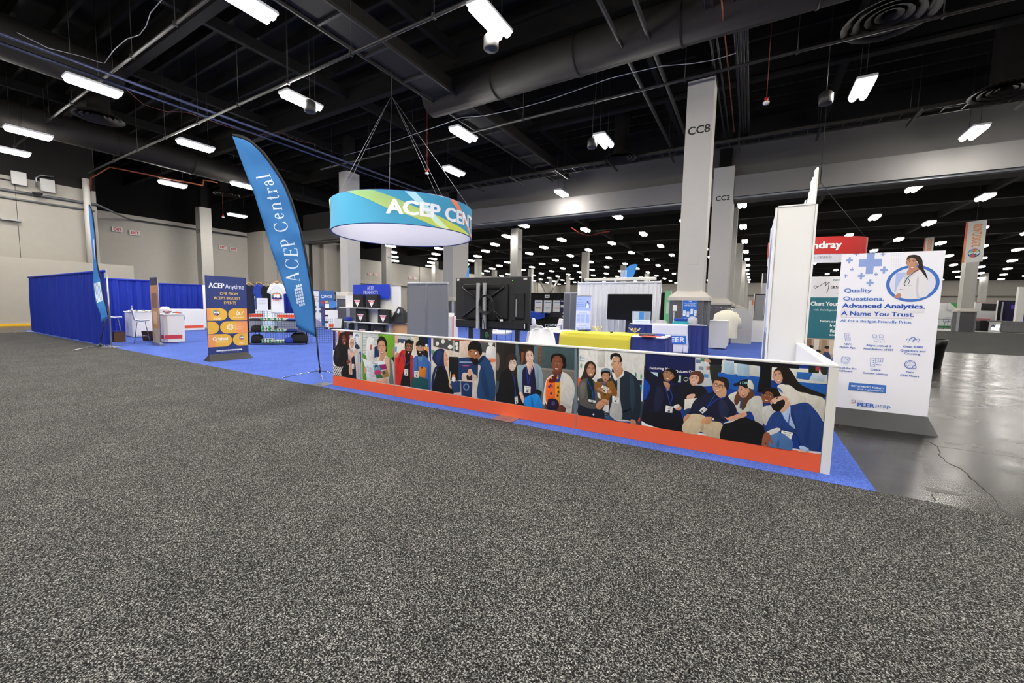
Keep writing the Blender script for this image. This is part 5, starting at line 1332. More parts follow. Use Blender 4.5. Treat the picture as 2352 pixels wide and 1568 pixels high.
for f_ in fs:
    P_ = [(uA+vs_[i][0]*kx, .36+vs_[i][1]*kz) for i in f_]; lo, hi = min(p[0] for p in P_), max(p[0] for p in P_); k0 = int(lo//.08)
    for k in range(k0, int(hi//.08)+1):
        Q = P_
        for lim, sg in ((k*.08, 1), ((k+1)*.08, -1)):
            R_ = []
            for i in range(len(Q)):
                p, q = Q[i-1], Q[i]; dp_, dq = (p[0]-lim)*sg, (q[0]-lim)*sg
                if (dp_ < 0) != (dq < 0): t = dp_/(dp_-dq); R_.append((p[0]+(q[0]-p[0])*t, p[1]+(q[1]-p[1])*t))
                if dq >= 0: R_.append(q)
            Q = R_
            if len(Q) < 3: break
        if len(Q) >= 3: A.mb.add([A._pt(*p) for p in Q], [tuple(range(len(Q)))]); A.mb.c += [lin('eceff2')]*len(Q)
A.build('sign_graphic', T, label='ACEP CENTRAL lettering and coloured diagonal bands')
m = MB().use(mat('cable_grey', '8a8a8c', .5)); tops = [(-1.2, -1.2, 5.3), (1.6, .8, 5.6)]
for k, a in enumerate((-150, -100, -20, 30, 80, 150)):
    q = rp(radians(a), RH, RR-.03); tp = ((-.9, -.9, 5.9) if k in (0, 1, 5) else (.9, .9, 5.9)) if False else (-.2, -.5, 5.8); m.tube([q, tp], .009, 4)
m.tube([(-.2, -.5, 5.8), (-.2, -.5, 7.45)], .01, 4); m.build('hanging_cables', T)

# ---------------------------------------------------------------- feather flags
def resamp(P, n):
    d = [0]
    for a, b_ in zip(P, P[1:]): d.append(d[-1]+hypot(b_[0]-a[0], b_[1]-a[1]))
    out = []
    for k in range(n+1):
        t = d[-1]*k/n; i = 0
        while i < len(P)-2 and d[i+1] < t: i += 1
        s = (t-d[i])/max(1e-6, d[i+1]-d[i]); out.append((P[i][0]+(P[i+1][0]-P[i][0])*s, P[i][1]+(P[i+1][1]-P[i][1])*s))
    return out
flagm = mat('flag_blue_cloth', '2e72b2', .75, bump=.3, scale=6)
def tripod(T, legs):
    for q in legs: MB().use(chrome).tube([(0, 0, .09), (q[0]*.4, q[1]*.4, .07), (q[0], q[1], .012)], .009, 6).build('leg', T)
    MB().use(black).cyl(0, 0, .04, .16, .022).build('hub', T)
outer = [(1.366, 4.53), (1.326, 4.55), (1.2, 4.54), (1.087, 4.489), (.872, 4.31), (.682, 4.041), (.516, 3.745), (.405, 3.434), (.295, 3.016), (.213, 2.587), (.145, 2.15), (.091, 1.739), (.059, 1.462), (.056, .794)]
inner = [(1.349, 4.49), (1.235, 4.475), (1.115, 4.443), (.906, 4.273), (.725, 4.019), (.56, 3.732), (.45, 3.428), (.334, 3.012), (.25, 2.584), (.183, 2.148), (.129, 1.738), (.094, 1.461), (.075, .795)]
left = [(1.367, 4.5), (1.259, 4.134), (1.149, 3.78), (1.048, 3.48), (.961, 3.14), (.859, 2.731), (.808, 2.491), (.715, 2.184), (.567, 1.655), (.455, 1.30), (.41, 1.094), (.43, .99), (.28, .902), (.076, .794)]
def wav(u, v): return .018*sin(v*5+u*7)*min(1, u*3)+.012*sin(v*11-u*5)*min(1, u*2.5)
T = thing('feather_flag', 'tall blue feather flag reading ACEP Central on a black pole, cross foot', 'flag', (-7.615, 5.134, .008), radians(56))
Nn = 44; Li = resamp(left[:11]+[(.42, 1.0)], Nn); In = resamp(inner[:-1]+[(.078, .80)], Nn)
def cloth(i, j): 
    a, b_ = Li[int(round(j*Nn))], In[int(round(j*Nn))]; u = a[0]+(b_[0]-a[0])*i; v = a[1]+(b_[1]-a[1])*i; return (-u, wav(u, v), v)
MB().use(flagm).grid(cloth, 12, Nn).build('flag_cloth', T, solid=.003)
m = MB().use(mat('sleeve_black', '101012', .7)); So = resamp(outer, Nn); Si = resamp([(1.36, 4.50)]+inner, Nn)
m.grid(lambda i, j: (-(So[int(round(j*Nn))][0]*(1-i)+Si[int(round(j*Nn))][0]*i), wav(.2, 0)*0-.006, So[int(round(j*Nn))][1]*(1-i)+Si[int(round(j*Nn))][1]*i), 1, Nn); m.build('pole_sleeve', T, solid=.02)
MB().use(black).tube([(-.055, 0, 1.0), (-.03, 0, .5), (0, 0, .1)], [.017, .015, .013], 10).build('pole', T)
tripod(T, [(-.68, -.2), (.62, -.5), (.05, -.62), (-.1, .6)])
base = [(.318, 1.9), (.335, 2.0), (.352, 2.442), (.422, 2.704), (.522, 2.993), (.58, 3.167), (.613, 3.343), (.645, 3.502), (.675, 3.595), (.705, 3.688), (.767, 3.837), (.80, 3.95)]
BL = resamp(base, 60); bl_len = sum(hypot(BL[i+1][0]-BL[i][0], BL[i+1][1]-BL[i][1]) for i in range(60))
A = Art(lambda u, v, w: (u, wav(-u, v)-w-.004, v)); sz = .235; tw = sum(SERIF[c][0] for c in 'ACEP Central')*sz; kk = bl_len/tw
def fpath(px):
    t = min(.999, max(0, (px+tw/2)/tw))*60; i = int(t); i2 = min(60, i+1); f_ = t-i; p = BL[i]; q = BL[i2]; i3 = min(60, i+3); i0 = max(0, i-3)
    dx, dz = -(BL[i3][0]-BL[i0][0]), BL[i3][1]-BL[i0][1]; L_ = hypot(dx, dz); return (-(p[0]+(q[0]-p[0])*f_)+.0, p[1]+(q[1]-p[1])*f_), (dx/L_, dz/L_)
for c_ in (0,): A.serif('ACEP Central', 0, 0, sz, 'd6e6f4', 'c', fpath)
gx, gz = Vector((-.312, 1.841)), Vector((-.436, 1.744))
for i in range(4):
    for j in range(7):
        if (i == 3 and j in (0, 6)) or (i == 0 and j == 6 and False): continue
        o_ = Vector((-.30, 1.86))+Vector((-.036, -.012))*i*1.0+Vector((.008, -.062))*j
        A.face([tuple(o_+Vector(q)) for q in ((0, 0), (-.028, -.008), (-.021, -.055), (.007, -.048))], 'cfe0f0')
A.build('flag_lettering', T, label='pale ACEP Central lettering and grid emblem')

# second flag, seen almost edge-on, by the end of the blue drape
T = thing('feather_flag', 'narrow blue feather flag seen nearly edge-on in front of the blue drape', 'flag', (-16.771, 4.148, .006), radians(76.1))
L2 = resamp([(0.051, 4.189), (0.051, 3.830), (0.046, 3.383), (0.031, 2.782), (0.034, 2.339), (0.071, 1.929), (0.053, 1.559), (0.028, 1.341), (-0.048, 1.019), (-0.037, 0.784)], 30)
R2 = resamp([(0.042, 4.203), (-0.009, 3.977), (-0.033, 3.394), (-0.030, 2.788), (-0.033, 2.497), (-0.082, 2.130), (-0.139, 1.436), (-0.201, 0.940), (-0.190, 0.887)], 30)
dp = lambda v: .05+1.6*min(1, max(0, (v-1.8)/1.2))*min(1, max(.1, (4.7-v)/1.4))
def cloth2(i, j):
    k = int(round(j*30)); a, b_ = L2[k], R2[k]; u = a[0]+(b_[0]-a[0])*i; v = a[1]+(b_[1]-a[1])*i
    return (-u, -.35*dp(v)*(1-i)*(.6+.4*j)+.02*sin(v*9)-.02, v)
MB().use(flagm).grid(cloth2, 8, 30).build('flag_cloth', T, solid=.003)
MB().use(mat('sleeve_black')).tube([(-p[0]+.012, -.012, p[1]) for p in R2[:-1]], .016, 8).build('pole_sleeve', T)
MB().use(black).tube([(-R2[-3][0], 0, R2[-3][1]), (0, 0, .1)], .012, 8).build('pole', T); tripod(T, [(-.55, -.45), (.5, .3), (.4, -.5), (-.3, .5)])
A = Art(lambda u, v, w: (u, w, v))
def onc(s_, t_): p = cloth2(s_, t_); return (p[0], p[1]-.012, p[2])
A = Art(lambda u, v, w: onc(u, v))
for i in range(5):
    for j in range(7): A.rect(.12+i*.165, .62+j*.031, .12+i*.165+.125, .62+j*.031+.023, 'cfe0f0')
for j in range(9): A.rect(.55, .16+j*.036, .8, .175+j*.036, 'cfe0f0')
A.build('flag_lettering', T)
# distant flags
def small_flag(pts, loc, rz, label):
    T = thing('feather_flag', label, 'flag', (loc[0], loc[1], .006), rz); n = len(pts)
    MB().use(mat('flag_light_blue', '3f8fd8', .7)).prism(pts, -.01, .01).build('flag_cloth', T); MB().use(black).tube([(0, 0, 0), (0, 0, pts[-1][1])], .02, 6).build('pole', T)
    return T
T = small_flag([(-0.077, 3.070), (0.002, 3.349), (0.169, 3.673), (0.408, 3.856), (0.630, 3.889), (0.765, 3.854), (0.668, 3.532), (0.510, 3.071)], (-6.11, 22.00), radians(15.5), 'blue feather flag whose rounded top shows above the white drape')
A = Art()
for i in range(5):
    for j in range(6): A.rect(-0.084+i*.065, 3.168+j*.07, -0.084+i*.065+.05, 3.168+j*.07+.05, 'cfe0f0')
A.build('flag_emblem', T, (0, -.012, 0))
small_flag([(-0.021, 3.078), (0.001, 3.383), (0.074, 3.689), (0.150, 3.742), (0.128, 3.437), (0.106, 3.081)], (-14.55, 19.34), radians(37.0), 'thin light blue feather flag tip beside the column, left of the black screen')
# ================================================================ pipe and drape
def drape(name, p0, p1, h, label, mt, parts_up=(0, 1), z0=.03, amp=.05, per=.19, header=True, group=None, gap=0):
    a, b_ = Vector(p0), Vector(p1); Ln = (b_-a).length; rz = atan2(b_.y-a.y, b_.x-a.x)
    T = thing(name, label, 'drape', (a.x, a.y, .008), rz, group); n = int(Ln/per*10); rs = random.random()*9
    def fn(i, j):
        x = Ln*i; z = z0+(h-z0)*j; k = .45+.55*min(1, (1-j)*3)
        return (x, amp*k*(sin(x/per*2*pi*.55+rs+.6*sin(x*1.3))+.45*sin(x/per*2*pi*1.3+rs*2)), z+.012*sin(x*5+rs)*(1-j))
    MB().use(mt).grid(fn, max(12, n), 5).build('curtain', T)
    MB().use(mt).tube([(0, 0, h-.03), (Ln, 0, h-.03)], .04, 8).build('crossbar', T)
    for q in parts_up:
        MB().use(steelc).cyl(Ln*q, .045, 0, h+.05, .025, n=12).build('upright', T); MB().use(steelc).box(Ln*q-.2, -.2, 0, Ln*q+.2, .25, .012).build('base_plate', T)
    return T
drape('drape_partition', (-26.6, 4.52), (-17.05, 4.42), 2.35, 'long blue drape along the aisle edge at the far left', bluec)
m = MB().use(mat('pole_silver', 'b8bcc0', .35, .7)).cyl(0, 0, 0, 2.42, .03, n=14)
drape('drape_partition', (-23.2, 5.2), (-22.9, 7.6), 2.33, 'blue drape behind the first white counter, right of the flag', bluec)
drape('drape_partition', (-26.3, 7.8), (-25.7, 10.6), 2.33, 'blue drape behind the emblem desk', bluec)
drape('drape_partition', (-27.6, 10.9), (-27.6, 16.8), 2.35, 'blue back drape behind the hanging shirts', bluec)
drape('drape_partition', (-27.8, 17), (-27.8, 21.2), 2.4, 'blue back drape behind the small booths right of the feather flag', bluec)
# ---------------------------------------------------------------- white counters and reception desk
def counter(loc, rz, w, d, label, h=1.0, stripe=False):
    T = thing('white_counter', label, 'counter', (loc[0], loc[1], .008), rz)
    MB().use(white).rbox(-w/2, -d/2, h-.035, w/2, d/2, h, .008).build('counter_top', T)
    c = .09; x, y = w/2-.02, d/2-.02
    MB().use(white).hprism([(-x+c, -y), (x-c, -y), (x, -y+c), (x, y), (x-.025, y), (x-.025, -y+c+.01), (x-c-.01, -y+.025), (-x+c+.01, -y+.025), (-x+.025, -y+c), (-x+.025, y), (-x, y), (-x, -y+c)], .03, h-.035).build('body', T)
    MB().use(black).box(-x+.2, -y+.02, 0, -x+.42, y-.05, .05).build('plinth_slot', T)
    if stripe:
        A = Art(); A.rect(-w/2+.12, .14, w/2-.12, .27, 'c8404a'); A.build('stripe', T, (0, -y-.001, 0)); A = Art(); A.rect(-.28, .14, .2, .28, 'c8404a'); A.build('stripe', T, (x+.001, 0, 0), pi/2)
    return T
counter((-21.1, 6.5), radians(-5), 1.25, .9, 'white counter with papers and a bottle, nearest the blue side drape')
MB().use(white).box(0, 0, 0, .03, .8, .96).build('side_panel', counter((-17.75, 6.2), radians(-5), 1.1, .6, 'white counter with chamfered corners and red stripe, in front of the emblem desk', stripe=True), (-.5, -.3, .03))
T = thing('reception_desk', 'white reception desk with round multicoloured emblem and orange stripe', 'desk', (-23.7, 8.65, .008), pi/2)
MB().use(white).box(-1.05, 0, .02, 1.05, .05, 1.02).build('front_panel', T); MB().use(white).rbox(-1.07, .0, 1.02, 1.07, .5, 1.05, .008).build('desk_top', T)
for x in (-1.05, 1.0): MB().use(white).box(x, .05, .02, x+.05, .48, 1.02).build('side_panel', T)
A = Art(); globe(A, -.07, .62, .31); A.rect(-1.0, .12, 1.0, .25, 'e0512f'); A.build('desk_graphic', T, (0, -.001, 0))
# ---------------------------------------------------------------- shell chairs
shellm = mat('white_shell', 'e8e8ea', .3)
def shell_pts(i, j, sc=1, arms=0):
    prof = [(-.21, .0), (-.205, .015), (-.15, .0), (-.02, -.015), (.1, -.01), (.16, .03), (.195, .12), (.215, .24), (.235, .36), (.245, .40)]
    t = j*(len(prof)-1); k = min(len(prof)-2, int(t)); f_ = t-k; y = prof[k][0]+(prof[k+1][0]-prof[k][0])*f_; z = prof[k][1]+(prof[k+1][1]-prof[k][1])*f_
    w = .235-.03*max(0, j-.55)*2; 
    if j > .66: w *= sqrt(max(.0, 1-((j-.66)/.34)**2*.9))
    if j < .1: w *= .85+1.5*j
    u = i*2-1; x = u*w; e = u*u
    return (x*sc, (y-.05*e*(j > .5)*min(1, (j-.5)*4))*sc, (z+.045*e*(1-abs(j-.45)*1.4))*sc)
def stool(loc, rz, label, seat=.75, group=None, legs='wire'):
    T = thing('shell_stool' if seat > .6 else 'shell_chair', label, 'chair', (loc[0], loc[1], .008), rz, group)
    MB().use(shellm).grid(lambda i, j: tuple(a+b_ for a, b_ in zip(shell_pts(i, j), (0, 0, seat))), 12, 22).build('seat_shell', T, solid=.012)
    for sx in (-1, 1):
        for sy in (-1, 1):
            m = MB().use(chrome); m.tube([(sx*.14, sy*.1, seat-.03), (sx*.21, sy*.2, .0)], .009, 6); m.tube([(sx*.08, sy*.1, seat-.03), (sx*.21, sy*.2, .01)], .006, 6); m.build('leg', T)
    m = MB().use(chrome); f_ = .3
    for a, b_ in (((-1, -1), (1, -1)), ((1, -1), (1, 1)), ((1, 1), (-1, 1)), ((-1, 1), (-1, -1))):
        q = lambda s_: (s_[0]*(.21-.07*f_), s_[1]*(.2-.1*f_), seat*f_); m.tube([q(a), q(b_)], .006, 6)
    m.build('foot_rail', T); return T
stool((-21.45, 5.75), radians(162), 'white shell stool on wire legs beside the blue drape end')
stool((-18.0, 5.5), radians(162), 'white shell stool pulled up to the striped counter')
stool((-24.6, 8.5), radians(90), 'white shell stool behind the emblem desk, only its back showing')
stool((-3.43, 6.47), radians(-15), 'white shell stool back standing left of two behind the photo wall')
stool((-2.72, 5.61), radians(40), 'white shell stool back nearest the skirted table, right of two')
# things on the counters
def bottle(loc, label):
    T = thing('water_bottle', label, 'bottle', loc, 0)
    MB().use(mat('clear_plastic', 'c8d4e0', .1, trans=.8)).lathe([(0, 0), (.032, 0), (.033, .12), (.03, .15), (.013, .19), (.013, .2)], 16).build('body', T); MB().use(white).cyl(0, 0, .2, .22, .015).build('cap', T); MB().use(mat('label_blue', '8fb4dc', .5)).lathe([(.0335, .06), (.0335, .11)], 16).build('bottle_label', T)
bottle((-21.3, 6.25, 1.01), 'clear water bottle on the first white counter')
pm = mat('paper', 'ececea', .8)
def paper(loc, rz, label, c='ececea', w=.22, l=.3, t=.006, group=None, cat='paper'):
    o = MB().use(mat('paper_'+c, c, .7)).box(-w/2, -l/2, 0, w/2, l/2, t).build('paper_sheet', None, loc, rz); return tag(o, label, cat, group)
for k, (dx, dy) in enumerate(((.2, -.1), (.35, .12), (.45, -.05), (.5, .15), (.02, -.15))):
    o = MB().use(pm).grid(lambda i, j: ((i-.5)*.34, (j-.5)*.26, .03+.03*sin(i*7+k)*sin(j*6+k*2)), 8, 8).build('crumpled_bag', None, (-21.1+dx, 6.4+dy, 1.012), k); tag(o, 'crumpled white paper bag lying on the first white counter', 'paper bag', 'crumpled white bags on the counter')
T = thing('candy_bowl', 'small clear bowl of red and white sweets on the striped counter', 'bowl', (-17.75, 6.15, 1.01)); MB().use(mat('clear_plastic')).lathe([(.05, 0), (.09, .03), (.13, .09)], 20).build('bowl', T)
m = MB().use(mat('sweet_red', 'c8404a', .5))
for k in range(26):
    a = k*2.4; r = .1*sqrt(k/26); m.use(mat('sweet_red') if k % 2 else mat('sweet_pale', 'e8c8c8', .5)); m.obox((r*cos(a), r*sin(a), .06+.04*(1-r/.1)), .05, .03, .02, a, .4)
o = m.build('sweets', T); o['kind'] = 'stuff'
def carton(loc, w, d, h, c, label, rz=0, cat='box'):
    T = thing('cardboard_box', label, cat, loc, rz); MB().use(mat('card_'+c, c, .8)).box(-w/2, -d/2, 0, w/2, d/2, h).build('body', T); MB().use(mat('card_lid_'+c, c, .7)).box(-w/2-.004, -d/2-.004, h-.03, w/2+.004, d/2+.004, h).build('lid', T); return T
carton((-18.9, 5.15, .008), .2, .3, .34, '6a4a34', 'tall brown cardboard box behind the silver drape pole')
T = thing('shopping_bag', 'open brown paper bag on the carpet under the second stool', 'bag', (-17.55, 6.0+.75, .008), .4)
T.location = (-18.55, 5.95, .008)
MB().use(mat('brown_paper', '4a3426', .8)).add([(-.22, -.14, 0), (.22, -.14, 0), (.22, .14, 0), (-.22, .14, 0), (-.25, -.16, .36), (.25, -.16, .33), (.24, .16, .38), (-.24, .16, .34)], [(0, 3, 2, 1), (0, 1, 5, 4), (1, 2, 6, 5), (2, 3, 7, 6), (3, 0, 4, 7)]).build('bag_body', T); MB().use(white).tube([(-.08, -.1, .36), (-.05, -.1, .46), (.05, -.1, .48), (.09, -.1, .37)], .008, 6).build('handle', T)
# banner stand seen edge-on
T = thing('retractable_banner', 'retractable banner seen edge-on with silver pole, between the counters', 'banner', (-16.75, 5.5, .008), radians(-6))
MB().use(steelc).rbox(-.45, -.05, .0, .45, .05, .09, .01).build('cassette', T); MB().use(steelc).cyl(0, .09, .02, 2.16, .012).build('support_pole', T)
for x in (-.3, .3): MB().use(steelc).box(x-.02, -.22, 0, x+.02, .22, .012).build('foot', T)
A = Art(); A.rect(-.42, .09, .42, 2.2, 'c89456'); A.rect(-.42, 1.95, .42, 2.2, '3c3a3e'); A.rect(-.42, .09, .42, .55, 'b8a888'); A.rect(-.3, 1.2, .3, 1.7, '8a6a4a'); A.rect(-.3, .7, .2, 1.1, 'dcb888'); A.build('banner_print', T, (0, -.02, 0)); MB().use(steelc).box(-.43, -.03, 2.19, .43, -.005, 2.215).build('top_rail', T)
# white banner right of the blue drape, with blue and yellow mosaic
T = thing('retractable_banner', 'narrow white banner with blue and yellow squares, left of the navy banner', 'banner', (-24.9, 10.6, .008), radians(75)); A = Art(); A.rect(-.4, .05, .4, 2.3, 'e8eaee')
for i in range(8):
    for j in range(15):
        if random.random() < .78-.05*j+.04*i: A.rect(-.02+i*.05, .08+j*.075, .02+i*.05, .14+j*.075, random.choice(['2348a8', '2348a8', '2f5cc0', 'd8b030']))
A.build('banner_print', T, (0, -.02, 0)); MB().use(white).box(-.4, -.018, .04, .4, -.004, 2.3).build('backing', T); MB().use(steelc).rbox(-.42, -.06, 0, .42, .06, .06, .01).build('cassette', T)

# ---------------------------------------------------------------- merchandise rack
RT = thing('merchandise_rack', 'black wire grid rack with shelves for shirts and bags', 'rack', (-14.35, 8.05, .008), radians(42.7))
gm = mat('black_wire', '101012', .4, .3)
def gridpanel(x0, x1, z0, z1, y, rz=0):
    m = MB().use(gm); n = int((x1-x0)/.075); k = int((z1-z0)/.075)
    for i in range(n+1): x = x0+(x1-x0)*i/n; m.box(x-.003, y-.003, z0, x+.003, y+.003, z1)
    for i in range(k+1): z = z0+(z1-z0)*i/k; m.box(x0, y-.003, z-.003, x1, y+.003, z+.003)
    return m
for x0, x1 in ((-.95, -.35), (-.33, .27), (.29, .9)): gridpanel(x0, x1, .02, 1.3, .18).build('grid_panel', RT)
gridpanel(0, .9, .02, .9, 0).build('grid_panel', RT, (.9, .2, 0), radians(20))
for x in (-.96, .92): MB().use(gm).box(x-.02, .16, 0, x+.02, .2, 1.35).build('post', RT)
for x in (-.55, .45): MB().use(gm).box(x-.012, .17, 1.3, x+.012, .19, 2.12).build('post', RT)
MB().use(gm).box(-.9, .16, 2.1, .9, .18, 2.12).build('hang_bar', RT)
for z in (.06, .45, .84): MB().use(gm).box(-.95, -.2, z-.012, .92, .17, z).build('shelf', RT)
RM = Matrix.Translation((-14.35, 8.05, .008)) @ Matrix.Rotation(radians(42.7), 4, 'Z')
def rk(x, y, z): return tuple(RM @ Vector((x, y, z)))
def shirt(x, y, zt, w, h, col, label, long=False, turn=0, decal=None, back=None):
    T = thing('hanging_shirt', label, 'shirt', rk(x, y, zt), radians(42.7)+turn); mt = mat('shirt_'+col, col, .85); W_ = w/2
    o = [(-.08, -.02), (-W_*.62, -.07), (-W_*.95, -.26 if not long else -.3), (-W_*1.0, -.36) if not long else (-W_*1.05, -h*.95), (-W_*.74, -.4) if not long else (-W_*.86, -h*.97), (-W_*.62, -.26), (-W_*.64, -h*.6), (-W_*.66, -h), (0, -h*1.01), (W_*.66, -h), (W_*.64, -h*.6), (W_*.62, -.26), (W_*.74, -.4) if not long else (W_*.86, -h*.97), (W_*1.0, -.36) if not long else (W_*1.05, -h*.95), (W_*.95, -.26 if not long else -.3), (W_*.62, -.07), (.08, -.02), (0, -.06)]
    n = len(o); e = .045
    vs_ = [(a, -e*.2, b_) for a, b_ in o]+[(a, e*.2, b_) for a, b_ in o]; inner_ = [(a*.86, b_*.96-.02) for a, b_ in o]
    vs_ += [(a, -e+.02*sin(a*22+b_*3), b_) for a, b_ in inner_]+[(a, e, b_) for a, b_ in inner_]
    fs = [((i+1) % n, i, n+i, n+(i+1) % n) for i in range(n)]+[(i, (i+1) % n, 2*n+(i+1) % n, 2*n+i) for i in range(n)]+[(n+(i+1) % n, n+i, 3*n+i, 3*n+(i+1) % n) for i in range(n)]+[tuple(range(2*n, 3*n)), tuple(range(4*n-1, 3*n-1, -1))]
    MB().use(mt).add(vs_, fs).build('shirt_body', T)
    MB().use(mat('hanger_wood', 'c8965c', .5)).tube([(-W_*.5, 0, -.05), (-.06, 0, .02), (0, 0, .04), (.06, 0, .02), (W_*.5, 0, -.05)], .014, 6).build('hanger', T); MB().use(chrome).tube([(0, 0, .04), (0, .03, .1), (0, .06, .08)], .004, 5).build('hanger_hook', T)
    if decal: A = Art(); decal(A); A.build('shirt_print', T.children[0], (0, -e-.022, 0))
    return T
shirt(-.78, -.1, 2.08, .44, 1.0, '101830', 'dark navy hanging shirt, leftmost on the rack', turn=.5)
shirt(-.52, .02, 2.12, .4, .9, '1f3f9c', 'royal blue hanging shirt between the navy and black ones', turn=.6)
shirt(-.3, .05, 2.07, .5, .85, '0e0f14', 'black hanging shirt behind the white one')
def dec1(A):
    A.ell(0, -.48, .16, .13, '2a8a7a', a0=-10, a1=190); A.ell(0, -.48, .16, .11, 'e06a2a', a0=20, a1=160); A.ell(0, -.47, .11, .06, 'f0c040', a0=20, a1=160); A.rect(-.16, -.56, .16, -.5, '3a2a6a'); A.rect(-.16, -.5, .16, -.485, 'c83a4a')
    A.face([(-.09, -.53), (0, -.5), (-.02, -.39), (-.1, -.42)], 'f2f2f2'); A.face([(0, -.53), (.09, -.52), (.08, -.4), (-.01, -.41)], 'f8f8f8'); [A.rect(-.12+k*.05, -.62, -.085+k*.05, -.59, 'd84a5a') for k in range(5)]
shirt(.1, -.15, 2.16, .62, 1.06, 'e8e8ea', 'white hanging T-shirt with round sunset print', decal=dec1, turn=.05)
shirt(.66, .05, 2.07, .46, .8, '101014', 'black hanging shirt right of the white one')
def dec2(A): A.text('EMERGENCY', 0, -.22, .05, 'e8eaf2', 1.5, 'c', width=.34); A.text('CARE', 0, -.3, .05, 'e8eaf2', 1.5, 'c', width=.2)
shirt(.92, -.12, 2.1, .6, 1.0, '16399c', 'royal blue long-sleeved shirt partly behind the feather flag', long=True, decal=dec2)
T = thing('sign_holder', 'small white notice sheet in a holder on the rack', 'notice', rk(-.38, -.14, .85), radians(42.7)); MB().use(gm).box(-.012, 0, 0, .012, .02, .35).build('stem', T)
A = Art(); A.rect(-.17, .32, .17, .76, 'e6eaf0'); A.rect(-.1, .66, .1, .68, '8a94a8'); A.rect(-.13, .6, .13, .61, 'a8b0c0'); A.rect(-.13, .57, .13, .58, 'a8b0c0'); A.rect(-.1, .53, .1, .54, 'a8b0c0'); A.build('notice_print', T, (0, -.006, 0)); MB().use(pm).box(-.17, -.005, .32, .17, .002, .76).build('notice_backing', T)
fold0 = None
def folded(x, y, z, n, lab, green=True):
    global fold0
    for k in range(n):
        if fold0 is None:
            fold0 = thing('folded_shirt', 'x', 'shirt', (0, 0, 0)); MB().use(mat('shirt_white', 'e4e6e4', .85)).rbox(-.17, -.14, 0, .17, .14, .05, .018).build('shirt_body', fold0)
            A = Art()
            for sx in (-1, 1): A.smooth([(sx*.11, .002), (sx*.15, .014), (sx*.14, .04), (sx*.09, .048), (sx*.06, .03), (sx*.07, .008)], '2f8a4a')
            A.rect(-.02, .006, .02, .042, '2a2a2e'); A.build('shirt_print', fold0.children[0], (0, -.141, 0)); o = fold0
        else: o = dup(fold0)
        o.location = rk(x+random.uniform(-.01, .01), y, z+k*.05); o.rotation_euler = (0, 0, radians(42.7)+random.uniform(-.06, .06))
        o['label'] = 'folded white shirt with green print, '+lab; o['group'] = 'folded white shirts on the rack'
folded(-.28, -.03, .84, 2, 'in the left pile on the top shelf'); folded(.12, -.03, .84, 2, 'in the right pile on the top shelf')
folded(-.27, -.03, .45, 4, 'in the left pile on the middle shelf'); folded(.14, -.03, .45, 2, 'in the right pile on the middle shelf')
folded(-.26, -.03, .06, 3, 'in the left pile on the bottom shelf'); folded(.13, -.03, .06, 2, 'in the right pile on the bottom shelf')
def soft(x, y, z, w, d, h, c, label, cat='bag', name='soft_bag', handle=True):
    T = thing(name, label, cat, rk(x, y, z), radians(42.7)); m = MB().use(mat('soft_'+c, c, .85, bump=.4, scale=14))
    m.lathe([(0, 0), (.9, 0), (1, .25), (.93, .7), (.6, .95), (0, 1)], 16); m.v = [(a*w/2*(1 if abs(a) < .8 else 1), b_*d/2, c_*h) for a, b_, c_ in m.v]; m.build('body', T)
    if handle: MB().use(mat('strap_black', '0a0a0c', .7)).tube([(-w*.2, 0, h*.9), (-w*.12, 0, h*1.25), (w*.12, 0, h*1.28), (w*.2, 0, h*.9)], .012, 6).build('handle', T)
soft(.72, 0, .06, .6, .34, .36, '0c0c0e', 'black duffel bag on the bottom shelf at the right')
soft(-.62, 0, .06, .4, .3, .3, '0d0d10', 'black bag on the bottom shelf, left of the white shirts'); soft(-.62, 0, .45, .4, .3, .22, '0e0e12', 'black folded top on the middle shelf at the left', 'clothes', 'folded_clothes', False); soft(.5, 0, .45, .36, .28, .1, '14286e', 'blue folded top on the middle shelf', 'clothes', 'folded_clothes', False)
soft(-.62, 0, .84, .5, .3, .07, '12141c', 'dark folded top on the top shelf at the left', 'clothes', 'folded_clothes', False); soft(.5, 0, .84, .36, .28, .08, '1a2f7c', 'blue folded top on the top shelf', 'clothes', 'folded_clothes', False); soft(.8, -.02, .84, .3, .3, .14, '0c0c10', 'black cap pile on the top shelf at the right', 'clothes', 'folded_clothes', False); soft(.42, -.12, .06, .3, .24, .2, '1c348a', 'round blue cap standing on the bottom shelf', 'cap', 'baseball_cap', False)
# small booths behind the rack
def poster(x, y, rz, w, h, z0, paint, label, name='poster_banner', th=.01, foot=True, cat='poster', base=.008):
    T = thing(name, label, cat, (x, y, base), rz); MB().use(white).box(-w/2, 0, z0, w/2, th, z0+h).build('backing', T); A = Art(); A.rect(-w/2, z0, w/2, z0+h, 'e8eaee'); paint(A, -w/2, z0, w, h); A.build('print', T, (0, -.001, 0))
    if foot and z0 > .01: MB().use(steelc).box(-w/2, -.04, 0, w/2, .05, z0).build('base', T)
    return T
def blocks(*L):
    def f_(A, x, z, w, h):
        for a, b_, c, d, col in L: A.rect(x+a*w, z+b_*h, x+c*w, z+d*h, col)
    return f_
fz = radians(75)
poster(-22.19, 11.34, fz, 1.3, 1.9, .35, blocks((0,0,1,.05,'cfd4da'),(.2,.6,.75,.66,'7aa09a'),(.2,.5,.4,.56,'b8c0c8'),(.1,.15,.3,.25,'8090a0')), 'white poster panel behind the hanging navy shirt')
poster(-20.33, 11.27, fz, .9, 1.9, .3, blocks((0,0,1,1,'c8def0'),(.1,.1,.9,.5,'e8f0f6'),(.2,.6,.8,.9,'88b4dc')), 'pale blue poster behind the white T-shirt')
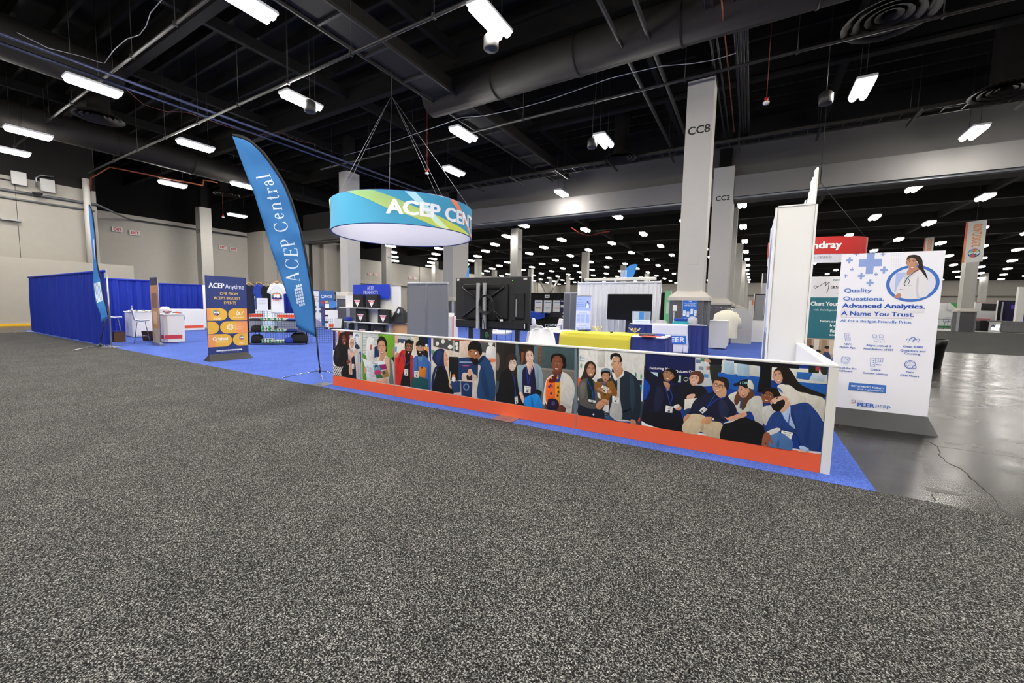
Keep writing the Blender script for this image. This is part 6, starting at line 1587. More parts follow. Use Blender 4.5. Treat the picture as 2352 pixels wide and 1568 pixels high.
def paces(A, x, z, w, h):
    A.rect(x, z, x+w, z+h, '2f64a4'); A.ring(x+w*.25, z+h*.62, .07, .1, 'e8eef6'); A.text('PACES', x+w*.4, z+h*.56, .13, 'e8eef6', 1.5, width=w*.45)
    for k, c in enumerate(('a83a4a', 'd8b878', 'c8504a')): A.ell(x+w*(.25+k*.25), z+h*.25, .1, .1, c)
def glob(A, x, z, w, h):
    for k, t in enumerate(('Advancing', 'Emergency Care', 'Worldwide')): A.text(t, x+w/2, z+h*(.82-k*.06), .09, '8a6a4a', 1, 'c', width=w*.7)
    for i in range(2):
        for j in range(2): A.ell(x+w*(.32+.36*i), z+h*(.55-j*.12), .13, .11, '5a7a9a'); A.ell(x+w*(.32+.36*i), z+h*(.55-j*.12), .07, .06, '2a4a6a')
    A.smooth([(x, z), (x+w*.9, z), (x+w*.3, z+h*.25), (x, z+h*.3)], '9a9ac0')
poster(-22.60, 15.18, radians(55), 1.05, 2.15, .05, glob, 'white fabric poster with brown heading and round pictures, right of the feather flag')
poster(-22.21, 15.52, radians(52), .85, .95, 1.28, paces, 'blue poster square with a white ring mark, above the leaflet stand', foot=False)
poster(-22.30, 15.58, radians(52), .85, 1.15, .08, blocks((0,0,1,1,'3a4458'),(0,.0,1,.5,'1f5ca0'),(.2,.35,.6,.95,'5a3f8a')), 'dark poster with blue lower half behind the leaflet stand')
poster(-22.00, 15.88, radians(52), .6, .9, 1.3, blocks((0,0,1,1,'d4d6da'),(.2,.2,.7,.95,'2c2c30'),(.35,.5,.6,.8,'7c7c80')), 'black and white portrait poster below the drape end', foot=False)
T = thing('leaflet_stand', 'narrow stand holding rows of white leaflets', 'leaflet stand', (-21.19, 14.84, .008), radians(50)); MB().use(black).box(-.16, .04, 0, .16, .08, 1.5).build('frame', T)
for k in range(4): MB().use(pm).obox((0, 0, .2+k*.37), .24, .02, .28, 0, radians(-14)).build('leaflet_pocket', T); MB().use(black).box(-.18, -.06, .04+k*.37, .18, .05, .06+k*.37).build('ledge', T)
T = thing('white_counter', 'white pedestal with orange stripe beside the leaflet stand', 'counter', (-20.47, 14.69, .008), radians(50)); MB().use(white).rbox(-.25, -.2, 0, .25, .2, 1.1, .01).build('body', T); A = Art(); A.rect(-.2, .14, .2, .3, 'e0512f'); A.build('stripe', T, (0, -.201, 0)); A = Art(); A.face([(-.2, 1.2), (.2, 1.25), (.2, 1.6), (-.2, 1.6)], '3f7cc0'); A.build('leaflet_sign', T, (0, 0, 0))
poster(-21.26, 10.73, fz, 1.0, .38, .55, blocks((0,.45,1,.85,'e0512f')), 'white counter front with orange stripe behind the rack, left', name='white_counter', cat='counter', th=.4)
poster(-19.74, 11.62, fz, .9, .38, .55, blocks((0,.45,1,.85,'e0512f')), 'white counter front with orange stripe behind the rack, right', name='white_counter', cat='counter', th=.4)

# ---------------------------------------------------------------- product display
PY0 = 8.78
T = thing('product_display', 'white shelf unit with blue ACEP PRODUCTS header', 'shelf unit', (-10.5, PY0, .008))
MB().use(white).box(-.75, .2, 0, 1.2, .26, 2.04).build('back_panel', T); MB().use(white).box(-1.2, .1, 1.37, -.8, .22, 1.75).build('side_block', T)
MB().use(mat('sign_blue', '1238b4', .5)).box(-.82, .1, 1.66, .84, .15, 2.1).build('header_board', T)
A = Art(); A.serif('ACEP', .02, 1.95, .105, 'eef0f6'); A.serif('PRODUCTS', .02, 1.80, .105, 'eef0f6'); A.build('header_lettering', T, (0, .099, 0))
for z in (1.36, .905): MB().use(white).box(-1.25, -.12, z-.025, .6 if z > 1 else .96, .22, z).build('shelf', T)
MB().use(white).box(-1.0, -.1, 0, .9, .2, .42).build('base_shelf', T)
for x in (-.82, -.14, .8): MB().use(white).box(x, .12, .4, x+.03, .2, .88).build('divider', T)
bag0 = None
def tote(x, z, label, w=.52, h=.42, part=0):
    global bag0
    if bag0 is None:
        bag0 = thing('tote_bag', label, 'tote bag', (0, 0, 0)); b_ = mat('tote_black', '131316', .85, bump=.2)
        MB().use(b_).grid(lambda i, j: ((i-.5)*.5*(1-.05*j), -.05-.015*sin(pi*i)*sin(pi*j), j*.42+.008*sin(i*9)*j), 8, 6).grid(lambda i, j: ((.5-i)*.5*(1-.05*j), .06, j*.42), 4, 2).add([(-.25, -.05, 0), (-.25, .06, 0), (-.2375, .06, .42), (-.2375, -.05, .42), (.25, -.05, 0), (.25, .06, 0), (.2375, .06, .42), (.2375, -.05, .42)], [(0, 1, 2, 3), (5, 4, 7, 6)]).build('bag_body', bag0)
        A = Art(); A.smooth([(-.13, .24), (.13, .24), (.135, .22), (.01, .04), (-.01, .04), (-.135, .22)], 'f2eeee'); A.face([(-.12, .175), (.12, .175), (.125, .225), (-.125, .225)], 'd85a60'); [A.rect(x_, .19, x_+.03, .21, 'f6e8e8') for x_ in (-.08, -.02, .04)]; A.ell(0, .085, .012, .016, 'd85a60'); A.build('bag_print', bag0.children[0], (0, -.067, 0)); o = bag0
    else: o = dup(bag0)
    o.location = (x, PY0, z+.009); o['label'] = label; o['group'] = 'black tote bags on the product shelves'
tote(-10.91, 1.36, 'black tote bag with white triangle, top shelf left'); tote(-10.25, 1.36, 'black tote bag with white triangle, top shelf right')
tote(-10.77, .905, 'black tote bag with white triangle, middle shelf left'); tote(-9.74, .905, 'black tote bag with white triangle, middle shelf right')
tote(-10.69, .42, 'black tote bag with white triangle, bottom row middle'); tote(-10.0, .42, 'black tote bag with white triangle, bottom row right'); 
o = dup(bag0, (-11.4, PY0+.1, .42), -.9, 'plain side of a black tote bag at the bottom left')
T = thing('wooden_cabinet', 'tan wooden cabinet with lockable door beside the product shelves', 'cabinet', (-9.0, 8.95, .008)); MB().use(mat('maple', 'c89a68', .5, noise=.08, scale=3)).box(-.62, 0, 0, .8, .5, .9).build('body', T)
d_ = MB().use(mat('maple_door', 'd2a472', .45, noise=.08, scale=3)).box(-.5, -.02, .1, .35, 0, .84).build('door', T); MB().use(mat('maple_dark', '8a6438', .6)).box(-.505, -.003, .095, .355, -.001, .845).build('door_gap', T); MB().use(steelc).box(-.47, -.035, .68, -.45, -.02, .71).build('lock', d_)
MB().use(mat('grey_edge', '8a8a8c', .5)).box(-.66, -.03, .9, .84, .55, .93).build('top', T)
T = thing('backpack', 'slumped black bag with white tag on the wooden cabinet', 'bag', (-9.32, 9.0, .94)); m = MB().use(mat('nylon_black', '0c0c0e', .6, bump=.3, scale=10)); m.add([(-.28,-.15,0),(.3,-.15,0),(.3,.2,0),(-.3,.2,0),(-.12,-.1,.3),(.22,-.08,.28),(.22,.1,.3),(-.1,.12,.32),(-.04,-.02,.5),(.14,-.02,.46)], [(0,1,5,4),(1,2,6,5),(2,3,7,6),(3,0,4,7),(4,5,9,8),(6,7,8,9),(5,6,9),(7,4,8)]); m.build('bag_body', T)
A = Art(); A.face([(.02, .3), (.1, .28), (.14, .4), (.07, .42)], 'e0e0e2'); A.build('tag', T, (0, -.13, 0)); MB().use(mat('nylon_black')).tube([(-.28, -.1, .03), (-.36, -.2, .02), (-.2, -.25, .02), (0, -.2, .02)], .02, 6).build('strap', T)
soft(0, 0, 0, .34, .26, .14, '1a2f8c', 'blue folded cap on the middle product shelf, far left', 'cap', 'baseball_cap', False); bpy.data.objects['baseball_cap.001'].location = (-11.5, PY0+.05, .915); bpy.data.objects['baseball_cap.001'].rotation_euler = (0, 0, 0)
T = thing('card_terminal', 'grey desktop terminal on a low stand at the left of the product display', 'terminal', (-11.12, 8.10, .008), radians(30)); MB().use(black).cyl(0, .02, 0, .68, .03).build('stand', T); MB().use(black).rbox(-.18, -.12, .68, .18, .14, .72, .01).build('keypad_base', T); MB().use(mat('screen_grey', 'a8acb0', .3)).obox((.04, 0, .86), .24, .03, .3, 0, radians(-20)).build('screen', T); MB().use(black).obox((.06, .05, .85), .26, .06, .32, 0, radians(-20)).build('housing', T)

# ---------------------------------------------------------------- grey felt boards
def feltboard(x, y, rz, w, h, label):
    T = thing('felt_board', label, 'display board', (x, y, .008), rz); MB().use(greyp).box(-w/2+.02, -.015, .05, w/2-.02, .015, h-.06).build('felt_panel', T); MB().use(mat('alu_header', 'b4b6b8', .4, .5)).rbox(-w/2, -.03, h-.06, w/2, .03, h, .008).build('header_rail', T); 
    for s in (-1, 1): MB().use(steelc).box(s*(w/2-.012)-.012, -.018, 0, s*(w/2-.012)+.012, .018, h-.06).build('side_post', T)
    return T
feltboard(-7.94, 8.3, 0, .70, 2.1, 'grey felt board, left one of the pair before the wooden cabinet'); feltboard(-7.2, 8.3, 0, .72, 2.1, 'grey felt board, right one of the pair before the wooden cabinet')
feltboard(-6.58, 15.67, radians(20), .32, 2.12, 'narrow grey felt board, left half of the pair by the small roll-up banner'); feltboard(-6.21, 15.42, radians(20), .30, 2.12, 'narrow grey felt board, right half of the pair by the small roll-up banner')
T = thing('white_counter', 'slim white pedestal with orange edge right of the grey boards', 'counter', (-7.65, 9.45, .008), radians(15)); MB().use(white).box(-.1, -.2, 0, .12, .2, 1.17).build('body', T); MB().use(orange).box(.12, -.2, 0, .135, -.15, 1.19).build('edge', T); MB().use(pm).box(-.08, -.05, 1.17, .06, .05, 1.27).build('leaflets', T)

# ---------------------------------------------------------------- screen seen from behind
T = thing('monitor_stand', 'large black screen seen from behind on a floor stand, cables coiled on it', 'screen', (-4.02, 6.06, .008)); x0, x1, z0, z1 = -.79, .79, 1.085, 2.01
MB().use(mat('tv_back', '1c1c1e', .5, bump=.05, scale=40)).rbox(x0, .0, z0, x1, .05, z1, .015).build('screen_body', T)
m = MB().use(mat('tv_back2', '171719', .45)); m.rbox(x0+.2, -.035, z0+.18, x1-.42, .0, z1-.12, .012); m.rbox(x0+.02, -.03, z0+.02, x1-.05, .0, z0+.15, .01); m.rbox(x1-.28, -.03, z0+.2, x1-.1, 0, z1-.28, .008); m.build('back_cover', T)
MB().use(mat('tv_front', '050506', .15)).box(x0+.01, .05, z0+.01, x1-.01, .054, z1-.01).build('display_glass', T)
for x in (-.22, -.08): MB().use(mat('rail_silver', 'b8babc', .3, .35)).box(x-.028, -.10, z0+.0, x+.028, -.06, z1-.11).build('mount_rail', T, label='bright steel vertical mount rail')
m = MB().use(mat('mount_black', '0c0c0d', .4, .3))
for sx in (-1, 1):
    for sz in (-1, 1): m.tube([(-.15+sx*.08, -.055, 1.55+sz*.03), (-.15+sx*.45, -.05, 1.55+sz*.28)], .014, 6)
m.box(-.6, -.06, 1.8, .3, -.036, 1.83); m.box(-.6, -.06, 1.26, .3, -.036, 1.29); m.box(-.26, -.065, 1.34, -.04, -.036, 1.76); m.build('mount_arms', T)
m = MB().use(mat('cable_black', '0a0a0b', .5))
for k in range(5): r = .12+.009*k; m.tube([(-.03+.006*k+r*cos(a*pi/14), -.125-.004*k, 1.53-.004*k+r*1.12*sin(a*pi/14)) for a in range(28)], .006, 5, closed=True)
m.tube([(.1, -.12, 1.5), (.14, -.1, 1.38), (.22, -.08, 1.27), (.32, -.07, 1.22), (.42, -.07, 1.22), (.5, -.06, 1.26), (.55, -.05, 1.32)], .008, 6)
m.tube([(.1, -.12, 1.5), (.14, -.11, 1.36), (.15, -.1, 1.2), (.12, -.09, 1.1), (.05, -.08, 1.03), (0, -.08, 1.0)], .007, 6); m.tube([(-.18, -.12, 1.46), (-.13, -.12, 1.36), (-.08, -.12, 1.26), (-.05, -.12, 1.16), (-.055, -.1, .9)], .007, 6); m.build('cables', T)
MB().use(mat('plug_green', '1c5a34', .5)).rbox(-.05, -.11, .93, .01, -.05, 1.03, .01).build('plug', T, label='green power plug hanging below')
m = MB().use(mat('sticker_white', 'dcdcdc', .5)); m.box(x0+.03, -.003, z1-.06, x0+.08, 0, z1-.02); m.box(x1-.13, -.003, z1-.06, x1-.06, 0, z1-.03); m.box(.26, -.1, 1.235, .32, -.09, 1.27); m.box(x1-.08, -.033, z0+.04, x1-.065, -.03, z0+.12); m.build('stickers', T)
MB().use(mat('port_grey', '8a8c90', .4)).box(x1-.255, -.034, 1.32, x1-.235, -.03, 1.62).build('port_strip', T); MB().use(mat('led_green', '6af03a', .4, emit=1.5)).box(.44, -.004, z1-.075, .452, -.001, z1-.063).build('status_light', T)
MB().use(black).box(-.24, .02, .02, -.03, .12, 1.3).build('centre_post', T)
for x in (-.455, .545): MB().use(black).box(x-.03, .0, .02, x+.03, .06, 1.12).build('stand_leg', T)
MB().use(black).rbox(-.6, -.3, 0, .7, .3, .03, .01).build('base_plate', T)

# ---------------------------------------------------------------- skirted tables
def skirt_table(name, loc, rz, w, d, h, label, sides=('f', 'r', 'l')):
    T = thing(name, label, 'table', (loc[0], loc[1], .008), rz); MB().use(mat('table_top_white', 'e4e4e8', .6)).rbox(-w/2, -d/2, h-.03, w/2, d/2, h, .008).build('table_top', T)
    X, Y = w/2+.01, d/2+.01; path = [(-X, Y), (-X, -Y), (X, -Y), (X, Y), (-X, Y)]
    P = resamp(path, int((2*w+2*d)/.03))
    def fn(i, j):
        k = min(len(P)-1, int(round(i*(len(P)-1)))); a = P[k]; b_ = P[(k+1) % len(P)]; q = P[k-1]; tx, ty = b_[0]-q[0], b_[1]-q[1]; L_ = hypot(tx, ty) or 1; s_ = k*.03
        o_ = (.012+.03*(1-j))*(.6*sin(s_*38)+.5*sin(s_*23+1)+.9); return (a[0]+ty/L_*o_, a[1]-tx/L_*o_, .02+(h-.06)*j)
    MB().use(navyc).grid(fn, len(P)-1, 4).build('skirt', T); m = MB().use(navyc); m.tube([(-X, -Y, h-.03), (X, -Y, h-.03), (X, Y, h-.03), (-X, Y, h-.03)], .02, 6, closed=True); m.build('skirt_band', T)
    for sx in (-1, 1):
        for sy in (-1, 1): MB().use(darkst).tube([(sx*(w/2-.12), sy*(d/2-.1), .02), (sx*(w/2-.12), sy*(d/2-.1), h-.03)], .015, 6).build('leg', T)
    return T
YT = skirt_table('skirted_table', (-2.15, 6.75), 0, 2.06, .62, 1.07, 'high table with navy pleated skirt and yellow runner, behind the photo wall')
RX0, RX1 = -2.80, -1.60
T = thing('table_runner', 'yellow cloth runner hanging over the front of the nearer skirted table', 'tablecloth', (0, 0, 0))
ym = mat('yellow_cloth', 'c6ba3a', .8, bump=.2, scale=8)
def yf(i, j):
    x = RX0+(RX1-RX0)*i; s = j*1.35
    if s < .62: y, z = 7.06-s, 1.087+.004*sin(x*9)
    else: y, z = 6.43-.06-.018*(1+sin(x*13))*(s-.62), 1.085-(s-.62)
    if s >= .6 and s < .66: y = 6.41; z = 1.08
    return (x-.10*max(0, s-.62)*(1-i)*.5, y, z)
MB().use(ym).grid(yf, 30, 40).build('cloth', T, solid=.004); A = Art(); A.text('ACEP', -2.25, .54, .3, '16389c', 2.5, 'c', width=.8); A.build('runner_lettering', T, (0, 6.30, 0))
PT = skirt_table('skirted_table', (-2.15, 12.85), radians(30), 2.1, .6, 1.06, 'high table with navy skirt and white PEER runner, before the tallest column')
T = thing('table_runner', 'white cloth runner with blue PEER square on the farther skirted table', 'tablecloth', (-2.15, 12.85, 0), radians(30))
def wf(i, j):
    x = -.55+1.05*i; s = j*1.45
    if s < .62: return (x, .31-s, 1.076)
    return (x+.02*sin(s*6), -.335-.03*(s-.62)-.008*sin(x*12), 1.08-(s-.62))
MB().use(mat('runner_white', 'dfe0e8', .8)).grid(wf, 20, 30).build('cloth', T, solid=.003)
A = Art(); A.rect(-.22, .52, .42, .75, '2a6ac4'); A.text('PEER', .1, .56, .15, 'eef0f8', 1, 'c', width=.58); A.text('American College of Emergency Physicians', .1, .775, .022, '5a80b8', 0, 'c', width=.66); A.build('runner_lettering', T, (0, -.39, 0))
# items on the tables
def flat(name, x, y, rz, w, l, t, c, label, cat='brochure', z=1.079): return tag(MB().use(mat('card_'+c, c, .5)).box(-w/2, -l/2, 0, w/2, l/2, t).build(name, None, (x, y, z), rz), label, cat)
flat('brochure', -3.0, 6.75, .3, .22, .3, .01, 'd8d4d0', 'white brochure at the left end of the yellow-runner table'); flat('brochure', -2.92, 6.95, -.2, .22, .3, .008, 'e0c8c4', 'pinkish brochure near the left end of the yellow-runner table')
flat('folder', -1.42, 6.68, .2, .24, .3, .03, '2c2e34', 'black folder right of the yellow runner', 'folder'); flat('brochure', -1.32, 6.5, -.3, .2, .28, .01, 'c84a44', 'red and white leaflet right of the yellow runner'); flat('pen_tray', -1.25, 6.85, .1, .15, .1, .03, '2a50a8', 'small blue tray at the right end of the yellow-runner table', 'tray')
T = thing('sun_hat', 'black and blue flat cap lying on the yellow runner', 'cap', (-2.55, 6.85, 1.093)); MB().use(black).lathe([(0, 0), (.1, 0), (.11, .015), (.05, .03), (0, .035)], 20).build('cap_body', T); MB().use(mat('cap_blue', '1f3f9c', .7)).obox((.09, 0, .02), .06, .08, .02).build('badge', T)
def bow(x, y, label, c1, c2):
    T = thing('paper_flower', label, 'decoration', (x, y, 1.093))
    for k in range(11):
        a = k*2*pi/11; m = MB().use(mat('petal_'+(c1 if k % 2 else c2), c1 if k % 2 else c2, .7)); r = .07+.03*(k % 3)*.5; m.add([(0, 0, .01), (r*cos(a-.25), r*sin(a-.25), .05+.03*(k % 2)), (r*1.25*cos(a), r*1.25*sin(a), .09), (r*cos(a+.25), r*sin(a+.25), .05+.03*(k % 2))], [(0, 1, 2, 3)]); m.build('petal', T)
bow(-2.35, 6.98, 'cream paper flower on the yellow runner', 'e8d890', 'f0e8c8'); bow(-1.68, 6.95, 'yellow and silver paper flower at the right end of the runner', 'd8b030', 'c8c8c8')
tag(MB().use(black).rbox(-.02, -.015, 0, .02, .015, .02, .004).build('remote_clip', None, (-2.02, 6.75, 1.093)), 'tiny black clip lying in the middle of the yellow runner', 'clip')
PM = Matrix.Translation((-2.15, 12.85, 1.076)) @ Matrix.Rotation(radians(30), 4, 'Z')
def pt(x, y, z=0): return tuple(PM @ Vector((x, y, z)))
T = thing('brochure_holder', 'clear holder with pale brochures at the left end of the PEER table', 'brochure holder', pt(-.78, .05), radians(30)); A = Art()
for k, c in enumerate(('b8c4d0', '3f8ad0', '8a98a8')): A.rect(-.24+k*.16, .12, -.1+k*.16, .34, c)
A.rect(-.25, .0, .25, .11, 'dfe6ee'); A.rect(-.2, .04, .2, .06, '6fa8dc'); A.build('brochures', T, (0, -.06, 0)); MB().use(mat('clear_holder', 'd0dce6', .2, alpha=.6)).box(-.26, -.055, 0, .26, .05, .36).build('holder', T)
for k in range(3): tag(MB().use(mat('box_teal', '2a9aa8', .6)).rbox(-.1, -.07, 0, .1, .07, .09, .01).build('small_box', None, pt(.36+.0+k*.17-.1, -.02), radians(30)), 'small teal and blue giveaway box, %s on the PEER table' % ('left', 'middle', 'right')[k], 'box')
for k in range(2): tag(MB().use(mat('box_navy', '1c3fa0', .6)).rbox(-.12, -.07, 0, .12, .07, .08, .01).build('small_box', None, pt(.34+k*.22, .04, .092), radians(30)), 'dark blue giveaway box on top of the teal ones, %s' % ('left', 'right')[k], 'box')
T = thing('giveaway_bag', 'clear bag of mixed sweets on the PEER table', 'bag', pt(.72, -.05), radians(30)); MB().use(mat('clear_bag', 'd8dade', .3, alpha=.5)).lathe([(.1, 0), (.15, .08), (.13, .18), (.05, .24)], 14).build('bag_body', T)
m = MB(); 
for k in range(30): m.use(mat(('sweet_a', 'sweet_b', 'sweet_c')[k % 3], ('c84a5a', 'e8e0d0', '6a8a9a')[k % 3], .5)); m.obox((random.uniform(-.08, .08), random.uniform(-.08, .08), random.uniform(.02, .17)), .05, .03, .02, k, k)
o = m.build('sweets', T); o['kind'] = 'stuff'
T = thing('tabletop_poster', 'bright blue upright poster with phone pictures standing on the PEER table', 'poster', pt(.72, .18), radians(30)); MB().use(white).box(-.22, 0, 0, .22, .012, .72).build('backing', T)
A = Art(); A.rect(-.22, 0, .22, .72, '1f66c0'); A.text('PEER', 0, .67, .03, 'f0f2f8', 1.5, 'c'); A.text('Have a PEER Subscription?', 0, .625, .022, 'f0f2f8', 1, 'c', width=.38); A.text('Download the NEW', 0, .585, .022, 'f0d860', 1, 'c', width=.28); A.text('PEER mobile app today!', 0, .55, .022, 'f0f2f8', 1, 'c', width=.34)
for x, z, r in ((-.16, .33, 0), (-.05, .3, 5), (.06, .38, -6), (.17, .34, 0), (-.12, .1, 4), (.02, .12, -4), (.15, .1, 0)): A.rrect(x-.045, z-.09, x+.045, z+.09, .01, '14203c'); A.rrect(x-.04, z-.082, x+.04, z+.082, .006, 'e6eef6'); A.rect(x-.03, z+.03, x+.03, z+.05, '8ab4e0'); A.rect(x-.03, z-.02, x+.03, z, 'b8cce0')
A.build('poster_print', T, (0, -.002, 0))
stool(pt(-.5, .72)[:2], radians(10), 'white shell stool behind the PEER table, left one'); stool(pt(.12, .72)[:2], radians(30), 'white shell stool behind the PEER table, right one')
T = thing('backpack', 'blue and black backpack hanging behind the PEER table', 'bag', pt(.45, 1.0, -.3), radians(20)); MB().use(mat('grey_nylon', '6a7078', .7)).rbox(-.28, -.12, .3, .25, .15, .75, .08).build('top_lid', T); MB().use(mat('blue_nylon', '1f5aa8', .7)).rbox(-.3, -.16, 0, -.05, .0, .4, .05).build('side_pocket', T); MB().use(black).rbox(-.05, -.17, -.2, .3, .1, .45, .05).build('bag_body', T); MB().use(black).tube([(-.1, -.1, -.4), (.1, -.1, -1.06+.3), (.3, .1, -.76)], .02, 6).build('strap', T)
T.location = pt(.62, 1.1, -.86)

# ---------------------------------------------------------------- white drape, front screen, small roll-up
DY = 14.17
T = drape('drape_partition', (-5.56, DY), (-2.65, DY), 2.43, 'white drape hung behind the front-facing screen', mat('drape_white', 'd8dade', .85), amp=.03, per=.12)
T2 = thing('rolled_screen', 'cream rolled projection screen case lying along the top of the white drape', 'screen case', (-4.05, DY, 2.47)); MB().use(mat('cream_case', 'dcdacc', .5)).rbox(-1.25, -.06, 0, 1.25, .06, .11, .02).build('case', T2); MB().use(black).rbox(-1.34, -.05, -.02, -1.25, .05, .1, .01).build('end_bracket', T2)
T = thing('monitor_stand', 'large black screen facing the viewer before the white drape', 'screen', (-3.4, 13.15, .008)); MB().use(mat('tv_bezel', '0a0a0b', .35)).rbox(-.71, 0, 1.14, .71, .05, 1.97, .012).build('screen_body', T); MB().use(mat('tv_glass', '040405', .25)).box(-.695, -.003, 1.16, .695, 0, 1.955).build('display_glass', T); MB().use(black).box(-.1, .05, .02, .1, .12, 1.3).build('centre_post', T); MB().use(black).rbox(-.5, -.3, 0, .5, .35, .03, .01).build('base_plate', T)
T = thing('retractable_banner', 'small pale blue roll-up banner with doctor in a ring, left of the white drape', 'banner', (-5.02, 13.37, .008)); MB().use(steelc).rbox(-.28, -.05, 0, .28, .05, .08, .01).build('cassette', T); MB().use(steelc).box(-.28, -.01, 1.9, .28, .01, 1.92).build('top_rail', T); MB().use(white).box(-.265, .0, .08, .265, .006, 1.9).build('backing', T)
A = Art(); A.rect(-.265, .08, .265, 1.9, 'dfe6f8'); A.rect(-.265, 1.4, .265, 1.9, 'a9bff0'); A.text('PEERprep', -.22, 1.78, .045, '5a88d8', 1, width=.16)
for k, t in enumerate(('Quality Questions.', 'Advanced Analytics.', 'A Name You Trust.')): A.text(t, -.23, 1.66-k*.06, .035, '3f70cc', 1.5, width=.26)
A.ring(.15, 1.58, .10, .12, '3f73c4', sx=.75); A.smooth([(.08, 1.5), (.12, 1.62), (.17, 1.64), (.2, 1.5), (.14, 1.47)], 'eef0f6'); A.ell(.145, 1.69, .022, .035, '9a6a58'); A.smooth([(.13, 1.72), (.17, 1.73), (.19, 1.62), (.165, 1.66)], '3a2824')
A.text('PEER TEACHES', 0, 1.31, .02, '3f70cc', 1, 'c', width=.26); A.text('HOW YOU LEARN', 0, .87, .02, '3f70cc', 1, 'c', width=.28)
for r in range(2):
    for k in range(3):
        x = -.24+k*.165; z = .98-r*.46; A.rect(x, z, x+.145, z+.31, 'b9caf2'); A.ring(x+.07, z+.24, .018, .028, '6f94e0', n=12)
        for j in range(4): A.rect(x+.02, z+.06+j*.03, x+.125, z+.068+j*.03, '7f96c8')
A.build('banner_print', T, (0, -.002, 0))

# ---------------------------------------------------------------- right of the column: podium, robe, low wall
T = thing('podium', 'tall plain white podium with black plinth slot, right of the tallest column', 'podium', (-1.08, 17.9, .008)); MB().use(white).rbox(-.3, -.35, .04, .3, 1.6, 1.09, .01).build('body', T); MB().use(black).box(-.12, -.36, 0, .05, 1.5, .05).build('plinth_slot', T); MB().use(white).rbox(-.31, -.36, 1.09, .31, 1.62, 1.11, .006).build('top', T)
T = thing('garment_rail', 'chrome garment rail behind the podium', 'rail', (-.75, 20.6, .008)); MB().use(chrome).tube([(0, 0, 0), (0, 0, 1.6), (-.9, 0, 1.62)], .02, 8).build('rail', T); MB().use(chrome).tube([(-.9, 0, 0), (-.9, 0, 1.62)], .02, 8).build('upright', T)
T = thing('hanging_coat', 'cream coat hanging on the garment rail', 'coat', (-1.0, 20.5, 1.55)); m = MB().use(mat('cream_cloth', 'e0dcc8', .85, bump=.4, scale=6)); m.lathe([(.06, 0), (.2, -.05), (.42, -.2), (.46, -.5), (.4, -.9), (.42, -1.25)], 20); m.v = [(a*1.15+.05, b_*.5, c_) for a, b_, c_ in m.v]; m.build('coat_body', T); MB().use(mat('cream_cloth')).tube([(.35, 0, -.15), (.55, 0, -.45), (.62, 0, -.8)], [.1, .09, .07], 10).build('sleeve', T)
T = thing('folding_disc', 'grey half-round panel standing behind the cream coat', 'panel', (-.55, 21.6, .008)); MB().use(mat('grey_disc', 'a8a8a8', .6)).prism([(.62*cos(pi*k/16), 1.1+.55*sin(pi*k/16)) for k in range(17)]+[(-.62, 0), (.62, 0)], -.02, .02).build('disc', T)
T = thing('low_wall', 'low white partition closing the back of the booth, right of the podium', 'partition', (1.0, 23.25, .008)); MB().use(white).box(-2.5, 0, 0, 0, .08, 1.03).build('panel', T); MB().use(rail).box(-2.5, -.01, 1.03, 0, .09, 1.05).build('top_rail', T)

# ---------------------------------------------------------------- lounge seats and far booths seen beside the black screen
def sofa(x, y, rz, w, label):
    T = thing('white_sofa', label, 'sofa', (x, y, .0), rz); sm = mat('sofa_leather', 'dcdce0', .5)
    MB().use(sm).rbox(-w/2, -.4, .34, w/2, .3, .47, .04).build('seat', T); m = MB().use(sm); m.add([(-w/2, .22, .4), (w/2, .22, .4), (w/2, .38, .4), (-w/2, .38, .4), (-w/2, .36, .92), (w/2, .36, .92), (w/2, .5, .92), (-w/2, .5, .92)], [(0,3,2,1),(4,5,6,7),(0,1,5,4),(1,2,6,5),(2,3,7,6),(3,0,4,7)]); m.build('backrest', T)
    for s in (-1, 1): MB().use(chrome).tube([(s*(w/2+.03), -.35, .0), (s*(w/2+.03), -.35, .62), (s*(w/2+.03), .3, .62), (s*(w/2+.03), .3, 0)], .018, 8).build('arm_frame', T)
sofa(-8.61, 18.77, radians(-60), 1.7, 'white sofa with chrome frame beyond the yellow-runner table'); sofa(-9.06, 14.43, radians(110), 1.2, 'white lounge seat mostly hidden behind the black screen')
stool((-9.80, 18.66), 2.2, 'white plastic chair beyond the black screen, left one', seat=.5); stool((-9.97, 19.49), 2.6, 'white plastic chair beyond the black screen, right one', seat=.5)
T = thing('coffee_table', 'small white coffee table with papers among the white seats', 'table', (-8.58, 17.05, 0)); MB().use(white).rbox(-.5, -.3, .42, .5, .3, .45, .01).build('table_top', T)
for sx in (-1, 1):
    for sy in (-1, 1): MB().use(chrome).tube([(sx*.45, sy*.25, 0), (sx*.45, sy*.25, .42)], .015, 6).build('leg', T)
bk = mat('black_cloth', '0b0b0d', .9)
FY = 31.5
FX0, FX1 = -18.32, -13.29
T = drape('drape_partition', (FX0-1, FY), (FX1+1.5, FY), 2.7, 'black drape at the back of the far poster booth', bk, amp=.05, per=.3)
T['label'] = 'black drape behind the row of white posters in the far booth'
def pst(px, z0, w, h, lab, L):
    poster(px, FY-.12, 0, w, h, z0, blocks(*L), lab, foot=False, cat='poster', base=0)
xs = [-15.87,-15.00,-14.13]
for k, x in enumerate(xs): pst(x, 1.05, .72, 1.05, 'white poster on the black drape, %s of three' % ('left', 'middle', 'right')[k], [(.1,.78,.9,.86,'6a8ac0'),(.15,.6,.8,.63,'a8b4c8'),(.1,.3,.85,.45,('c8a8a0','b8ccd8','d8c0c0')[k])])
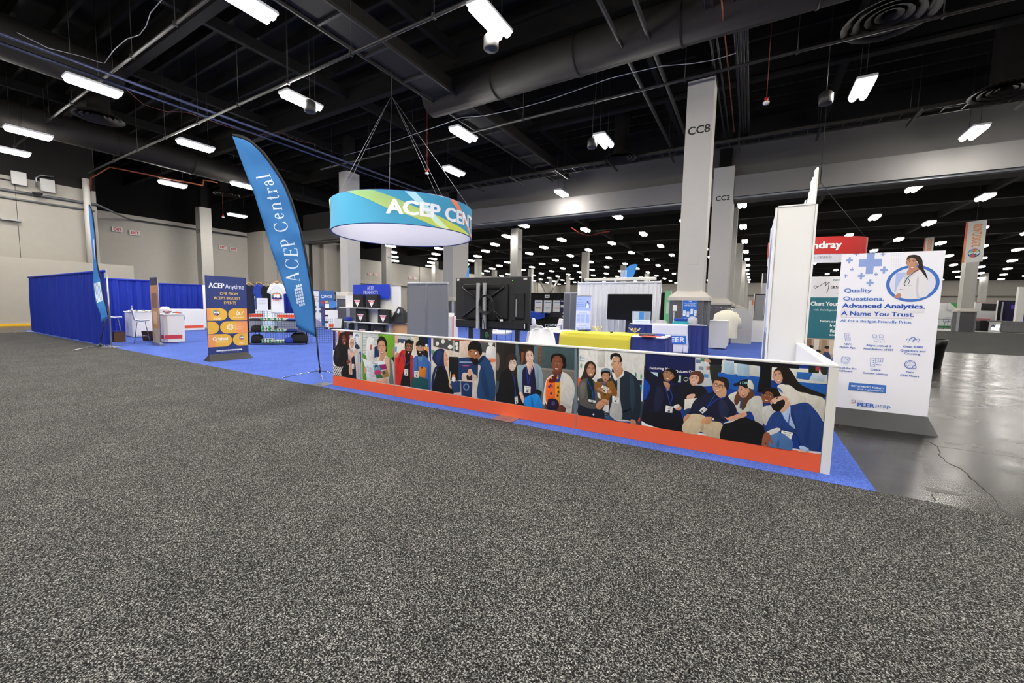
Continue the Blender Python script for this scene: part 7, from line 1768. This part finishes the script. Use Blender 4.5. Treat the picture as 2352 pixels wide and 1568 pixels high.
pst(-13.47, .5, .8, 1.7, 'dark navy poster right of the white ones', [(0,0,1,1,'16204a'),(.1,.88,.6,.93,'c8ccd8'),(.1,.6,.8,.72,'e0e2e8'),(.1,.3,.9,.34,'d0d4e0'),(.15,.1,.7,.2,'d8dae0')])
pst(-15.07, 2.3, .45, .28, 'small white booth number card above the posters', [(.2,.4,.8,.6,'3a3a3e')])
T = thing('covered_table', 'table covered with a loose royal blue cloth in the far poster booth', 'table', (-15.26, 28.5, 0)); MB().use(mat('royal_cloth', '103ba0', .85)).grid(lambda i, j: ((i-.5)*3.4, -.5+.9*j if j < .85 else .265+.0*j, 1.08+.16*sin(i*5)*sin(j*3)+.06*sin(i*13)), 24, 6).grid(lambda i, j: ((i-.5)*3.4, -.5-.08*j, 1.08+.06*sin(i*13)-j*.6*(.8+.2*sin(i*4))), 24, 4).build('cloth', T); MB().use(bk).box(-1.6, -.45, 0, 1.6, .3, 1.0).build('skirt', T)
carton((-12.96, 28.7, .75), .8, .5, .42, '1c1c20', 'black equipment case right of the blue cloth', cat='case'); tag(MB().use(bk).box(-1.2, -.3, 0, 1.2, .3, .75).build('black_skirted_table', None, (-12.73, 28.8, 0)), 'low black skirted table under the equipment case', 'table')
T = poster(-13.53, 23.49, radians(20), .9, 2.4, .05, blocks((0,0,1,1,'58b8d8'),(.1,.1,.9,.3,'c8d840'),(0,.35,1,.5,'2a6a8a'),(.3,.55,1,.75,'c8d840')), 'tall blue and lime booth panel just right of the black screen')

# ---------------------------------------------------------------- red hanging sign and distant right side
T = thing('hanging_ring_sign', 'red hanging sign with white lettering, right of the white tower top', 'hanging sign', (2.1, 21.0, 3.8)); Rr = 1.66
def arcm(z0, z1, a0, a1, m, r=Rr, n=40): m.add([(r*cos(radians(a0+(a1-a0)*k/n)), r*sin(radians(a0+(a1-a0)*k/n))*.6, z) for z in (z0, z1) for k in range(n+1)], [(k, k+1, n+2+k, n+1+k) for k in range(n)], True); return m
arcm(0, .66, -180, 180, MB().use(mat('sign_red', 'c01c1c', .5)), n=64).build('red_band', T); arcm(.02, .64, -180, 180, MB().use(mat('sign_white', 'd8d8e2', .6)), Rr-.04, 64).build('white_lining', T)
n = 30; m = MB().use(mat('sign_white')); P = [(Rr*.985*cos(radians(-180+170*k/n)), Rr*.985*sin(radians(-180+170*k/n))*.6) for k in range(n+1)]
m.add([(*p, .0) for p in P]+[(*p, -.34*min(1, (1-k/n)*3.2)) for k, p in enumerate(P)], [(k, n+1+k, n+2+k, k+1) for k in range(n)], True); m.build('white_band', T)
A = Art(lambda u, v, w: ((Rr+.015+w)*cos(radians(-90)+u/1.85), (Rr+.015+w)*sin(radians(-90)+u/1.85)*.6-.004, v)); A.text('mindray', -.70, .22, .26, 'f2f2f2', 2.0, width=1.55)
A.text('healthcare within reach', -1.7, -.16, .11, '7a7a86', 0, width=2.2); A.build('sign_lettering', T)
MB().use(darkst).tube([(0, 0, 3), (0, 0, 8.15)], .015, 4).tube([(1.5, -.4, .66), (0, 0, 3)], .01, 4).tube([(-1.5, -.4, .66), (0, 0, 3)], .01, 4).build('hanging_cables', T)
def aisle_banner(x, y, z, rz, w, h, t, label):
    T = thing('aisle_banner', label, 'aisle sign', (x, y, z), rz); MB().use(white).box(-w/2, -.01, 0, w/2, .01, h).build('panel', T); A = Art(); A.rect(-w/2, 0, -w/2+.12, h, 'ee8a4a'); A.rect(-w/2, h*.6, -w/2+.12, h, 'e86a50'); A.text(t, w*.3, h*.36, w*.42, 'ee9a5a', 1.5, rot=90, width=h*.56)
    globe(A, w*.05, h*.22, w*.3); A.build('banner_print', T, (0, -.012, 0)); MB().use(darkst).tube([(0, 0, h), (0, 0, 11.9-z)], .012, 4).build('hanging_wire', T)
p_ = (14.25, 44.96, 5.60)
aisle_banner(12.92, 40.56, 5.20, radians(-35), 1.0, 2.8, '2300/2400', 'upright white and orange aisle banner numbered 2300/2400, in front of the right column')
aisle_banner(18.29, 69.62, 7.99, radians(-35), .9, 3.0, '2100/2200', 'smaller upright aisle banner peeking over the large lilac banner')
# waste bin
T = thing('waste_bin', 'black bin with a bag liner standing on the concrete behind the lilac banner', 'bin', (4.5, 16.0, 0)); MB().use(mat('bin_black', '0c0c0e', .4)).lathe([(0, 0), (.22, 0), (.28, .76), (.3, .8), (.27, .8), (.26, .74)], 24).build('bin_body', T); MB().use(mat('liner', '060607', .3, bump=.6, scale=12)).lathe([(.28, .6), (.31, .81), (.27, .82)], 24).build('liner', T)
# far right booths
def farbooth(px0, px1, d, h, paint, label, z0=0, rz=0, name='booth_backwall', cat='booth wall'):
    a = px0; b_ = px1; w = hypot(b_[0]-a[0], b_[1]-a[1]); T = thing(name, label, cat, ((a[0]+b_[0])/2, (a[1]+b_[1])/2, 0), atan2(b_[1]-a[1], b_[0]-a[0])); MB().use(white).box(-w/2, 0, z0, w/2, .15, h).build('wall_panel', T); A = Art(step=.002); paint(A, -w/2, z0, w, h-z0); A.build('graphic', T, (0, -.003, 0)); return T
farbooth((19.56, 69.73), (22.34, 71.37), 0, 3.0, blocks((0,0,1,1,'f2f4f6'),(.0,.86,.7,.87,'d8dce0'),(.4,.25,.85,.28,'9ab0d8'),(.4,.4,.9,.42,'b8c4e0'),(0,0,1,.07,'3f9a5a')), 'bright white booth wall with green corner, right of the lilac banner')
T = farbooth((20.87, 70.04), (21.79, 70.59), 0, 3.0, lambda A, x, z, w, h: A.face([(x, z+h), (x+w, z+h), (x+w, z)], '3fa85a'), 'green triangular corner panel on the bright white booth', z0=2.2, name='corner_panel', cat='panel')
farbooth((22.31, 67.86), (24.70, 69.28), 0, 3.1, blocks((0,0,1,1,'dcdce0'),(.25,.68,.92,.96,'0a0a0c'),(.0,.35,.7,.39,'c86a78'),(0,.3,.8,.33,'c86a78'),(0,.985,1,1,'c85a6a')), 'white booth wall with black screen and red lines right of the numbered column')
farbooth((24.05, 67.73), (26.39, 69.11), 0, 3.3, blocks((0,0,1,1,'0e0d12'),(.35,0,1,.96,'1c1848'),(.55,.72,.75,.86,'9a4a9a'),(.6,.72,.75,.84,'4a5ac8'),(.15,.3,.22,.95,'b8b8d0')), 'dark navy booth wall with small pink and blue mark at the right edge')
T = bpy.data.objects['booth_backwall.002']; A = Art(); A.text('AC', 1.0, 1.25, .16, 'e8e8f0', 1, width=.45); A.text('FLOW', .7, 1.0, .16, 'e8e8f0', 1, width=.8); A.build('booth_lettering', T, (0, -.03, 0))
farbooth((22.69, 59.94), (24.24, 60.86), 0, 4.2, blocks((0,0,1,1,'1038a8'),(.2,.5,.25,.9,'3a78e0'),(0,.2,1,.22,'3a78e0')), 'tall bright blue booth wall cut off by the right picture edge', z0=.3)
tag(MB().use(white).box(-.25, -.2, 0, .25, .2, 4.4).build('booth_post', None, (22.54, 59.39, 0)), 'white upright edge post of the blue booth at the right', 'post')
T = thing('info_counter', 'grey rounded counter with lit white logo front at the far right', 'counter', (20.85, 56.53, 0), radians(-20)); MB().use(mat('counter_grey', '6a6a6c', .5)).rbox(-.4, -.5, 0, 1.2, .5, 1.08, .08).build('body', T); MB().use(mat('counter_front', 'c8c8c8', .4)).box(-1.15, -.5, 0, -.4, .5, .98).build('logo_front', T); MB().use(mat('counter_grey')).rbox(-1.25, -.55, .98, -.3, .55, 1.1, .03).build('top', T)
A = Art(); A.text('AP', -1.0, .5, .24, '1c3f7c', 1.5, width=.4); A.build('logo', T, (0, -.504, 0)); MB().use(mat('lit_logo', 'f4f6ff', .5, emit=3)).box(-.95, -.51, .2, -.5, -.503, .45).box(-.72, -.51, .45, -.48, -.503, .72).build('lit_letters', T)
T = thing('covered_table', 'table draped in crumpled black cloth at the far right', 'table', (20.54, 58.67, 0)); MB().use(bk).grid(lambda i, j: ((i-.5)*1.9, -.5+.03*sin(i*20)-.1*(1-j), .02+1.0*j+.05*sin(i*9)*j), 20, 4).grid(lambda i, j: ((i-.5)*1.9, -.5+j, 1.02+.05*sin(i*9)), 16, 4).box(-.9, -.45, 0, .9, .5, 1.0).build('cloth', T)
T = thing('high_table', 'grey metal high table with stools before the bright white booth', 'table', (18.85, 64.66, 0), radians(-30)); MB().use(galv).box(-.9, -.35, 1.02, .9, .35, 1.07).build('table_top', T)
for s in (-1, 1): MB().use(galv).box(s*.75-.05, -.3, 0, s*.75+.05, .3, 1.02).build('leg', T)
for k, px in enumerate((18.61, 63.35, 18.86, 63.50)) if False else (): pass
T = thing('bar_stool', 'grey metal stool at the far high table', 'stool', (18.77, 63.45, 0)); MB().use(galv).tube([(-.18, 0, 0), (-.12, 0, .75), (.12, 0, .75), (.18, 0, 0)], .025, 6).build('frame', T); MB().use(galv).rbox(-.2, -.2, .75, .2, .2, .8, .02).build('seat', T); MB().use(galv).tube([(-.2, .18, .78), (-.22, .22, 1.1), (.22, .22, 1.1), (.2, .18, .78)], .02, 6).build('backrest', T)
carton((18.55, 58.66, 0), .75, .5, .62, 'c0c0be', 'white electrical box at the foot of the numbered right column'); 
T = thing('wall_phone', 'grey and blue hand dryer-like unit hanging in the right column recess', 'device', (18.66, 58.73, 1.25)); MB().use(mat('device_grey', '8a8e94', .5)).rbox(-.3, -.1, .35, .35, .1, .55, .04).build('head', T); MB().use(mat('device_blue', '3f6cb0', .5)).rbox(-.32, -.12, 0, -.1, .08, .38, .03).build('body', T); MB().use(galv).tube([(.3, 0, .35), (.28, 0, 0), (-.1, 0, -.35), (-.5, 0, -.75)], .03, 6).build('hose', T)
T['label'] = 'grey and blue device with a curved hose in front of the right column'
# far middle-right: signs seen between column row and tower
farbooth((0.18, 42.00), (1.05, 42.51), 0, 3.05, blocks((0,0,1,1,'a8aab0'),(0,.97,1,1,'0c0c0e'),(0,0,.05,1,'0c0c0e'),(.9,.3,.96,1,'0c0c0e'),(.84,.35,.9,.96,'d0d8ec')), 'grey booth wall with black frame just left of the white tower')
T = farbooth((0.90, 56.40), (1.88, 56.97), 0, 6.0, lambda A, x, z, w, h: (A.rect(x, z, x+w, z+h, 'c8c8d4'), A.rect(x, z+h*.56, x+w, z+h, '0c0d14')), 'hanging sign, black above white, beside the white tower', z0=3.4, name='hanging_sign', cat='hanging sign')
MB().use(darkst).tube([(0, 0, 6), (0, 0, 11.9)], .02, 4).build('hanging_wire', T)
farbooth((-0.37, 81.25), (0.41, 81.71), 0, 3.4, blocks((0,0,1,1,'dcdcdc'),(.4,.75,1,1,'e8743a')), 'tiny white and orange booth at the end of the column row')
farbooth((-6.00, 34), (-5.51, 34), 0, 3.0, blocks((0,0,1,1,'8ae6a8'),(.3,.4,.7,.7,'e8fff0'),(.9,0,1,1,'f0f4f0')), 'light green lit booth panel between white drape and tallest column')
tag(MB().use(bk).box(-.5, 0, 0, .5, .1, 2.9).build('booth_curtain', None, (-6.31, 35, 0)), 'dark booth curtain beside the light green panel', 'curtain')
T = thing('card_reader_stand', 'slim pole stand with small white device beside the white drape', 'stand', (-2.25, 14.6, .008)); MB().use(steelc).cyl(0, 0, 0, 1.5, .02).build('pole', T); MB().use(white).rbox(-.05, -.03, 1.45, .08, .03, 1.65, .01).build('device', T); MB().use(black).cyl(0, 0, 0, .03, .16).build('base', T)
